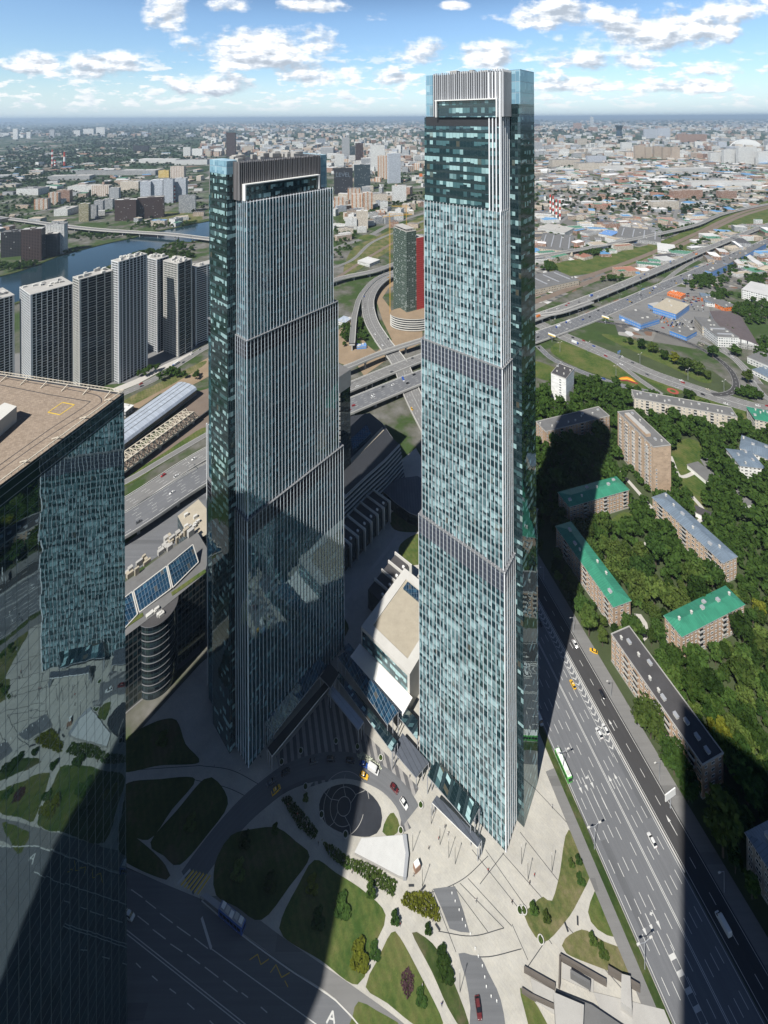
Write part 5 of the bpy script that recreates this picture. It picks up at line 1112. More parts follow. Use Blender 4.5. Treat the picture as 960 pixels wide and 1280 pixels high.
# ---- low white hall with tan roof garden
wh = thing('white_hall', 'low white hall with recessed tan roof and glass front between the towers', 'hall', (*corner(512, 843, 20)[:2], 0))
c = corner(512, 843, 20); Pw = lambda a, b: tuple((c+TU*a+TV*b)[:2])
La, Lb = 36, 44
mb = MB(); mb.prism(ccw2([Pw(0, 0), Pw(La, 0), Pw(La, Lb), Pw(0, Lb)]), 0, 19.2, 0, None); mb.build('wall', M['concl'], wh)
mb = MB()
for q4 in ([Pw(0, 0), Pw(La, 0), Pw(La, 5), Pw(0, 5)], [Pw(0, Lb-5), Pw(La, Lb-5), Pw(La, Lb), Pw(0, Lb)], [Pw(0, 5), Pw(5, 5), Pw(5, Lb-5), Pw(0, Lb-5)], [Pw(La-5, 5), Pw(La, 5), Pw(La, Lb-5), Pw(La-5, Lb-5)]): mb.prism(ccw2(q4), 19.2, 20, 0, 0)
rf = mb.build('roof', M['concl'], wh)
mb = MB(); mb.face([(*p, 19.4) for p in ccw2([Pw(5, 5), Pw(La-5, 5), Pw(La-5, Lb-5), Pw(5, Lb-5)])]); mb.build('roof_terrace', M['tan'], rf)
mb = MB(); mb.prism(ccw2([Pw(7, Lb-11), Pw(La-7, Lb-11), Pw(La-7, Lb-6), Pw(7, Lb-6)]), 19.41, 20.4, 0, 0); mb.build('rooflight', M['blueglass'], rf)
mb = MB(); mb.prism(ccw2([Pw(1.5, -.12), Pw(La-1, -.12), Pw(La-1, .3), Pw(1.5, .3)]), 9.5, 18, 0, 0); mb.build('front_glazing', M['tgt'], wh)
mb = MB(); mb.prism(ccw2([Pw(-2, -9), Pw(La+1, -9), Pw(La+1, -.2), Pw(-2, -.2)]), 8.2, 9.2, 0, 0, True); mb.build('white_canopy', simple('bright_white_panel', (.80, .79, .76), .6, .05), wh)
mb = MB()
for k in range(7): mb.box(Pw(1+k*5.5, -7.5), .6, .6, 0, 8.2, 0)
mb.build('canopy_column', M['white'], wh); keep([Pw(-3, -11), Pw(La+3, -11), Pw(La+3, Lb+2), Pw(-3, Lb+2)])

# ---- arcade between the towers: striped glass roof, canopies, awnings
def quad_roof(name, label, cat, quad, zs, mat, th=.5, legs=True, group=None, side='alud'):
    """sloped roof panel on columns; quad in photo points with a height each"""
    Q = [g(x, y, z) for (x, y), z in zip(quad, zs)]
    ar = sum(Q[i].x*Q[(i+1) % 4].y-Q[(i+1) % 4].x*Q[i].y for i in range(4))
    if ar < 0: Q = Q[::-1]
    o = Q[0].copy(); o.z = 0; root = thing(name, label, cat, o, group)
    d = (Q[1]-Q[0]).normalized(); e = (Q[3]-Q[0]); mb = MB()
    uvs = [((p-Q[0]).dot(d), (p-Q[0]).dot(e.normalized())) for p in Q]
    mb.face(Q, 0, uvs); B = [p-Vector((0, 0, th)) for p in Q]; mb.face(B[::-1], 1)
    for i in range(4): mb.face([B[i], B[(i+1) % 4], Q[(i+1) % 4], Q[i]], 1)
    mb.build('roof_panel', [M[mat], M[side]], root)
    if legs:
        n = max(2, int((Q[1]-Q[0]).length/9))
        for k in range(n+1):
            for a, b in ((Q[0], Q[1]), (Q[3], Q[2])):
                p = a.lerp(b, (k+.05)/(n+.1)); ml = MB(); ml.tube((p.x, p.y, 0), (p.x, p.y, p.z-th+.05), .22, n=8); ml.build('column', M['alud'], root)
    return root
quad_roof('glass_roof', 'long striped blue glass roof over the arcade between the towers', 'glass roof', [(422, 821), (432, 814), (498, 889), (484, 906)], [13, 14, 14, 12], 'blueglass')
quad_roof('glass_roof', 'dull glass strip roof behind the striped arcade roof', 'glass roof', [(428, 810), (436, 804), (522, 900), (522, 925)], [8, 8, 8, 8], 'tgb')
quad_roof('canopy', 'thin grey glass canopy along the edge of the arrival court', 'canopy', [(419, 845), (423, 839), (497, 928), (490, 940)], [9, 9, 9, 9], 'tgb')
quad_roof('canopy', 'pale panelled canopy strip over the arrival court', 'canopy', [(410, 866), (415, 856), (455, 902), (448, 913)], [7, 7, 7, 7], 'silver')
quad_roof('awning', 'dark slatted cafe awning at the foot of the tall tower', 'awning', [(491, 938), (503, 916), (536, 953), (520, 972)], [5, 5.5, 5.5, 5], 'slate')
quad_roof('entrance_canopy', 'sloped glass entrance roof on the front of the tall tower', 'canopy', [(534, 969), (545, 951), (599, 1010), (588, 1032)], [9, 13, 13, 9], 'tgb')
quad_roof('entrance_canopy', 'dark flat entrance slab below the sloped glass of the tall tower', 'canopy', [(540, 1003), (546, 994), (602, 1050), (597, 1059)], [6, 6, 6, 6], 'slate', side='white')
quad_roof('entrance_canopy', 'sloped dark blue glass entrance roof on the lower tower', 'canopy', [(342, 918), (331, 903), (399, 822), (409, 833)], [9, 13, 13, 9], 'blueglass')
quad_roof('entrance_canopy', 'dark flat slab canopy in front of the lower tower', 'canopy', [(340, 945), (334, 935), (412, 846), (416, 853)], [7, 7, 7, 7], 'dark', side='white')
quad_roof('service_roof', 'dark connecting roof where the arcade meets the lower tower', 'roof', [(400, 846), (412, 828), (424, 842), (413, 860)], [11, 11, 11, 11], 'dark')
mb = MB(); bp2 = ccw2([tuple(g(*p)[:2]) for p in ((452, 1051), (504, 1047), (508, 1062), (505, 1100), (498, 1098), (470, 1083), (443, 1069))])
mb.prism(bp2, 0, 1.3, 1, 0); tag(mb.build('white_platform', [simple('white_stone', (.50, .50, .49), .6, .14), M['conc']]), 'bright white wedge shaped stone platform beside the oval island', 'platform')
mb = MB(); mb.prism(ccw2([tuple(g(*p)[:2]) for p in ((503, 1047), (508, 1047), (511, 1072), (508, 1101), (504, 1101), (507, 1070))]), 0, 1.6, 0, 0); tag(mb.build('platform_wall', M['alud']), 'dark grey curved wall closing the white platform', 'wall')

# ---- underpass walls at the bottom right of the plaza
up = thing('underpass', 'sunken stone walled entrance with grey slabs at the lower edge of the plaza', 'underpass', g(720, 1240))
M['rampw'] = simple('brown_stone', (.12, .105, .092), .85, .2, .3)
def wallpx(pts, h, w, nm='wall', m='rampw'):
    mb = MB(); Q = [g(*p) for p in pts]
    for a, b in zip(Q, Q[1:]):
        d = (b-a).normalized(); n = Vector((-d.y, d.x, 0))*w/2; mb.prism(ccw2([(p.x, p.y) for p in (a-n, b-n, b+n, a+n)]), 0, h, 0, 0)
    mb.build(nm, M[m], up)
wallpx([(655, 1214), (694, 1236)], 1.6, .7); wallpx([(700, 1199), (758, 1232)], 1.8, .7); wallpx([(700, 1199), (699, 1236)], 1.8, .6)
wallpx([(760, 1216), (800, 1240)], 2.4, .7); wallpx([(713, 1223), (738, 1238)], 3.0, .7, m='roofg'); wallpx([(652, 1240), (664, 1248), (694, 1262)], 1.4, .6)
for quad, z, m in (([(703, 1203), (742, 1224), (742, 1240), (702, 1222)], .5, 'conc'), ([(663, 1222), (693, 1238), (694, 1268), (668, 1250)], .4, 'conc'), ([(694, 1238), (740, 1256), (850, 1330), (700, 1330)], 2.2, 'roofg'), ([(742, 1240), (830, 1262), (846, 1300), (760, 1290)], .3, 'conc'), ([(777, 1217), (788, 1220), (790, 1262), (776, 1252)], 3.4, 'conc'), ([(692, 1240), (730, 1256), (728, 1300), (696, 1300)], 4.5, 'conc')):
    mb = MB(); mb.prism(ccw2([tuple(g(x, y, z)[:2]) for x, y in quad]), 0, z, 0, 0); mb.build('slab', M[m], up)

# ---- left: metro hall, truss bridge, offices with the glass roof
mh = thing('metro_hall', 'long elevated metro hall with a silver barrel roof beside the expressway', 'station', g(200, 540))
Pm = smooth_path([g(60, 604, 14), g(157, 534, 14), g(234, 479, 14)], 6); Nm = normals(Pm); mb = MB(); prof = [(-15, -4.2), (-13.5, -1.6), (-9, -.2), (-3, .4), (3, .4), (9, -.2), (13.5, -1.6), (15, -4.2)]
for i in range(len(Pm)-1):
    u = i*6
    for (o0, z0), (o1, z1) in zip(prof, prof[1:]):
        a, b = Pm[i], Pm[i+1]; mb.face([a+Nm[i]*o1+Vector((0, 0, z1)), b+Nm[i+1]*o1+Vector((0, 0, z1)), b+Nm[i+1]*o0+Vector((0, 0, z0)), a+Nm[i]*o0+Vector((0, 0, z0))], 0, [(u, o1), (u+6, o1), (u+6, o0), (u, o0)])
mb.face([Pm[-1]+Nm[-1]*o+Vector((0, 0, z)) for o, z in prof], 1)
mb.build('roof', [M['silver'], M['dkglass']], mh, smooth=True)
for s in (-1, 1):
    mb = MB()
    for i in range(len(Pm)-1):
        a, b = Pm[i]+Nm[i]*14.6*s, Pm[i+1]+Nm[i+1]*14.6*s; pts4 = [(a.x, a.y, 5.5), (b.x, b.y, 5.5), (b.x, b.y, 10), (a.x, a.y, 10)]; mb.face(pts4 if s > 0 else pts4[::-1], 0, [(i*6, 0), (i*6+6, 0), (i*6+6, 4.5), (i*6, 4.5)])
    mb.build('side_glazing', M['dkglass'], mh)
mb = MB(); strip(mb, [Vector((p.x, p.y, 5.5)) for p in Pm], Nm, -15, 15); strip(mb, [Vector((p.x, p.y, 4.2)) for p in Pm], Nm, 15, -15)
mb.build('deck', M['conc'], mh)
for i in range(0, len(Pm), 3):
    for s in (-9, 9): p = Pm[i]+Nm[i]*s; mb = MB(); mb.box((p.x, p.y), 1.6, 1.6, 0, 4.3); mb.build('pier', M['conc'], mh)
for o in (-5.5, 0, 6.5):
    mb = MB(); strip(mb, [Vector((p.x, p.y, 14.5-(o*o)/130)) for p in Pm], Nm, o-.35, o+.35); mb.build('roof_gutter', M['dark'], mh)
# the white steel truss bridge
tb = thing('truss_bridge', 'cream steel truss bridge carrying tracks in front of the metro hall', 'bridge', g(200, 575))
cst = simple('cream_steel_truss', (.50, .45, .36), .6, .12)
a0, a1 = g(157, 582, 6), g(243, 519, 6); d = (a1-a0); Lt = d.length; d.normalize(); n_ = Vector((d.y, -d.x, 0)); a0 = a0-d*14; Lt += 14
mb = MB(); nb = 15
for s in (-6, 6):
    for z in (0, 9): mb.bar(a0+n_*s+d*(6 if z else 0)+Vector((0, 0, z)), a0+n_*s+d*(Lt-(6 if z else 0))+Vector((0, 0, z)), .9)
    for k in range(nb):
        x0, x1 = Lt*k/nb, Lt*(k+1)/nb; xm = (x0+x1)/2
        mb.bar(a0+n_*s+d*x0, a0+n_*s+d*max(6, min(Lt-6, xm))+Vector((0, 0, 9)), .55); mb.bar(a0+n_*s+d*max(6, min(Lt-6, xm))+Vector((0, 0, 9)), a0+n_*s+d*x1, .55)
for k in range(nb):
    x0, x1 = 6+(Lt-12)*k/nb, 6+(Lt-12)*(k+1)/nb
    mb.bar(a0-n_*6+d*x0+Vector((0, 0, 9)), a0+n_*6+d*x1+Vector((0, 0, 9)), .4); mb.bar(a0+n_*6+d*x0+Vector((0, 0, 9)), a0-n_*6+d*x1+Vector((0, 0, 9)), .4); mb.bar(a0-n_*6+d*x0+Vector((0, 0, 9)), a0+n_*6+d*x0+Vector((0, 0, 9)), .5)
mb.build('truss', cst, tb); mb = MB(); dk = [a0-n_*6, a0+n_*6, a0+n_*6+d*(Lt+30), a0-n_*6+d*(Lt+30)]; mb.prism(ccw2([(p.x, p.y) for p in dk]), 4.6, 5.7, 0, 1, True); mb.build('deck', [M['concl'], M['rail']], tb)
mb = MB(); dk = [a0-n_*6-d*70, a0+n_*6-d*70, a0+n_*6-d*.2, a0-n_*6-d*.2]; mb.prism(ccw2([(p.x, p.y) for p in dk]), 4.6, 5.6, 0, 1, True); mb.build('approach_deck', [M['concl'], M['rail']], tb)
for k in range(5):
    mb = MB(); p = a0+d*(8+k*(Lt-12)/4); mb.box((p.x, p.y), 1.6, 8, 0, 4.6, math.atan2(d.y, d.x)); mb.build('pier', M['conc'], tb)
# offices with the tilted glass roofs and curved banded front
of = thing('riverside_office', 'low office with tilted blue glass roofs and roof plant beside the expressway', 'office building', g(200, 800))
H_ = 42; opx = [(130, 790), (163, 762), (215, 718), (256, 668), (262, 590), (230, 610), (190, 640), (130, 700)]
opx = [(120, 825), (157, 795), (200, 763), (256, 717), (262, 690), (246, 664), (157, 727), (110, 765)]
P_ = ccw2([tuple(g(x, y, H_)[:2]) for x, y in opx])
M['bandglass'] = glass_wall('banded_office_glass', 2.2, 4.2, (.008, .016, .022), (.02, .045, .055), (.06, .12, .14), .5, .8, ior=1.9, frame=(.16, .17, .17), vis=(.25, 1.0), spand=(.10, .11, .11), fw=.10)
mb = MB(); mb.prism(P_, 0, H_, 0, 1); mb.build('wall', [M['bandglass'], M['roofg']], of); keep(P_)
tilted = [([(167, 739), (208, 708), (214, 736), (174, 766)], [47, 50, 43, 42]), ([(209.5, 707), (241, 681), (248, 703), (216, 735)], [50, 50, 43, 43]), ([(150, 752), (165, 740), (172, 768), (152, 790)], [47, 47, 42.5, 42.5])]
for qd, zs in tilted:
    Q = [g(x, y, z) for (x, y), z in zip(qd, zs)]; mb = MB(); dq = (Q[1]-Q[0]).normalized(); eq = (Q[3]-Q[0]).normalized()
    mb.face(Q[::-1] if (Q[1]-Q[0]).cross(Q[2]-Q[0]).z < 0 else Q, 0, [((p-Q[0]).dot(dq), (p-Q[0]).dot(eq)) for p in (Q[::-1] if (Q[1]-Q[0]).cross(Q[2]-Q[0]).z < 0 else Q)])
    for i in range(4):
        a, b = Q[i], Q[(i+1) % 4]; f4 = [(a.x, a.y, H_-.2), (b.x, b.y, H_-.2), tuple(b), tuple(a)]; mb.face(f4, 1); mb.bar(a+Vector((0, 0, .15)), b+Vector((0, 0, .15)), .5, .4, 2)
    mb.build('glass_roof', [M['blueglass'], M['conc'], M['concl']], of)
for k in range(26):
    t = R.random(); p = g(160+80*t+R.uniform(-5, 2), 730-58*t+R.uniform(-9, 2)-6, H_); mb = MB(); z1 = H_+R.uniform(1.5, 4.5); mb.box((p.x, p.y), R.uniform(1.5, 5), R.uniform(1.2, 3), H_, z1, .9); mb.build('roof_plant', M['conc'] if R.random() < .6 else M['tan'], of)
for a, b in (((157, 780), (178, 766)), ((214, 741), (256, 712))):
    A_, B_ = g(*a, H_), g(*b, H_); mb = MB(); dd = (B_-A_).normalized(); nn = Vector((dd.y, -dd.x, 0)); mb.prism(ccw2([(p.x, p.y) for p in (A_, B_, B_+nn*2.4, A_+nn*2.4)]), H_, H_+.3, 0, 0); mb.build('roof_lawn', M['grass'], of)
cf = thing('curved_office', 'drum fronted office wing ringed by pale balcony bands', 'office building', g(200, 845))
cc = g(197, 758, 44); cc.z = 0; cc = cc-(-cc).normalized()*3.0
ring_ = []
for a in np.linspace(-2.75, .75, 40): ring_.append((cc.x+10.5*math.cos(a), cc.y+10.5*math.sin(a)))
mb = MB(); mw = MB()
for k in range(10):
    z = k*4.13; rr = [(cc.x+(x-cc.x)*1.018, cc.y+(y-cc.y)*1.018) for x, y in ring_]
    mb.prism(ring_, z, z+3.85, 0, None); mw.prism(rr, z+3.85, z+4.2, 0, 0, True)
mb.build('glazing', M['dkglass'], cf); mw.build('balcony_bands', M['ledge'], cf); mb = MB(); mb.prism([(cc.x+(x-cc.x)*1.05, cc.y+(y-cc.y)*1.05) for x, y in ring_], 41.3, 41.75, 1, 0); mb.build('roof', [M['roofd'], M['ledge']], cf)
for k in range(9): mv = MB(); a_q = R.uniform(0, 6.2); r_q = R.uniform(1, 6); mv.box((cc.x+r_q*math.cos(a_q), cc.y+r_q*math.sin(a_q)*.4-4), R.uniform(1.2, 3), R.uniform(1, 2), 41.7, 42.3+R.uniform(.4, 1.4), .8); mv.build('roof_plant', M['concl'], cf)
keep([(cc.x+16*math.cos(a), cc.y+16*math.sin(a)) for a in np.linspace(0, 6.2, 12)])
tn = thing('office_block', 'small office with tan flat roof at the bend of the expressway', 'office building', g(240, 660))
P_ = ccw2([tuple(g(x, y, 38)[:2]) for x, y in ((222, 645), (248, 624), (262, 640), (258, 668), (240, 680))]); mb = MB(); mb.prism(P_, 0, 38, 0, 1); mb.build('wall', [M['bandglass'], M['tan']], tn)
for k in range(6): p = g(238+R.uniform(-6, 10), 652+R.uniform(-8, 10), 38); mb = MB(); mb.box((p.x, p.y), 2.5, 1.6, 38, 40, .8); mb.build('roof_plant', M['concl'], tn)
keep(P_)
# small glass pyramid beside it
mb = MB(); c = g(247, 650, 30); pq = [tuple(g(x, y, 30)[:2]) for x, y in ((240, 634), (252, 628), (254, 642), (247, 650))]
# ================================================================ trees
nrng = np.random.default_rng(5)
def crown_arrays(rng, rx, rz, zc, nclump, per, size, shape=1.0):
    """leaf-clump faces spread over many small lobes: uneven outline with gaps"""
    th = rng.uniform(0, 2*np.pi, nclump); u = rng.uniform(-.75, 1, nclump); rr = rng.uniform(.35, .86, nclump)
    sq = np.sqrt(np.clip(1-u*u, 0, 1)); cx = rx*rr*sq*np.cos(th); cy = rx*rr*sq*np.sin(th); cz = zc+rz*rr*u*shape
    cr = rng.uniform(.28, .46, nclump)*rx
    V = []; 
    for k in range(nclump):
        d = rng.normal(size=(per, 3)); d /= np.linalg.norm(d, axis=1)[:, None]; d[:, 2] = np.abs(d[:, 2])*.9-.25*(rng.random(per) < .5)
        c = np.array([cx[k], cy[k], cz[k]])+d*cr[k]*rng.uniform(.65, 1.08, per)[:, None]*np.array([1, 1, .85])
        nrm = d+rng.normal(size=(per, 3))*.55; nrm /= np.linalg.norm(nrm, axis=1)[:, None]
        a = np.cross(nrm, rng.normal(size=(per, 3))); a /= np.linalg.norm(a, axis=1)[:, None]; b = np.cross(nrm, a)
        s = size*rng.uniform(.6, 1.25, per)[:, None]; a = a*s; b = b*s*.8
        V.append(np.stack([c-a-b*.6, c+a*.9-b, c+a+b*.7, c-a*.8+b], 1).reshape(-1, 3))
    V = np.concatenate(V); return V, np.arange(len(V)).reshape(-1, 4)
def trunk_mesh(h, lean):
    mb = MB(); top = (lean, lean*.4, h*.62); mb.tube((0, 0, -.2), (lean*.3, 0, h*.3), .26, .2, 7); mb.tube((lean*.3, 0, h*.3), top, .2, .1, 7)
    for k in range(5):
        a = k*1.26+lean; mb.tube((lean*.3, 0, h*(.26+.05*k)), (2.1*math.cos(a), 2.1*math.sin(a), h*(.55+.04*k)), .11, .04, 5)
    return mb.mesh('trunk', M['bark'])
PROTO = []
for k, (rx, rz, h) in enumerate(((4.6, 4.6, 12), (5.4, 4.8, 13), (4.0, 5.4, 14), (3.6, 3.6, 9.5), (5.0, 5.0, 11.5), (2.6, 5.0, 12))):
    rg = np.random.default_rng(20+k); V, Q = crown_arrays(rg, rx, rz, h-rz*1.02, 26, 44, .52)
    PROTO.append((trunk_mesh(h, .3*(k-2)), npmesh('crown', V, Q, M['leaf']), rx))
Vy, Qy = crown_arrays(np.random.default_rng(77), 4.4, 4.6, 7.6, 26, 44, .52); YEL = (PROTO[0][0], npmesh('crown', Vy, Qy, M['leafy']), 4.4)
Vb, Qb = crown_arrays(np.random.default_rng(78), 1.5, 1.2, 1.1, 12, 26, .26); BUSH = npmesh('crown', Vb, Qb, M['leaf']); BUSHY = npmesh('crown', Vb, Qb, M['leafy'])
STEM = (lambda m: (m.tube((0, 0, -.1), (0, 0, .9), .07, .04, 6), m.mesh('stem', M['bark']))[1])(MB())
def plant_tree(p, k, s, label, group, yel=False, cat='tree'):
    tr, cr, rx = YEL if yel else PROTO[k]
    t = thing('tree', label, cat, (p[0], p[1], -.02), group, R.random()*6.28); t.scale = (s, s, s*R.uniform(.88, 1.1))
    inst('trunk', tr, t); inst('crown', cr, t); return t
# rest of the planting: one mass of cheaper crowns
CHEAP = [crown_arrays(np.random.default_rng(40+k), 4.6, 4.6, 6.6, 12, 15, .95) for k in range(5)]
TINY = []
for k in range(4):
    rg = np.random.default_rng(60+k); V, Q = crown_arrays(rg, 5.5, 4.0, 5.0, 7, 6, 1.9); TINY.append((V, Q))
def mass(name, places, protos, label, mat, kind='stuff', cat='trees'):
    Vs, Qs, n = [], [], 0
    for (x, y, s) in places:
        V, Q = protos[R.randrange(len(protos))]; a = R.random()*6.28; c, sn = math.cos(a), math.sin(a)
        W_ = np.stack([V[:, 0]*c-V[:, 1]*sn, V[:, 0]*sn+V[:, 1]*c, V[:, 2]*R.uniform(.85, 1.15)], 1)*s+np.array([x, y, -.1]); Vs.append(W_); Qs.append(Q+n); n += len(V)
    o = inst(name, npmesh(name, np.concatenate(Vs), np.concatenate(Qs), mat)); tag(o, label, cat, None, kind); return o
# park: fill with trees kept off the blocks, paths and lawns
LAND = [('beside the short green roofed block', g(745, 620)), ('along the longest green roofed block', g(735, 700)), ('behind the broadside green roofed block', g(880, 765)),
        ('around the blue grey roofed block', g(870, 665)), ('behind the long dark felt roofed block', g(850, 850)), ('around the grey roofed block', g(715, 530)),
        ('by the brown high rise', g(800, 590)), ('near the narrow white slab', g(700, 490)), ('before the long cream block', g(850, 525)), ('by the low garages', g(880, 600)),
        ('beside the dormered white block', g(935, 570)), ('on the shaded slope at the right edge', g(945, 960)), ('between the footway and the long dark felt roof', g(800, 900)), ('by the avenue footway', g(715, 790)), ('on the sunny slope at the right', g(930, 830))]
def nearest_land(x, y): return min(LAND, key=lambda q: (q[1].x-x)**2+(q[1].y-y)**2)[0]
park = [g(668, 500)[:2], g(700, 478)[:2], g(740, 480)[:2], g(790, 488)[:2], g(860, 508)[:2], g(925, 528)[:2], g(990, 545)[:2], (420, 420), (360, 250), (270, 120), avp(-60, 52), avp(195, 52), avp(245, 46)]
park = [(p[0], p[1]) for p in park]
opens = [curved(q) for q in ([(842, 560), (860, 548), (880, 560), (872, 588), (850, 600), (838, 590)], [(848, 602), (875, 592), (888, 612), (878, 634), (858, 618)], [(758, 655), (780, 642), (798, 650), (788, 664), (768, 668)], [(795, 610), (812, 630), (800, 640), (786, 622)], [(796, 690), (808, 680), (818, 692), (812, 704)], [(783, 778), (800, 768), (806, 792), (796, 800)], [(862, 622), (880, 632), (878, 652), (862, 640)], [(672, 660), (690, 650), (694, 700), (680, 712)], [(765, 575), (780, 590), (772, 600), (758, 582)], [(930, 630), (945, 660), (940, 680), (925, 650)], [(668, 582), (677, 580), (676, 602), (668, 604)])]
spots = []; cell = {}
tries = 0
xs_ = [p[0] for p in park]; ys_ = [p[1] for p in park]
while tries < 26000:
    tries += 1; x, y = R.uniform(min(xs_), max(xs_)), R.uniform(min(ys_), max(ys_))
    q = proj((x, y, 6))
    if q[0] > 1010 or q[1] > 1320 or not inside(x, y, park) or blocked(x, y, .6) or any(inside(x, y, o) for o in opens): continue
    s = R.choice((R.uniform(.65, .95), R.uniform(.95, 1.4), R.uniform(1.3, 1.9))); mind = 4.2*s+1.0; key = (int(x//7), int(y//7))
    if any(blocked(x+2.6*s*math.cos(a_), y+2.6*s*math.sin(a_), .1) for a_ in (0, 1.57, 3.14, 4.71)): continue
    if any((x-a)**2+(y-b)**2 < mind*mind for i in (-1, 0, 1) for j in (-1, 0, 1) for a, b, _ in cell.get((key[0]+i, key[1]+j), ())): continue
    cell.setdefault(key, []).append((x, y, s)); spots.append((x, y, s))
spots.sort(key=lambda q: q[0]**2+q[1]**2)
N_IND = 236
TONE = ['tall dark green tree', 'broad mid green tree', 'tall narrow crowned tree', 'small round tree', 'spreading green tree', 'slim columnar tree']
for (x, y, s) in spots[:N_IND]:
    k = R.randrange(6); yl = R.random() < .025
    plant_tree((x, y), k, s, ('yellowing broad tree ' if yl else TONE[k]+' ')+nearest_land(x, y), 'trees in the park of brick blocks', yl)
rest = list(spots[N_IND:])
# named single trees: interchange, terraces, plaza
for x, y, s, lab in ((788, 427, .62, 'first small round tree on the grass strip inside the loop ramp'), (802, 433, .85, 'second tree on the grass strip, dark and upright'), (816, 437, .95, 'third tree on the grass strip, broad and dark'), (830, 446, 1.0, 'tall dark tree midway along the grass strip'),
                     (843, 452, .9, 'bright yellow green bush beside the tall dark tree on the grass strip'), (857, 462, 1.15, 'largest dark tree on the grass strip inside the loop ramp'), (872, 466, .95, 'olive tree at the end of the grass strip'), (884, 470, .85, 'last olive tree on the grass strip'), (891, 444, .9, 'round tree between the brown arched hall and the loop ramp'),
                     (920, 442, 1.0, 'dark tree behind the brown arched hall'), (935, 475, .9, 'dark tree beyond the outer ramp'), (862, 500, 1.1, 'large dark tree by the curved road at the cream block'), (781, 424, .4, 'tiny tree at the start of the grass strip')):
    p = g(x, y+4); plant_tree(p, R.randrange(5), s*1.45, lab, 'trees on the interchange lawns', 'yellow' in lab)
for x, y, s, lab in ((715, 1082, .9, 'first dark bush on the dry lawn wedge'), (724, 1078, 1.0, 'second dark bush on the dry lawn wedge'), (465, 1118, 1.5, 'round plaza tree at the corner of the half shaded lawn'), (495, 1152, 1.3, 'round plaza tree at the fork of two pale paths'), (536, 1165, 1.0, 'thin plaza tree beside the hedge'), (668, 1140, 1.2, 'dark shrub in the lawn corner by the plaza'), (684, 1150, 1.1, 'shrub at the tip of the dry lawn'),
                     (742, 1178, 1.1, 'shrub on the bare patched lawn'), (383, 1000, 1.0, 'shrub by the shaded drop off road'), (345, 1040, 1.2, 'shrub at the edge of the large shaded lawn')):
    p = g(x, y); t = thing('shrub', lab, 'shrub', (p.x, p.y, 0), 'shrubs on the plaza lawns'); t.scale = (s,)*3; inst('stem', STEM, t); inst('crown', BUSH, t)
for x, y, s, lab in ((452, 1198, 2.6, 'bright yellow green bush on the half shaded lawn'), (392, 1108, 1.9, 'dull yellow bush at the head of the half shaded lawn'), (308, 1052, 1.9, 'pale bush on the large shaded lawn'), (559, 1215, 2.2, 'bright green hedge clump beside the dark ramp road'), (556, 1200, 2.0, 'green hedge clump above the bright one')):
    p = g(x, y); t = thing('shrub', lab, 'shrub', (p.x, p.y, -.3), 'shrubs on the plaza lawns'); t.scale = (s, s, s*.45); inst('stem', STEM, t); inst('crown', BUSHY if 'yellow' in lab else BUSH, t)
for x, y, s, lab in ((430, 1135, 2.4, 'low dark shrub mound in the middle of the half shaded lawn'), (400, 1150, 2.0, 'second dark shrub mound on the half shaded lawn'), (470, 1190, 1.6, 'small olive mound on the wedge lawn'), (528, 1248, 1.5, 'low mound near the bottom of the wedge lawn'), (300, 1090, 2.2, 'dark shrub mound on the large shaded lawn'), (340, 1105, 2.0, 'second shrub mound on the large shaded lawn'), (205, 925, 2.2, 'dark mound on the lawn by the lower tower'), (240, 1030, 2.0, 'dark mound between two straight paths'), (727, 1100, 1.3, 'olive mound on the dry lawn wedge'), (755, 1190, 1.4, 'olive mound on the bare patched lawn')):
    p = g(x, y); t = thing('shrub', lab, 'shrub', (p.x, p.y, -.3), 'shrubs on the plaza lawns'); t.scale = (s, s, s*.4); inst('stem', STEM, t); inst('crown', BUSH, t)
# clipped hedges and flower strips on the plaza
def hedge(label, pts, h, dens, mat, name='hedge', cat='hedge', sz=.28):
    P_ = [g(*p) for p in pts]; poly = [(p.x, p.y) for p in P_]; xs_ = [p[0] for p in poly]; ys_ = [p[1] for p in poly]
    rg = np.random.default_rng(len(pts)*7+int(pts[0][0])); n = int(dens*(max(xs_)-min(xs_))*(max(ys_)-min(ys_))); c = rg.uniform((min(xs_), min(ys_), .05), (max(xs_), max(ys_), h), (n, 3)); c = np.array([q for q in c if inside(q[0], q[1], poly)])
    a = rg.normal(size=(len(c), 3)); a /= np.linalg.norm(a, axis=1)[:, None]; b = np.cross(a, rg.normal(size=(len(c), 3))); b /= np.linalg.norm(b, axis=1)[:, None]; a *= sz; b *= sz
    V = np.stack([c-a-b, c+a-b, c+a+b, c-a+b], 1).reshape(-1, 3); return tag(inst(name, npmesh(name, V, np.arange(len(V)).reshape(-1, 4), mat)), label, cat)
hedge('clipped bright hedge bed on the plaza beside the dark stone band', [(500, 1130), (506, 1118), (537, 1116), (548, 1136), (551, 1154), (528, 1146)], 1.0, 14, M['leafy'])
hedge('green and white planting strip below the white platform', [(444, 1074), (470, 1086), (496, 1104), (492, 1124), (466, 1106), (440, 1088)], .9, 10, M['leaf'], 'planting_strip', 'planting')
hedge('dark planting strip along the shaded plaza walk', [(352, 1000), (362, 996), (398, 1040), (392, 1052), (372, 1034)], 1.0, 10, M['leaf'], 'planting_strip', 'planting')
hedge('second dark planting strip along the shaded plaza walk', [(402, 1052), (416, 1058), (444, 1078), (436, 1090), (412, 1072)], 1.0, 10, M['leaf'], 'planting_strip', 'planting')
M['purple'] = simple('purple_flowers', (.060, .030, .035), .95, .5, 1.2)
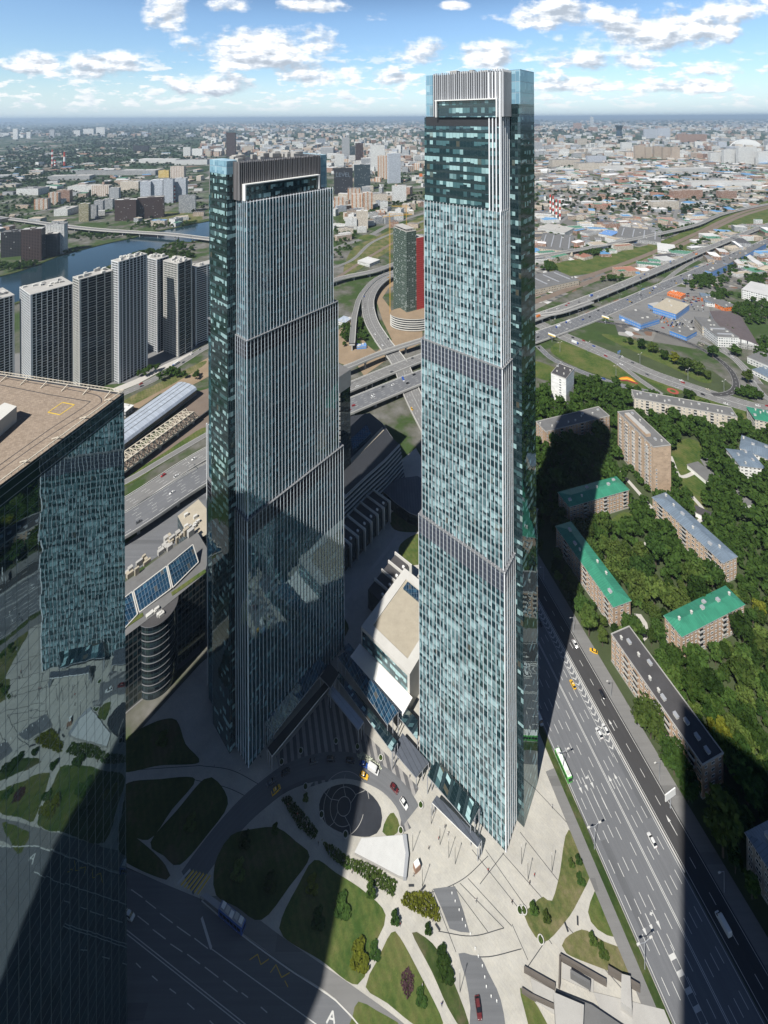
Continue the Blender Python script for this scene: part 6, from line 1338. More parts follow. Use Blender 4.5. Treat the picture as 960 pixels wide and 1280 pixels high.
hedge('dark purple flower patch on the wedge lawn', [(502, 1218), (510, 1210), (518, 1222), (516, 1240), (509, 1250), (500, 1232)], .5, 16, M['purple'], 'flower_patch', 'flower bed', .2)
M['whitefl'] = simple('white_flowers', (.50, .52, .42), .9, .6, 1.5)
hedge('white flowering planter bed at the edge of the drop off road', [(446, 944), (454, 941), (474, 955), (478, 964), (466, 958), (447, 949)], .6, 16, M['whitefl'], 'flower_patch', 'flower bed', .2)
# mid and far planting as masses
def scatter(region, n, s0, s1, dmax=None, m=2):
    o = []; k = 0
    while len(o) < n and k < n*30:
        k += 1; x, y = R.choice(region); x += R.gauss(0, 1)*region_sd[0]; y += R.gauss(0, 1)*region_sd[1]
        p = g(x, max(y, 152)); 
        if blocked(p.x, p.y, m): continue
        o.append((p.x, p.y, R.uniform(s0, s1)))
    return o
def grove(cx, cy, sx, sy, n, s0=.7, s1=1.1, m=1.5):
    o = []; k = 0
    while len(o) < n and k < n*20:
        k += 1; x, y = cx+R.gauss(0, .5)*sx, cy+R.gauss(0, .5)*sy
        if y < 152: continue
        p = g(x, y)
        if not blocked(p.x, p.y, m): o.append((p.x, p.y, R.uniform(s0, s1)))
    return o
mid = []
for a in ((690, 292, 14, 6, 26), (740, 316, 26, 4, 50), (850, 292, 40, 8, 90), (700, 335, 20, 5, 40), (880, 352, 26, 10, 70), (918, 330, 22, 12, 60), (940, 390, 24, 20, 90), (945, 350, 20, 12, 50), (900, 372, 14, 8, 26), (880, 300, 22, 6, 50), (640, 480, 30, 20, 20),
          (470, 560, 10, 10, 8), (486, 585, 8, 6, 7), (440, 420, 12, 14, 26), (452, 402, 6, 8, 10), (430, 300, 16, 14, 60), (470, 270, 16, 8, 40), (500, 250, 14, 8, 40), (205, 470, 40, 6, 14),
          (140, 318, 60, 5, 90), (60, 335, 60, 5, 80), (225, 310, 20, 5, 40), (120, 296, 50, 5, 60), (190, 283, 30, 4, 50), (60, 300, 20, 6, 20), (232, 320, 14, 5, 30), (20, 275, 40, 8, 60), (240, 282, 14, 3, 26), (120, 255, 50, 10, 110), (40, 255, 40, 10, 90), (60, 225, 50, 12, 130), (160, 240, 40, 8, 60),
          (930, 500, 20, 8, 22), (910, 420, 14, 8, 16), (955, 440, 12, 12, 24), (760, 350, 16, 4, 14), (830, 312, 14, 5, 24), (512, 660, 8, 10, 7), (515, 646, 5, 5, 5)): mid += grove(*a)
mass('park_wood', rest+mid, CHEAP, 'mass of farther park and street trees past the nearest ones', M['leaf'])
far = []
for k in range(5200):
    # woods lie in drifts: strong to the left, thinner to the right
    x = R.uniform(-60, 1020); y = 152+R.random()**1.5*110; n_ = math.sin(x*.031+y*.17)+math.sin(x*.012-y*.23+2)+math.sin(x*.057+y*.41)
    if x > 255: n_ -= .75
    if n_ < -.15: continue
    p = g(x, y)
    if not blocked(p.x, p.y, 3): far.append((p.x, p.y, R.uniform(.8, 1.5)*max(1, p.y/2600)))
for a in ((60, 200, 90, 18, 700), (20, 222, 40, 12, 260), (160, 180, 90, 12, 500), (120, 165, 120, 6, 600), (762, 178, 22, 6, 420), (220, 200, 40, 8, 160), (300, 170, 200, 6, 300), (700, 165, 60, 4, 160), (880, 190, 80, 14, 160), (800, 235, 120, 20, 170), (900, 215, 60, 10, 140), (720, 205, 40, 8, 90), (790, 250, 160, 20, 330), (880, 225, 120, 14, 220), (120, 240, 130, 22, 380), (60, 210, 110, 16, 380), (180, 196, 90, 12, 300), (470, 220, 60, 30, 120), (850, 262, 60, 6, 90)):
    far += [(x, y, s*max(1, y/2600)) for x, y, s in grove(*a, .8, 1.3, 3)]
mass('far_woods', far, TINY, 'far woods and tree lines between the districts', M['leaffar'])

# ================================================================ vehicles
M['glassb'] = newmat('car_glass')[0]; _t = NT(M['glassb'].node_tree); out(_t, pbsdf(_t, (.012, .014, .017), .08, 0, .8))
M['tyre'] = simple('tyre_rubber', (.02, .02, .02), .9, .1)
M['rim'] = simple('wheel_rim', (.35, .35, .36), .4, .1, metal=.5)
M['lampw'] = simple('headlight', (.7, .7, .68), .2, .05); M['lampr'] = simple('tail_light', (.35, .02, .02), .3, .05)
def paint(name, col):
    m, t = newmat(name); out(t, t.n('ShaderNodeBsdfPrincipled', {'Base Color': (*col, 1), 'Roughness': .35, 'Coat Weight': .6, 'Coat Roughness': .08})); return m
PAINT = {'white': paint('white_car_paint', (.62, .62, .61)), 'black': paint('black_car_paint', (.012, .012, .014)), 'silver': paint('silver_car_paint', (.34, .35, .36)), 'grey': paint('grey_car_paint', (.10, .105, .11)), 'red': paint('red_car_paint', (.30, .02, .02)),
         'blue': paint('blue_car_paint', (.02, .07, .30)), 'yellow': paint('yellow_car_paint', (.66, .38, .02)), 'green': paint('green_bus_paint', (.10, .38, .08)), 'orange': paint('orange_car_paint', (.55, .16, .02)), 'dark red': paint('dark_red_car_paint', (.10, .012, .014)), 'beige': paint('beige_car_paint', (.42, .38, .30))}
def hull(mb, sects, mi=0, ends=True):
    """loft between cross-sections: each is (x, half width bottom, z bottom, half width top, z top, shoulder z)"""
    R_ = []
    for x, wb, zb, wt, zt in sects: R_.append([(x, -wb, zb), (x, -wb*1.02, (zb+zt)*.5), (x, -wt, zt-.06), (x, -wt*.86, zt), (x, wt*.86, zt), (x, wt, zt-.06), (x, wb*1.02, (zb+zt)*.5), (x, wb, zb)])
    for A, B in zip(R_, R_[1:]):
        for i in range(8): mb.face([A[i], A[(i+1) % 8], B[(i+1) % 8], B[i]], mi)
    if ends: mb.face(R_[0][::-1], mi); mb.face(R_[-1], mi)
def wheel_mesh(r, w):
    mb = MB(); mb.tube((0, -w/2, 0), (0, w/2, 0), r, r, 14); return mb.mesh('wheel', M['tyre'])
def rim_mesh(r, w):
    mb = MB(); mb.tube((0, -w/2-.012, 0), (0, w/2+.012, 0), r*.62, r*.62, 10); return mb.mesh('rim', M['rim'])
WH, RIM = wheel_mesh(.33, .22), rim_mesh(.33, .22); WHB, RIMB = wheel_mesh(.48, .3), rim_mesh(.48, .3)
BODY = {}
def car_meshes(colr, kind='car'):
    if (colr, kind) in BODY: return BODY[colr, kind]
    b, c, rf = MB(), MB(), MB()
    if kind == 'car':
        hull(b, [(-2.2, .72, .45, .70, .80), (-2.05, .88, .28, .84, .92), (-1.2, .91, .22, .88, .98), (.8, .91, .22, .88, .96), (1.8, .88, .25, .82, .82), (2.2, .70, .40, .66, .66)])
        hull(c, [(-1.9, .80, .9, .66, 1.0), (-1.25, .80, .92, .66, 1.40), (.35, .80, .92, .66, 1.42), (1.05, .78, .9, .62, .98)])
        hull(rf, [(-1.3, .64, 1.36, .60, 1.42), (-.4, .66, 1.39, .63, 1.47), (.3, .65, 1.39, .60, 1.44)]); wx, L = (1.35, -1.35), 2.2
    elif kind == 'van':
        hull(b, [(-2.9, .92, .40, .88, 2.3), (-2.8, .98, .32, .94, 2.42), (1.2, .98, .32, .94, 2.42), (1.9, .96, .32, .86, 1.9), (2.2, .96, .32, .88, 1.2), (2.8, .86, .4, .78, 1.0)])
        hull(c, [(1.25, .965, 1.25, .90, 2.28), (1.9, .965, 1.25, .80, 1.96), (2.25, .93, 1.15, .80, 1.28)]); hull(rf, [(-2.7, .82, 2.38, .80, 2.46), (1.1, .82, 2.38, .80, 2.46)]); wx, L = (1.9, -1.8), 2.8
    BODY[colr, kind] = (b.mesh('body', PAINT[colr], smooth=True), c.mesh('cabin_glass', M['glassb'], smooth=True), rf.mesh('roof', PAINT[colr], smooth=True), wx, L); return BODY[colr, kind]
HL = (lambda m: (m.box((0, 0), .12, .34, -.08, .08), m.mesh('headlight', M['lampw']))[1])(MB()); TL = (lambda m: (m.box((0, 0), .1, .3, -.1, .1), m.mesh('tail_light', M['lampr']))[1])(MB())
SIGN = (lambda m: (m.box((0, 0), .22, .7, 0, .2), m.mesh('taxi_sign', M['white']))[1])(MB())
def car(label, colr, p, ang, group, kind='car', z=.12, taxi=False, cat=None):
    bm_, cm_, rm_, wx, L = car_meshes(colr, kind); t = thing('van' if kind == 'van' else 'parked_car' if 'parked' in label else 'car', label, cat or ('van' if kind == 'van' else 'car'), (p[0], p[1], z), group, ang)
    inst('body', bm_, t); inst('cabin_glass', cm_, t); inst('roof', rm_, t)
    for x in wx:
        for s in (-1, 1): w = inst('wheel', WH, t, (x, s*.80, .33)); inst('rim', RIM, w)
    for s in (-1, 1): inst('headlight', HL, t, (L-.1, s*.5, .62 if kind == 'car' else .8)); inst('tail_light', TL, t, (-L+.02, s*.55, .72 if kind == 'car' else 1.0))
    if taxi: inst('taxi_sign', SIGN, t, (-.3, 0, 1.45))
    return t
def bus(label, colr, roofmat, p, ang, L=12.0, z=.12, boxes=5):
    t = thing('bus', label, 'bus', (p[0], p[1], z), None, ang); b = MB(); hull(b, [(-L/2, 1.2, .35, 1.15, 2.9), (-L/2+.2, 1.27, .3, 1.22, 3.05), (L/2-.2, 1.27, .3, 1.22, 3.05), (L/2, 1.2, .35, 1.12, 2.9)]); b.build('body', PAINT[colr], t, (0, 0, 0))
    c = MB()
    for s in (-1, 1):
        for k in range(6): x0 = -L/2+.7+k*(L-1.4)/6; c.prism(ccw2([(x0, s*1.26), (x0+(L-1.4)/6-.2, s*1.26), (x0+(L-1.4)/6-.2, s*1.31), (x0, s*1.31)]), 1.3, 2.45, 0, 0, True)
    c.prism([(L/2-.02, -1.0), (L/2+.04, -1.0), (L/2+.04, 1.0), (L/2-.02, 1.0)], 1.1, 2.6, 0, 0, True); c.build('windows', M['glassb'], t, (0, 0, 0))
    rfm = MB(); rfm.prism([(-L/2+.3, -1.05), (L/2-.3, -1.05), (L/2-.3, 1.05), (-L/2+.3, 1.05)], 3.02, 3.12, 0, 0); rf = rfm.build('roof', roofmat, t, (0, 0, 0))
    for k in range(boxes): q = MB(); q.box((-L/2+1.6+k*(L-3.2)/max(1, boxes-1), R.uniform(-.3, .3)), 1.5, 1.5, 3.1, 3.45); q.build('roof_unit', M['concl'] if k % 2 else M['white'], rf, (0, 0, 0))
    for x in (L/2-2.6, -L/2+2.8):
        for s in (-1, 1): w = inst('wheel', WHB, t, (x, s*1.12, .48)); inst('rim', RIMB, w)
    return t
aang = math.atan2(AD.y, AD.x)
car('yellow taxi alone in the middle lanes of the avenue', 'yellow', g(716, 857), aang, None, taxi=True)
car('white car with yellow sides in the right lanes of the avenue beside another white car', 'white', g(749, 918), aang, None, taxi=True)
car('plain white car beside the chevrons, just ahead of a yellow sided one', 'white', g(757, 913), aang, None)
car('yellow car stopped on the bay beside the side road', 'yellow', g(742, 815), aang+.9, None)
car('white car on the dark side road near the tower shadow edge', 'white', g(719, 806), aang+math.pi, None)
car('dark car on the side road below the white one', 'black', g(753, 869), aang+math.pi, None)
car('white car alone beside the double line of the lower avenue', 'white', g(815, 1052), aang, None)
car('white van on the shaded side of the avenue', 'white', g(904, 1157), aang, None, 'van')
car('dark car in the tower shadow high on the avenue', 'black', g(675, 780), aang+math.pi, None)
car('white delivery van in the tower shadow by the near kerb', 'white', g(674, 900), aang+math.pi, None, 'van')
bus('green and white bus by the near kerb of the avenue at the plaza corner', 'green', M['white'], g(701, 962)+AN*1.5, aang+math.pi, 10.5, boxes=2)
bus('blue bus with white roof units in the shade of the bottom road', 'blue', M['alud'], g(290, 1152), math.atan2((g(312, 1180)-g(268, 1142)).y, (g(312, 1180)-g(268, 1142)).x), 12, .08)
for lab, col_, x, y, dx_, dy_, kd in (('yellow taxi waiting on the shaded bend of the drop off road', 'yellow', 345, 989, 16, -15, 1), ('dark car at the kerb just ahead of the shaded yellow taxi', 'grey', 339, 979, 16, -14, 0), ('black car at the kerb below the striped court', 'black', 357, 966, 18, -11, 0), ('grey car on the shaded arc of the drop off road', 'grey', 392, 953, 30, -4, 0), ('black car on the top of the drop off arc', 'black', 414, 950, 30, 0, 0), ('black car behind the white flower planter', 'black', 438, 952, 30, 6, 0),
                                      ('blue car in sunlight at the end of the planter', 'blue', 455, 957, 22, 12, 0), ('white van beside the sunlit blue car', 'white', 467, 964, 20, 14, 2), ('yellow taxi in sunlight on the drop off road', 'yellow', 455, 971, 22, 13, 1), ('dark red car on the sunny end of the drop off road', 'dark red', 493, 987, 12, 14, 0), ('white car at the last bend of the drop off road', 'white', 505, 1006, 9, 14, 0), ('dark red car on the dark curved ramp road', 'dark red', 598, 1262, 2, 14, 0), ('pale car in deep shade beside the mirror tower', 'white', 162, 1146, 10, 8, 0)):
    a, b = g(x, y), g(x+dx_, y+dy_); car(lab, col_, a, math.atan2((b-a).y, (b-a).x), None, 'van' if kd == 2 else 'car', .1, kd == 1)
# far traffic: one light mesh per car, coloured per kind
FAR = {}
def far_car(colr, kind='car'):
    if (colr, kind) not in FAR:
        mb = MB()
        if kind == 'car': hull(mb, [(-2.2, .8, .3, .78, .9), (-1.2, .9, .25, .88, 1.0), (1.3, .9, .25, .86, .95), (2.2, .75, .35, .7, .7)], 0); hull(mb, [(-1.8, .8, .95, .66, 1.02), (-1.2, .8, .95, .66, 1.40), (.3, .8, .95, .64, 1.42), (1.05, .78, .92, .6, .98)], 1); hull(mb, [(-1.2, .64, 1.38, .6, 1.46), (.25, .64, 1.38, .6, 1.46)], 0)
        else: hull(mb, [(-5, 1.15, .5, 1.15, 3.2), (2.6, 1.15, .5, 1.15, 3.2)], 0); hull(mb, [(2.9, 1.1, .5, 1.05, 2.6), (4.6, 1.1, .5, 1.0, 2.4)], 2); hull(mb, [(4.4, 1.02, 1.4, .98, 2.3), (4.68, 1.0, 1.4, .95, 2.2)], 1)
        FAR[colr, kind] = mb.mesh('car' if kind == 'car' else 'lorry', [PAINT[colr], M['glassb'], PAINT['blue' if colr == 'white' else 'white']])
    return FAR[colr, kind]
ORD = 'first second third fourth fifth sixth seventh eighth ninth tenth eleventh twelfth thirteenth fourteenth fifteenth sixteenth seventeenth eighteenth nineteenth twentieth'.split()
seen_lab = {}
def traffic(road_label, short, offs, spacing, group, xr=(150, 975), lim=60):
    path, nr, w = ROADS[road_label]; cum = [0.0]
    for a, b in zip(path, path[1:]): cum.append(cum[-1]+(b-a).length)
    cand = []
    for off in offs:
        s = R.uniform(0, spacing)
        while s < cum[-1]:
            i = min(max(np.searchsorted(cum, s)-1, 0), len(path)-2); t = (s-cum[i])/(cum[i+1]-cum[i]); p = path[i].lerp(path[i+1], t)+nr[i]*off; q = proj(p)
            if xr[0] < q[0] < xr[1] and q[1] > 160 and not (250 < q[0] < 424 and 200 < q[1] < 700) and not (522 < q[0] < 667 and 95 < q[1] < 900):
                d = path[i+1]-path[i]; cand.append((q[0], p, math.atan2(d.y, d.x)+(math.pi if off < 0 else 0)))
            s += spacing*R.uniform(.45, 1.6)
    cand.sort(key=lambda c: c[0]); R2 = random.Random(len(cand)); 
    while len(cand) > lim: cand.pop(R2.randrange(len(cand)))
    for x, p, a in cand:
        big = R.random() < .07; c = R.choice(['white', 'white', 'white', 'black', 'black', 'silver', 'grey', 'grey', 'yellow', 'red', 'blue', 'beige']) if not big else R.choice(['white', 'white', 'blue', 'orange'])
        kind = 'lorry' if big else 'car'; k = (c, kind, short); seen_lab[k] = seen_lab.get(k, 0)+1; n = seen_lab[k]
        o = inst(kind, far_car(c, kind), None, (p.x, p.y, p.z+.03), a); tag(o, f'{ORD[min(n, 20)-1]} {c} {kind} on {short}, counted from the left', kind, group)
gx = 'traffic on the expressway'
traffic('broad multi lane expressway crossing the whole view, nearer carriageway', 'the nearer expressway carriageway', [-7.8, -4.5, -1, 2.3, 6], 34, gx, lim=74)
traffic('broad elevated expressway crossing the whole view, farther carriageway', 'the farther expressway carriageway', [-5, -1.7, 1.7, 5], 46, gx, lim=44)
traffic('wide curved flyover with many lanes behind the towers', 'the curved flyover', [-8.7, -5, 5, 8.7], 60, 'traffic on the flyover', (420, 525), 12)
traffic('wide road running through the interchange lawns', 'the road through the interchange', [-9.7, -6, 6, 9.7], 46, 'traffic on the interchange', (690, 965), 22)
traffic('outer road round the loop ramp', 'the outer ramp road', [-1.7, 1.7], 40, 'traffic on the interchange', (690, 965), 8)
traffic('ramp skirting the triangular lawn', 'the ramp by the triangular lawn', [1.8, -1.8], 50, 'traffic on the interchange', (668, 965), 5)
traffic('dark loop ramp curling back to the road', 'the loop ramp', [1.8, -1.8], 60, 'traffic on the interchange', (690, 965), 5)
traffic('street with roadworks in front of the white apartment towers', 'the riverside street', [-2.6, 2.6], 26, 'traffic on the riverside street', (160, 256), 12)
traffic('long pale road bridge over the river', 'the river bridge', [-5, 5], 60, 'traffic on the river bridge', (0, 258), 8)
traffic('street beside the brown arched hall', 'the street by the arched hall', [-3, 3], 20, 'traffic by the arched hall', (820, 965), 10)
# car market
CARLOT = []
def lot(cx_, cy_, ax, n, m_, pitch, rows, short):
    d = Vector((math.cos(ax), math.sin(ax), 0)); e = Vector((-d.y, d.x, 0)); c = g(cx_, cy_)
    for i in range(n):
        for j in range(m_):
            if R.random() < .26: continue
            p = c+d*((i-n/2)*pitch)+e*((j-m_/2)*rows)
            if blocked(p.x, p.y, -1): continue
            col_ = R.choice(['white', 'silver', 'black', 'black', 'grey', 'grey', 'red', 'blue', 'beige', 'orange']); CARLOT.append((p, col_, ax+math.pi/2+R.uniform(-.06, .06), short))
# ================================================================ car market and works in front of the expressway
gM = 'works and market halls by the expressway'
def hall(label, a, b, c, H_, wall, roof, name='hall', cat='hall', group=gM, skylights=0, par=.5, maxw=None):
    root, P, L, W_ = shed(name, label, a, b, c, H_, wall, roof, cat, par, group); rf = [o for o in root.children if o.name.startswith('roof')][0]
    for k in range(skylights):
        mb = MB(); u = L*(k+.5)/skylights; mb.prism(ccw2([P(u-1.2, W_*.15), P(u+1.2, W_*.15), P(u+1.2, W_*.85), P(u-1.2, W_*.85)]), H_+par, H_+par+1.0, 0, 0); mb.build('skylight', M['alud'], rf)
    for k in range(3):
        mb = MB(); mb.box(P(R.uniform(2, L-2), R.uniform(1.5, W_-1.5)), R.uniform(1.5, 4), R.uniform(1.2, 2.6), H_+par-.1, H_+par+R.uniform(.8, 2), 0); mb.build('roof_plant', M['concl'], rf)
    return root
M['bluewall'] = facade('blue_panel_wall', (.05, .20, .52), 3.0, 4.2, .7, .42, (.30, .34, .38), lite=.2)
M['orangew'] = facade('orange_panel_wall', (.62, .16, .03), 4, 4, .5, .3, lite=.2)
M['whitew'] = facade('white_works_wall', (.60, .60, .58), 3.2, 3.4, .6, .4, lite=.3)
M['creamw'] = facade('cream_works_wall', (.48, .42, .33), 4.0, 4.4, .45, .45, lite=.3)
M['greyw'] = facade('grey_works_wall', (.30, .30, .30), 4.0, 4.0, .5, .35, lite=.2)
M['brickw'] = facade('red_brick_works_wall', (.30, .13, .085), 3.5, 3.8, .4, .45, lite=.25)
hall('market hall with blue walls and a cluttered grey roof at the expressway edge', (774, 393), (801, 405), (818, 395), 8, 'bluewall', 'roofg', cat='market hall')
hall('blue walled market hall with tan roof behind the first', (816, 384), (845, 393), (852, 378), 9, 'bluewall', 'tan', cat='market hall')
hall('lower blue market pavilion at the front of the car lot', (837, 413), (858, 421), (863, 411), 6, 'bluewall', 'roofg', cat='market hall')
hall('small blue market annex left of the tan roofed hall', (810, 380), (832, 390), (838, 385), 6, 'bluewall', 'conc', cat='market hall')
hall('orange trimmed hall beside the car lot', (876, 371), (905, 384), (906, 376), 7, 'orangew', 'roofg', cat='market hall')
hall('pale blue glazed shed beside the orange trimmed hall', (874, 366), (882, 378), (892, 375), 6, 'whitew', 'blueg', cat='market hall')
hall('orange kiosk row at the back of the car lot', (834, 366), (851, 371), (852, 366), 5, 'orangew', 'orangew', cat='market hall')
hall('white office block with narrow dark roof in front of the brown arched hall', (880, 408), (897, 421), (911, 413), 14, 'whitew', 'roofg', cat='office block', skylights=2)
hall('pink gable end of the white office block', (868, 396), (878, 408), (890, 398), 13, 'creamw', 'roofg', cat='office block')
ah = thing('arched_hall', 'large hall with brown barrel roof and white gable', 'hall', g(915, 410), gM)
a_, b_, c_ = corner(887, 389, 8), corner(904, 424, 8), corner(944, 424, 8); d = (b_-a_).normalized(); n_ = Vector((-d.y, d.x, 0)); n_ = n_ if n_.dot(c_-b_) > 0 else -n_; L_ = (b_-a_).length; W_ = max(28, abs((c_-b_).dot(n_)))
mb = MB(); N2 = 12
for k in range(N2):
    q = lambda t: (W_*t, 8+4.5*math.sin(math.pi*t)); (w0, z0), (w1, z1) = q(k/N2), q((k+1)/N2)
    f4 = [a_+n_*w0+Vector((0, 0, z0)), b_+n_*w0+Vector((0, 0, z0)), b_+n_*w1+Vector((0, 0, z1)), a_+n_*w1+Vector((0, 0, z1))]; uv4 = [(0, w0), (L_, w0), (L_, w1), (0, w1)]
    if (f4[1]-f4[0]).cross(f4[2]-f4[1]).z < 0: f4 = f4[::-1]; uv4 = uv4[::-1]
    mb.face(f4, 0, uv4)
mb.build('barrel_roof', M['brown'], ah, smooth=True); mb = MB()
for o in (a_, b_): 
    pts_ = [o]+[o+n_*W_]+[o+n_*(W_*(1-k/N2))+Vector((0, 0, 8+4.5*math.sin(math.pi*k/N2))) for k in range(N2+1)]; mb.face(pts_); 
mb.prism(ccw2([tuple((a_)[:2]), tuple((b_)[:2]), tuple((b_+n_*W_)[:2]), tuple((a_+n_*W_)[:2])]), 0, 7.95, 0, None); mb.build('wall', M['whitew'], ah); keep([tuple((a_-n_*2)[:2]), tuple((b_-n_*2)[:2]), tuple((b_+n_*(W_+2))[:2]), tuple((a_+n_*(W_+2))[:2])])
flat('parking_yard', [(762, 396), (800, 368), (845, 358), (880, 362), (888, 390), (880, 420), (870, 430), (840, 420), (800, 408)], M['asphl'], -.01, 'tarmac car market yard', 'yard')
hall('long pale works hall with grey sawtooth roof beside the tall tower', (650, 366), (724, 350), (712, 335), 10, 'creamw', 'roofg', skylights=5)
hall('second works hall with striped grey roof under the overpass', (672, 310), (716, 315), (742, 297), 9, 'creamw', 'roofg', skylights=4)
hall('long grey works hall with pale ribs beyond the scrapyard', (770, 296), (826, 303), (838, 290), 8, 'greyw', 'roofg', skylights=4)
hall('low white shed by the railway slope', (822, 313), (845, 316), (850, 307), 6, 'whitew', 'roofl')
hall('bright blue roofed shed among the scrapyards', (748, 292), (764, 295), (768, 289), 6, 'whitew', 'bluewall')
hall('white office with bright blue window bands beside the boulevard at the right edge', (889, 340), (909, 331), (906, 327), 13, 'bluewall', 'roofg', cat='office block')
hall('long glassy office with blue bays along the expressway', (910, 330), (958, 304), (955, 301.5), 12, 'bluewall', 'roofg', cat='office block')
hall('orange banded white office at the right edge below the boulevard', (927, 362), (968, 372), (975, 360), 16, 'whitew', 'roofl', cat='office block')
hall('grey flat roofed depot at the right edge beside the dark tree', (934, 446), (990, 470), (990, 440), 8, 'whitew', 'roofg')
hall('pale blue roofed shed below the grey depot', (940, 462), (985, 485), (990, 470), 5, 'whitew', 'blueg')
hall('pale shed on the building site beside the flyover', (431, 404), (440, 398), (436, 391), 5, 'whitew', 'silver')
hall('small white hall with pale roof beside the far rails', (447, 326), (462, 330), (464, 322), 7, 'whitew', 'roofl')
hall('blue container shed on the building site', (446, 434), (458, 433), (458, 429), 3, 'bluewall', 'bluewall')
hall('small grey roofed works building below the metro hall', (157, 515), (167, 507), (162, 498), 6, 'greyw', 'roofl')
lot(838, 402, 2.4, 22, 7, 3.2, 7, 'in the middle of the car market'); lot(802, 405, 2.4, 8, 4, 3.2, 7, 'in front of the blue market hall'); lot(858, 372, .35, 14, 5, 3.2, 7, 'behind the tan roofed hall'); lot(866, 384, 2.4, 12, 4, 3.0, 9, 'at the back of the car market'); lot(880, 430, .5, 6, 2, 3.0, 9, 'behind the loop ramp'); lot(740, 322, .1, 10, 3, 3.4, 9, 'in the scrapyard by the works hall'); lot(512, 590, .8, 5, 2, 3.0, 8, 'by the banded office'); lot(905, 375, 2.4, 6, 2, 3, 8, 'beside the orange trimmed hall')
R3 = random.Random(3)
while len(CARLOT) > 118: CARLOT.pop(R3.randrange(len(CARLOT)))
CARLOT.sort(key=lambda q: proj(q[0])[0])
for p, col_, a, short in CARLOT:
    k = (col_, short); seen_lab[k] = seen_lab.get(k, 0)+1
    tag(inst('parked_car', far_car(col_), None, (p.x, p.y, .05), a), f'{ORD[min(seen_lab[k], 20)-1]} {col_} car parked {short}, counted from the left', 'car', 'cars parked in yards')

# ================================================================ lamps, signs, people, small things
LM = MB(); LM.tube((0, 0, 0), (0, 0, 10.5), .16, .09, 8); POLE = LM.mesh('pole', M['alud'])
LM = MB(); LM.bar((0, 0, 10.3), (2.6, 0, 11.1), .12); ARM = LM.mesh('arm', M['alud'])
LM = MB(); LM.box((2.9, 0), 1.3, .5, 10.95, 11.2); HEAD = LM.mesh('lamp_head', M['concl'])
def lamp(label, p, ang, group, s=1.0, double=True, z=0):
    t = thing('street_lamp', label, 'street lamp', (p[0], p[1], z), group, ang); t.scale = (s,)*3; inst('pole', POLE, t)
    for r in ((0, math.pi) if double else (0,)): inst('arm', ARM, t, (0, 0, 0), r); inst('lamp_head', HEAD, t, (0, 0, 0), r)
nm = math.atan2(AN.y, AN.x)
for k, (x, y) in enumerate(((704, 966), (743, 1062), (806, 1212), (870, 1362))): lamp('%s double armed lamp on the grass verge, counted down from the green bus' % ORD[k], g(x, y), nm, 'lamps on the avenue verge')
for k in range(7): lamp('%s single armed lamp on the far footway of the avenue, counted from the bottom' % ORD[k], av(-20+k*32, 44.3), nm+math.pi, 'lamps on the far footway', .85, False, .22)
pth, nr_, w_ = ROADS['broad multi lane expressway crossing the whole view, nearer carriageway']
cnt = 0
for i in range(0, len(pth), 9):
    q = proj(pth[i])
    if (150 < q[0] < 252 or 424 < q[0] < 522 or 668 < q[0] < 975) and q[1] > 250 and cnt < 20: p = pth[i]-nr_[i]*(w_/2+.6); lamp('%s double lamp between the expressway carriageways, counted from the left' % ORD[cnt], p, math.atan2(nr_[i].y, nr_[i].x), 'lamps along the expressway', 1.0, True, p.z-.6); cnt += 1
for k, (x, y) in enumerate(((770, 470), (735, 440), (860, 475), (905, 490), (700, 440), (800, 455))): lamp('%s lamp mast on the interchange lawns' % ORD[k], g(x, y), .5, 'lamps on the interchange lawns', 1.25)
for k, (x, y) in enumerate(((539, 1030), (550, 1056), (561, 1072), (569, 1080), (652, 1080), (690, 1090), (575, 1240), (660, 1100), (528, 1108), (516, 1064))):
    p = g(x, y); t = thing('light_column', '%s slim light column standing on the sunny plaza' % ORD[k], 'light column', (p.x, p.y, 0), 'slim light columns on the plaza'); mb = MB(); mb.tube((0, 0, 0), (0, 0, 7.5), .11, .08, 8); mb.build('pole', M['dark'], t, (0, 0, 0)); mb = MB(); mb.tube((0, 0, 7.5), (0, 0, 8.3), .15, .15, 8); mb.build('lamp_head', M['concl'], t, (0, 0, 0))
PLB = MB()
for a in range(16):
    a0, a1 = a*math.pi/8, (a+1)*math.pi/8; c0, s0, c1, s1 = math.cos(a0), math.sin(a0), math.cos(a1), math.sin(a1)
    PLB.face([(.9*c0, .9*s0, 0), (.9*c1, .9*s1, 0), (1.25*c1, 1.25*s1, .8), (1.25*c0, 1.25*s0, .8)]); PLB.face([(1.25*c0, 1.25*s0, .8), (1.25*c1, 1.25*s1, .8), (.95*c1, .95*s1, .8), (.95*c0, .95*s0, .8)]); PLB.face([(.95*c1, .95*s1, .8), (.95*c0, .95*s0, .8), (.9*c0, .9*s0, .5), (.9*c1, .9*s1, .5)][::-1])
POT = PLB.mesh('bowl', M['concl']); SM = MB(); SM.face([(.92*math.cos(a*.3927), .92*math.sin(a*.3927), .62) for a in range(16)]); SOIL = SM.mesh('soil', M['grassd'])
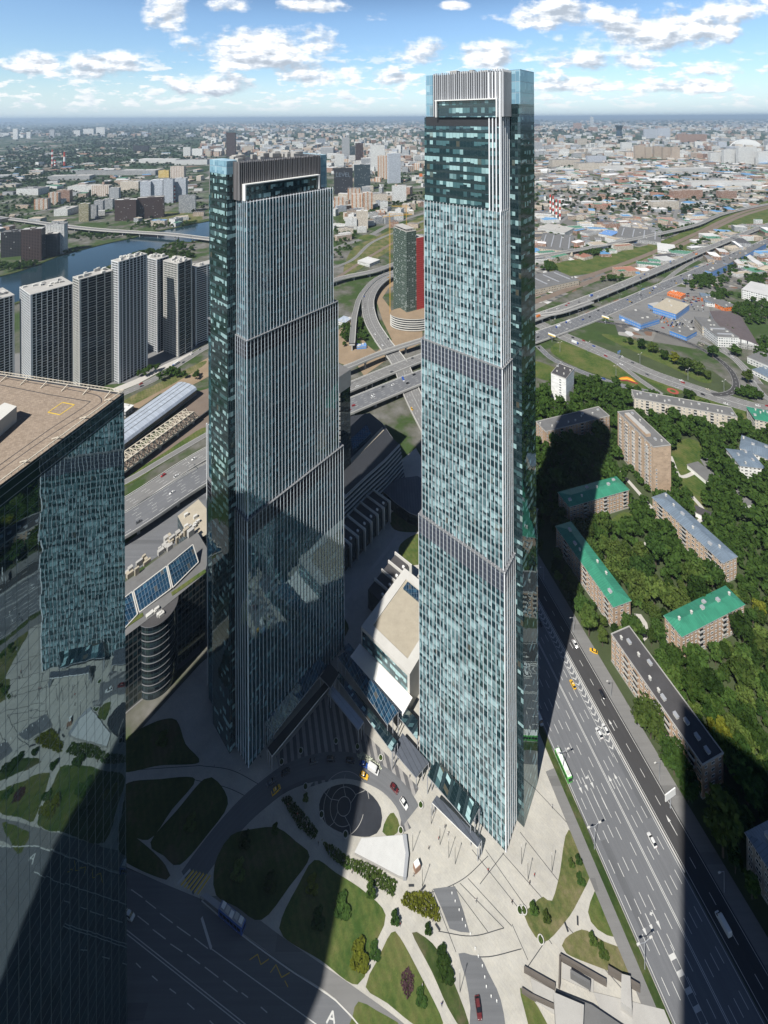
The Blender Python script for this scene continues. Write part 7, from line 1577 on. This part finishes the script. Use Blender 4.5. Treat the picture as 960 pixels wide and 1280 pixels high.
for k, (x, y, wh_) in enumerate(((352, 954, 'by the shaded kerb'), (376, 940, 'on the striped court'), (420, 928, 'under the canopy edge'), (447, 935, 'at the end of the shaded planter'), (476, 949, 'beside the sunlit planter'), (526, 1008, 'at the sunny bend'), (501, 1040, 'beside the white platform'), (432, 1045, 'on the rim of the oval island'), (402, 1020, 'left on the rim of the oval island'), (382, 985, 'by the round planter'), (676, 1177, 'at the tip of the dry lawn'), (650, 1140, 'by the dry lawn corner'), (655, 1140, 'near the plaza corner'), (504, 947, 'in front of the cafe awning'))):
    p = g(x, y); t = thing('planter', 'round white planter bowl '+wh_, 'planter', (p.x, p.y, .03), 'round white planters'); inst('bowl', POT, t); inst('soil', SOIL, t)
    b = thing('planter_shrub', 'small shrub growing in the round planter '+wh_, 'shrub', (p.x, p.y, .5), 'shrubs in round planters'); b.scale = (.5,)*3; inst('stem', STEM, b); inst('crown', BUSH, b)
# white billboard on the far footway
bb = thing('billboard', 'white roadside billboard on one post at the far footway', 'billboard', g(838, 1010)); c = g(838, 1010); mb = MB(); mb.tube((c.x, c.y, 0), (c.x, c.y, 5), .25, .25, 8); mb.build('post', M['alud'], bb); mb = MB(); mb.box((c.x, c.y), 6.6, .35, 4.8, 8.0, .35); mb.build('panel', M['white'], bb)
# gantry signs and advertising over the expressway
for x, y, lab in ((690, 428, 'yellow and white sign board on the expressway edge near the tall tower'), (757, 405, 'second yellow and white sign board on the expressway edge'), (838, 333, 'blue road sign gantry over the expressway'), (774, 450, 'blue road sign on the interchange road')):
    p = g(x, y); t = thing('road_sign', lab, 'road sign', (p.x, p.y, 0)); a = 2.3 if 'yellow' in lab else .6; mb = MB(); mb.tube((0, 0, 0), (0, 0, 10), .25, .2, 8); mb.build('post', M['alud'], t, (0, 0, 0)); mb = MB(); mb.box((0, .3), 11 if 'yellow' in lab else 7, .3, 9, 12.2, a); mb.build('panel', M['white'] if 'yellow' in lab else M['bluewall'], t, (0, 0, 0))
    if 'yellow' in lab: mb = MB(); mb.box((-.2, .1), 10.6, .34, 9.3, 10.4, a); mb.build('yellow_band', M['yline'], t, (0, 0, 0))
# bus shelter and benches
sh_ = thing('bus_shelter', 'dark roofed bus shelter in the shade beside the zebra crossing', 'bus shelter', g(262, 1140)); q = [g(*p) for p in ((251, 1128), (258, 1124), (282, 1141), (275, 1147))]; mb = MB(); mb.prism(ccw2([(p.x, p.y) for p in q]), 2.6, 2.8, 0, 0, True); mb.build('roof', M['alud'], sh_)
for p in q: mb = MB(); mb.tube((p.x, p.y, 0), (p.x, p.y, 2.6), .07, .07, 6); mb.build('post', M['dark'], sh_)
for k, (x, y, lab) in enumerate(((514, 1108, 'dark bench beside the hedge bed'), (529, 1111, 'second dark bench beside the hedge bed'), (722, 1152, 'grey bench pair on the pale path by the avenue'), (708, 1160, 'grey bench at the bend of the pale path'), (547, 1160, 'long bench by the pale path below the hedge'))):
    p = g(x, y); t = thing('bench', lab, 'bench', (p.x, p.y, 0), 'benches on the plaza', .6*k); mb = MB(); mb.box((0, 0), 2.2, .6, .38, .46); mb.build('seat', M['dark'], t, (0, 0, 0))
    for s in (-.8, .8): mb = MB(); mb.box((s, 0), .12, .5, 0, .38); mb.build('leg', M['alud'], t, (0, 0, 0))
kq = thing('kiosk', 'small white and brown kiosk on the sunny plaza', 'kiosk', g(521, 1086)); c = g(521, 1086); mb = MB(); mb.box((c.x, c.y), 2.6, 2.0, 0, 2.2, .5); mb.build('wall', M['brick'], kq); mb = MB(); mb.box((c.x, c.y), 2.3, 1.7, 2.2, 2.5, .5); mb.build('roof', M['white'], kq)
# stainless steel pavers posts: round bollards along the dark ramp road
BOL = (lambda m: (m.tube((0, 0, 0), (0, 0, .55), .22, .2, 10), m.mesh('bollard', M['white']))[1])(MB())
for k, (x, y) in enumerate(((565, 1117), (569, 1127), (574, 1138), (578, 1150), (582, 1158), (588, 1168), (594, 1186), (598, 1196), (603, 1208), (606, 1222), (608, 1234), (614, 1246), (621, 1252))): tag(inst('bollard', BOL, None, (*g(x, y)[:2], 0)), '%s white bollard along the curved dark ramp, counted from the top' % ORD[k], 'bollard', 'white bollards along the ramp road')
# people
def person_mesh(seed, top, legs, hair):
    rg = random.Random(seed); st = rg.uniform(.10, .26); me = bpy.data.meshes.new('person')
    J = {'pel': (0, 0, .95), 'che': (.02, 0, 1.30), 'nek': (.02, 0, 1.48), 'hed': (.03, 0, 1.60), 'top': (.03, 0, 1.72), 'sl': (.01, .19, 1.40), 'el': (-.06, .24, 1.13), 'hl': (.05, .23, .88), 'sr': (.01, -.19, 1.40), 'er': (.05, -.24, 1.13), 'hr': (.15, -.22, .90),
         'kl': (st*.6, .09, .50), 'fl': (st, .10, .06), 'tl': (st+.16, .10, .04), 'kr': (-st*.3, -.09, .50), 'fr': (-st, -.10, .06), 'tr': (-st+.16, -.10, .04), 'pl': (0, .09, .90), 'pr': (0, -.09, .90)}
    rad_ = {'pel': .15, 'che': .16, 'nek': .06, 'hed': .10, 'top': .08, 'sl': .08, 'sr': .08, 'el': .05, 'er': .05, 'hl': .04, 'hr': .04, 'kl': .065, 'kr': .065, 'fl': .05, 'fr': .05, 'tl': .04, 'tr': .04, 'pl': .095, 'pr': .095}
    ks = list(J); E = [('pel', 'che'), ('che', 'nek'), ('nek', 'hed'), ('hed', 'top'), ('che', 'sl'), ('sl', 'el'), ('el', 'hl'), ('che', 'sr'), ('sr', 'er'), ('er', 'hr'), ('pel', 'pl'), ('pl', 'kl'), ('kl', 'fl'), ('fl', 'tl'), ('pel', 'pr'), ('pr', 'kr'), ('kr', 'fr'), ('fr', 'tr')]
    me.from_pydata([J[k] for k in ks], [(ks.index(a), ks.index(b)) for a, b in E], []); o = bpy.data.objects.new('person_skeleton', me); C.objects.link(o); md = o.modifiers.new('skin', 'SKIN')
    for i, k in enumerate(ks): me.skin_vertices[0].data[i].radius = (rad_[k],)*2; me.skin_vertices[0].data[i].use_root = (k == 'pel')
    o.modifiers.new('sub', 'SUBSURF').levels = 1; bpy.context.view_layer.update(); dg = bpy.context.evaluated_depsgraph_get(); m2 = bpy.data.meshes.new_from_object(o.evaluated_get(dg)); bpy.data.objects.remove(o); m2.name = 'person'
    for c in (legs, top, (.42, .26, .19), hair): m2.materials.append(simple('clothing', c, .9, .1))
    for p in m2.polygons:
        z = p.center.z; hand = abs(p.center.y) > .17 and z < 1.0 and z > .8; p.material_index = 2 if (hand or (z > 1.46 and (z < 1.64 or p.center.x > .09) and z < 1.70)) else 3 if z > 1.6 else 1 if z > .95 or (abs(p.center.y) > .18 and z > .8) else 0; p.use_smooth = True
    return m2
PM = [(person_mesh(k, t_, l_, h_), n) for k, (t_, l_, h_, n) in enumerate((((.55, .55, .53), (.03, .035, .06), (.03, .02, .015), 'a white top and dark trousers'), ((.03, .05, .16), (.10, .10, .11), (.05, .03, .02), 'a blue top and grey trousers'), ((.02, .02, .022), (.02, .02, .025), (.02, .015, .01), 'black clothes'), ((.40, .05, .05), (.04, .05, .09), (.10, .06, .03), 'a red top and jeans')))]
ppl = [(517, 1096, 'near the kiosk'), (524, 1084, 'beside the kiosk'), (536, 1062, 'on the sunny plaza near the tower entrance'), (548, 1050, 'under the tower entrance edge'), (560, 1044, 'by the tower entrance'), (556, 1035, 'just outside the tower entrance'), (662, 1106, 'on the paving by the dry lawn'), (668, 1096, 'above the dry lawn'), (690, 1010, 'by the avenue verge'), (532, 1140, 'beside the hedge bed'), (541, 1152, 'by the long bench'), (500, 1158, 'on the pale fork path'), (528, 1234, 'on the straight pale path'), (552, 1258, 'lower on the straight pale path'),
       (398, 1056, 'on the shaded plaza walk'), (372, 1020, 'by the dark planting strip'), (384, 1036, 'halfway down the shaded walk'), (412, 1068, 'near the second planting strip'), (440, 1092, 'at the corner of the half shaded lawn'), (360, 1008, 'at the top of the shaded walk'), (300, 964, 'at the foot of the lower tower'), (268, 960, 'on the curved path by the lower tower'), (326, 948, 'in front of the lower tower'), (462, 880, 'on the arcade terrace'), (478, 893, 'on the arcade terrace by the canopy'), (458, 930, 'on the striped court'), (640, 1130, 'on the broad paving'), (610, 1090, 'below the tall tower corner'), (595, 1128, 'near the dark stone band'), (512, 972, 'beside the cafe awning')]
for k, (x, y, wh_) in enumerate(ppl): me_p, n = PM[k % 4]; tag(inst('person', me_p, None, (*g(x, y)[:2], .03), R.random()*6.28), f'person in {n} {wh_}', 'person', 'people on the plaza')

# ================================================================ far city
FM = {}
for nm_, args in {'white_slab': ((.62, .62, .60), 3.2, 3.0, .5, .5), 'cream_slab': ((.52, .46, .38), 3.2, 3.0, .5, .5), 'grey_slab': ((.34, .35, .36), 3.0, 3.2, .55, .5), 'brick_slab': ((.32, .19, .13), 3.2, 3.0, .5, .5), 'blue_slab': ((.42, .45, .50), 3.2, 3.2, .5, .5), 'tan_slab': ((.42, .33, .25), 3.2, 3.0, .5, .5), 'dark_office': ((.030, .030, .034), 3.0, 3.6, .6, .6, (.012, .015, .02), None, .2, .02), 'glass_office': ((.05, .075, .09), 3.0, 3.6, .7, .7, (.015, .025, .03), None, .2, .04), 'brown_tower': ((.060, .038, .034), 3.0, 3.4, .5, .6, (.012, .012, .014), None, .2, .02)}.items(): FM[nm_] = facade('far_'+nm_, *args)
FM['orange_slab'] = facade('far_orange_slab', (.56, .50, .43), 3.2, 3.0, .5, .5, stripe=((.46, .22, .10), 14, .32)); FM['yellow_slab'] = facade('far_yellow_slab', (.55, .40, .12), 3.2, 3.0, .5, .5); FM['green_slab'] = facade('far_olive_slab', (.30, .27, .16), 3.2, 3.0, .5, .5); FM['stripe_slab'] = facade('far_striped_slab', (.40, .30, .24), 3.2, 3.0, .5, .5, stripe=((.60, .56, .50), 9, .4))
FM['shed_white'] = M['roofl']; ROOFS = [M['roofl'], M['roofg'], M['conc']]
SHEDR = [simple('shed_roof_'+n, c, .85, .25, .05, objrand=.15) for n, c in (('grey', (.20, .20, .205)), ('pale', (.48, .48, .47)), ('rust', (.27, .13, .09)), ('blue', (.10, .24, .42)), ('tan', (.38, .33, .26)), ('dark', (.085, .085, .09)), ('green', (.07, .18, .12)), ('white', (.62, .62, .62)))]
def box_mesh(w, d, h, wall, roof, name='house', tiers=None):
    mb = MB(); mb.prism([(-w/2, -d/2), (w/2, -d/2), (w/2, d/2), (-w/2, d/2)], -.3, h, 0, 1)
    if h > 14: mb.prism([(-w*.12, -d*.2), (w*.12, -d*.2), (w*.12, d*.2), (-w*.12, d*.2)], h-.1, h+2.6, 0, 1)
    for q in ([(-w/2, -d/2), (w/2, -d/2), (w/2, -d/2+.4), (-w/2, -d/2+.4)], [(-w/2, d/2-.4), (w/2, d/2-.4), (w/2, d/2), (-w/2, d/2)]): mb.prism(q, h+.01, h+.8, 0, 0)
    return mb.mesh(name, [wall, roof])
nfar = 0
def far_house(x0, x1, yt, yb, wall, label, ang=None, depth=None, name='apartment_block', cat='building', group='far blocks of the city', roof=None, hh=None):
    """block whose front spans photo columns x0-x1 and whose roof line is at yt, foot at yb"""
    global nfar
    p = g((x0+x1)/2, yb); sc2 = p.y/F; w = (x1-x0)*sc2*1.0; h = hh or max(4, (yb-yt)*sc2); d = depth or max(12, min(w*.5, 24)); a = R.uniform(-.25, .25) if ang is None else ang
    w2 = max(8, (w-abs(math.sin(a))*d)/max(.4, math.cos(a))); c = p+Vector((0, d/2, 0))
    o = inst(name, box_mesh(w2, d, h, FM.get(wall) or M[wall], roof or R.choice(ROOFS), name), None, (c.x, c.y, 0), a); tag(o, label, cat, group); nfar += 1
    keep([(c.x-w2/2, c.y-d/2), (c.x+w2/2, c.y-d/2), (c.x+w2/2, c.y+d/2), (c.x-w2/2, c.y+d/2)]); return o
for a in ((0, 27, 290, 321, 'dark_office', 'long dark slab with pale window rows on the far bank at the left edge', .35), (25, 49, 287, 327, 'brown_tower', 'dark brown block standing forward of the long dark slab', .3), (49, 69, 293, 321, 'dark_office', 'dark block with an opening between brown block and white tower', .3), (55, 78, 281, 318, 'white_slab', 'white framed tower with large dark windows on the far bank', .3),
          (143, 169, 250, 276, 'brown_tower', 'left of the twin brown blocks with pale roofs', .15), (171, 202, 247, 273, 'brown_tower', 'right of the twin brown blocks with pale roofs', .35), (98, 110, 255, 277, 'green_slab', 'olive high rise left of the grey pair', .2), (110, 120, 257, 273, 'grey_slab', 'grey high rise beside the olive one', .2), (175, 188, 227, 255, 'blue_slab', 'leftmost grey blue tower of the cluster behind the brown twins', .1), (188, 203, 225, 254, 'blue_slab', 'second grey blue tower of the cluster behind the brown twins', .1), (204, 216, 224, 254, 'blue_slab', 'third grey blue tower of the cluster behind the brown twins', .1), (217, 232, 223, 252, 'blue_slab', 'rightmost grey blue tower of the cluster behind the brown twins', .1),
          (198, 211, 213, 222, 'yellow_slab', 'yellow block beside a striped one', 0), (213, 230, 208, 223, 'stripe_slab', 'brown and cream striped block left of the lower slim tower', 0), (222, 243, 245, 266, 'grey_slab', 'unfinished grey block by the red white mast', .3), (60, 72, 241, 256, 'orange_slab', 'orange end of the brick pair across the river', .2), (70, 86, 238, 253, 'brick_slab', 'brick red block of the pair across the river', .2), (42, 58, 249, 262, 'orange_slab', 'low orange striped block left of the brick pair', .2), (136, 148, 235, 251, 'grey_slab', 'grey slab behind the brown twins', .2), (117, 128, 251, 268, 'grey_slab', 'grey slab between olive and brown blocks', .2), (128, 140, 249, 262, 'grey_slab', 'second grey slab left of the brown twins', .2), (150, 173, 227, 238, 'cream_slab', 'cream slab behind the brown twins', 0), (114, 136, 232, 245, 'stripe_slab', 'striped slab over the low rise roofs', 0),
          (16, 22, 161, 174, 'white_slab', 'lone white tower on the left skyline', 0), (33, 38, 165, 173, 'white_slab', 'small white tower on the left skyline', 0), (62, 68, 162, 172, 'grey_slab', 'grey tower on the left skyline', 0), (92, 100, 163, 170, 'white_slab', 'white block in the left skyline row', 0), (104, 117, 161, 169, 'white_slab', 'wide white block in the left skyline row', 0), (120, 131, 159, 168, 'white_slab', 'tall white block in the left skyline row', 0), (229, 238, 184, 195, 'white_slab', 'white slab left of the lower tower crown', 0), (240, 253, 186, 195, 'white_slab', 'wide white slab left of the lower tower crown', 0), (166, 185, 182, 190, 'dark_office', 'dark low box in the woods', 0), (283, 294, 166, 196, 'brown_tower', 'unfinished dark tower behind the lower tower crown', 0),
          (418, 430, 193, 212, 'white_slab', 'pale office tower behind the dark sign office', .1), (427, 437, 172, 200, 'grey_slab', 'slim grey tower behind the dark sign office', .1), (444, 454, 179, 206, 'brown_tower', 'slim dark brown tower between the two slim glass towers', .1), (437, 444, 183, 202, 'glass_office', 'dark blue tower beside the slim grey one', .1), (417, 441, 210, 243, 'dark_office', 'dark office with roof letters behind the lower slim tower', .1), (442, 463, 206, 238, 'glass_office', 'teal glass office next to the dark letter office', .2), (463, 481, 182, 215, 'white_slab', 'white office with dark glass crown', .1), (472, 484, 195, 224, 'orange_slab', 'white block with brick red bands', .1), (484, 501, 192, 229, 'blue_slab', 'grey blue twin sided tower', .3), (417, 432, 247, 264, 'orange_slab', 'orange striped block at the edge of the lower slim tower', .1), (439, 453, 243, 263, 'orange_slab', 'front orange striped block', .1), (453, 466, 241, 263, 'orange_slab', 'right orange striped block', .2), (434, 451, 236, 255, 'orange_slab', 'rear orange striped block', .1), (490, 508, 233, 253, 'white_slab', 'white slab block beside the far road', .15), (431, 446, 273, 287, 'white_slab', 'small cream tower by the roundabout', .1), (445, 460, 264, 286, 'cream_slab', 'taller cream tower by the roundabout', .1), (452, 463, 234, 246, 'grey_slab', 'grey block below the teal office', .1), (466, 484, 243, 256, 'cream_slab', 'low cream block between striped and white blocks', .1), (475, 485, 252, 263, 'white_slab', 'small white block by the green strip', .1),
          (794, 806, 182, 198, 'tan_slab', 'first tan tower of the row below the wood', 0), (807, 815, 184, 198, 'tan_slab', 'second tan tower of the row below the wood', 0), (818, 828, 183, 198, 'tan_slab', 'third tan tower of the row below the wood', 0), (829, 839, 184, 199, 'tan_slab', 'fourth tan tower of the row below the wood', 0), (840, 850, 184, 200, 'tan_slab', 'fifth tan tower of the row below the wood', 0), (805, 822, 161, 173, 'blue_slab', 'pale blue block left of the pale blue pair', 0), (823, 838, 160, 173, 'blue_slab', 'pale blue block right of the pale blue pair', 0), (847, 884, 168, 178, 'brick_slab', 'long brown roofed factory far to the right', 0), (888, 903, 191, 203, 'white_slab', 'first tall white slab of the right row', 0), (905, 921, 187, 204, 'white_slab', 'second tall white slab of the right row', 0), (923, 946, 184, 205, 'white_slab', 'third tall white slab of the right row', 0), (948, 975, 190, 206, 'white_slab', 'white slab at the right edge of the row', 0), (748, 754, 179, 187, 'white_slab', 'small white tower in front of the wood', 0), (777, 790, 178, 190, 'white_slab', 'broad white block in front of the wood', 0), (717, 727, 154, 162, 'brick_slab', 'pinkish slab on the right skyline', 0), (736, 747, 159, 165, 'brick_slab', 'second pinkish slab on the right skyline', 0), (738, 742, 146, 156, 'white_slab', 'slim white tower on the right skyline', 0), (668, 678, 178, 191, 'grey_slab', 'grey block beside the tall tower', 0), (681, 692, 182, 190, 'grey_slab', 'grey low block beside the tall tower', 0), (668, 675, 155, 160, 'brown_tower', 'dark block beside the tall tower on the skyline', 0), (840, 880, 238, 248, 'brick_slab', 'long brick mill in the industrial quarter', .1), (900, 922, 239, 249, 'brick_slab', 'brick mill near the right edge', .1), (734, 758, 195, 204, 'blue_slab', 'bright blue factory block', 0), (814, 850, 252, 262, 'cream_slab', 'long tan works with dark roof', .1)):
    far_house(*a[:6], ang=a[6])
# roof letters on the dark office
fc = bpy.data.curves.new('roof_letters', 'FONT'); fc.body = 'LEVEL'; fc.align_x = 'CENTER'; pL = g(429, 243); dL = pL.y/F; fc.size = 7.2*dL; fc.extrude = .4
fo = bpy.data.objects.new('roof_letters', fc); fo.location = (pL.x, pL.y-1.2, 21*dL+4); fo.rotation_euler = (math.pi/2, 0, .1)
C.objects.link(fo); bpy.context.view_layer.update()
fm_ = bpy.data.meshes.new_from_object(fo.evaluated_get(bpy.context.evaluated_depsgraph_get())); fm_.materials.clear(); fm_.materials.append(M['blueg'])
fl = inst('roof_letters', fm_, None, fo.location, 0); fl.rotation_euler = (math.pi/2, 0, .1); bpy.data.objects.remove(fo); tag(fl, 'pale letters LEVEL across the top of the dark office', 'sign')
# hourglass tower, chimneys, arch
ht = g(774, 172); k_ = ht.y/F; mb = MB(); prof = [(4.2, 0), (3.4, 5), (3.0, 9), (3.6, 12), (5.0, 15.5)]
for (r0, z0), (r1, z1) in zip(prof, prof[1:]): mb.tube((ht.x, ht.y, z0*k_), (ht.x, ht.y, z1*k_), r0*k_, r1*k_, 20, cap=False)
mb.face([(ht.x+5*k_*math.cos(a*.3142), ht.y+5*k_*math.sin(a*.3142), 15.5*k_) for a in range(20)]); tag(mb.build('waisted_tower', M['dkglass'], None, (0, 0, 0)), 'dark blue waisted round tower on the right skyline', 'tower')
M['redw'] = simple('red_chimney_band', (.42, .06, .04), .8, .15)
def chimney(label, x, yt, yb, w, bands=6, group='red and white chimneys'):
    p = g(x, yb); k = p.y/F; h = (yb-yt)*k; r = w*k/2; t = thing('chimney', label, 'chimney', (p.x, p.y, 0), group)
    for i in range(bands): z0, z1 = h*i/bands, h*(i+1)/bands; mb = MB(); mb.tube((0, 0, z0), (0, 0, z1), r*(1.15-.3*i/bands), r*(1.15-.3*(i+1)/bands), 12); mb.build('band', M['redw'] if (bands-i) % 2 else M['white'], t, (0, 0, 0))
for k, (x, yt, yb) in enumerate(((688, 243, 266), (691.5, 245, 268), (695.5, 249, 272), (700, 250, 275))): chimney('%s red and white chimney beside the tall tower, counted from the left' % ORD[k], x, yt, yb, 1.9)
chimney('tall striped chimney in the left woods', 65.6, 187, 208, 1.8, 7); chimney('tall pale chimney right of the striped one', 80.7, 190, 208, 2.2, 3); chimney('short red and white chimney in the left woods', 69, 200, 209, 2, 5); chimney('red and white mast beside the unfinished grey block', 218, 232, 253, 2.2, 9)
pb = hall('white power station hall below the four chimneys', (672, 285), (706, 291), (712, 284), 12, 'whitew', 'conc', cat='power station')
ar = g(932, 187); k_ = ar.y/F; mb = MB(); N2 = 24
for i in range(N2):
    a0, a1 = math.pi*i/N2, math.pi*(i+1)/N2
    for r, z in ((17, 9),): mb.bar((ar.x+r*k_*math.cos(a0), ar.y, z*k_*math.sin(a0)), (ar.x+r*k_*math.cos(a1), ar.y, z*k_*math.sin(a1)), 14, 60)
tag(mb.build('arched_stadium', M['white'], None, (0, 0, 0)), 'white arched hall roof far to the right among white slabs', 'stadium')
crane(thing('tower_crane', 'yellow tower crane on the far building site right of the orange sign', 'crane', g(508, 283)), *g(508, 283)[:2], 58, 45, 2.9, M['crane'])
os_ = thing('sign_tower', 'orange advertising block at the left edge of the tall tower', 'sign', g(526, 228)); far_c = g(526, 228); mb = MB(); mb.box((far_c.x, far_c.y), 16, 8, 0, 30); mb.build('wall', FM['grey_slab'], os_); mb = MB(); mb.box((far_c.x, far_c.y-.3), 15.5, 8.2, 30, 44); mb.build('panel', M['orangew'], os_)
# long white warehouses in the woods
for a in ((172, 222, 199, 204, 'shed_white', 'long white warehouse in the far left woods'), (218, 258, 200, 206, 'shed_white', 'longest white warehouse beside the lower tower'), (95, 150, 214, 219, 'greyw', 'wide grey depot roofs in the left woods'), (60, 110, 220, 225, 'greyw', 'low grey depot row in the left woods'), (150, 195, 213, 219, 'greyw', 'dark grey depot row near the blue towers'), (20, 48, 236, 244, 'white_slab', 'low white works at the far left'), (66, 84, 262, 270, 'white_slab', 'low white and yellow market by the bridge'), (84, 116, 233, 240, 'white_slab', 'low pale block row across the river'), (750, 800, 208, 213, 'shed_white', 'wide white factory roofs right of the tall tower'), (830, 890, 211, 217, 'shed_white', 'long white rail depot in the industrial quarter'), (865, 950, 228, 234, 'shed_white', 'long pale roof near the right edge'), (690, 725, 200, 208, 'cream_slab', 'cream factory beside the straight far road'), (722, 760, 204, 213, 'cream_slab', 'stepped cream factory right of the straight road')):
    far_house(*a, ang=R.uniform(-.12, .12), depth=60, name='warehouse', cat='warehouse', group='far warehouses')
# everything else of the city: the nearer ones as objects, the rest as one mass
cand = []
def fillcity(n, xr, yr, pw, sizes, hts, walls, rf, kind, dens=None):
    k = 0; c = 0
    while c < n and k < n*25:
        k += 1; x = R.uniform(*xr); y = yr[0]+(yr[1]-yr[0])*R.random()**pw
        if dens and dens(x, y) < R.random(): continue
        p = g(x, y)
        if blocked(p.x, p.y, 5): continue
        w, d, h = R.uniform(*sizes), R.uniform(*sizes)*.55, R.uniform(*hts)
        if R.random() < .12: h *= 1.6
        m_ = R.choice(walls); cand.append((p.length, p, w, d, h, R.choice((0, .2, -.35, 1.2, .5)), m_, R.choice(rf), kind)); c += 1
        if p.y < 2600: keep([(p.x-w/2, p.y-d/2), (p.x+w/2, p.y-d/2), (p.x+w/2, p.y+d/2), (p.x-w/2, p.y+d/2)])
pale = ['white_slab', 'white_slab', 'white_slab', 'cream_slab', 'cream_slab', 'grey_slab', 'blue_slab', 'tan_slab', 'brick_slab', 'orange_slab']
low = ['white_slab', 'cream_slab', 'grey_slab', 'brick_slab', 'tan_slab', 'white_slab']
fillcity(330, (668, 985), (226, 345), 1.0, (14, 56), (4, 11), low, SHEDR, 'shed')
fillcity(560, (668, 1000), (190, 236), 1.0, (18, 90), (5, 15), low, SHEDR, 'shed')
fillcity(44, (-20, 256), (222, 300), 1.0, (14, 50), (8, 18), low, SHEDR, 'house')
fillcity(110, (-20, 256), (184, 236), 1.0, (20, 80), (6, 16), low, SHEDR, 'house')
fillcity(110, (412, 530), (205, 300), 1.0, (14, 44), (8, 26), pale, ROOFS, 'house')
fillcity(460, (412, 530), (158, 215), 1.0, (25, 80), (14, 45), pale, ROOFS, 'house')
fillcity(620, (668, 1000), (160, 198), .9, (30, 110), (14, 46), pale, ROOFS, 'house')
fillcity(1300, (250, 1000), (150.2, 164), 1.0, (50, 200), (20, 60), pale, ROOFS, 'house')
fillcity(120, (-20, 260), (151, 172), 1.0, (50, 160), (20, 55), pale, ROOFS, 'house', lambda x, y: .9 if math.sin(x*.05)+math.sin(y*.9) > .2 else .15)
fillcity(420, (255, 420), (155, 196), .9, (40, 110), (16, 50), pale, ROOFS, 'house')
cand.sort(key=lambda q: q[0])
n_ind = 300-nfar; zone = {}
tone = {'white_slab': 'white', 'cream_slab': 'cream', 'grey_slab': 'grey', 'blue_slab': 'pale blue', 'tan_slab': 'tan', 'brick_slab': 'brick red', 'orange_slab': 'orange striped'}
rt = {m.name: m.name.split('_')[-1]+' roofed' for m in SHEDR}
def far_zone(x, y):
    if x < 262: return 'across the river' if y > 222 else 'in the far left woods'
    if x < 530: return 'between the two slim towers' if y > 215 else 'far between the two slim towers'
    return ('by the railway and scrapyards' if y > 262 else 'in the industrial quarter' if y > 225 else 'beyond the industrial quarter')
for dist_, p, w, d, h, a, wl_, rf_, kind in cand[:n_ind]:
    q = proj(p); lab = f"{tone[wl_]} walled {'low ' if h < 12 else 'tall ' if h > 28 else ''}{rt.get(rf_.name, 'flat roofed')} {'shed' if kind == 'shed' else 'block'} {far_zone(*q)}"
    zone[lab] = zone.get(lab, 0)+1
    o = inst('shed' if kind == 'shed' else 'apartment_block', box_mesh(w, d, h, FM[wl_], rf_, kind), None, (p.x, p.y, 0), a); tag(o, f'{ORD[min(zone[lab], 20)-1]} nearest {lab}' if zone[lab] > 1 else lab, 'building', 'far sheds' if kind == 'shed' else 'far blocks of the city')
mb = MB(); mats_ = []
def mi(m):
    if m not in mats_: mats_.append(m)
    return mats_.index(m)
for dist_, p, w, d, h, a, wl_, rf_, kind in cand[n_ind:]: mb.box((p.x, p.y), w, d, -.3, h, a, mi(FM[wl_]), mi(rf_), False)
tag(mb.build('far_city', mats_, None, (0, 0, 0)), 'pale far districts reaching to the horizon', 'city', None, 'stuff')
# ---------------------------------------------------------------- haze: one closed box of thin air round everything
HAZE = 5.0e-5
hm = bpy.data.materials.new('thin_haze'); hm.use_nodes = True; hm.node_tree.nodes.clear(); t_ = NT(hm.node_tree)
t_.n('ShaderNodeOutputMaterial', {1: t_.n('ShaderNodeVolumePrincipled', {'Color': (.62, .80, 1.0, 1), 'Density': HAZE, 'Anisotropy': .2})}, None)
mb = MB(); mb.box((0, 65000), 250000, 160000, -8, 420, 0); tag(mb.build('haze', hm), 'thin blue summer haze over the far city', 'haze', kind='stuff')
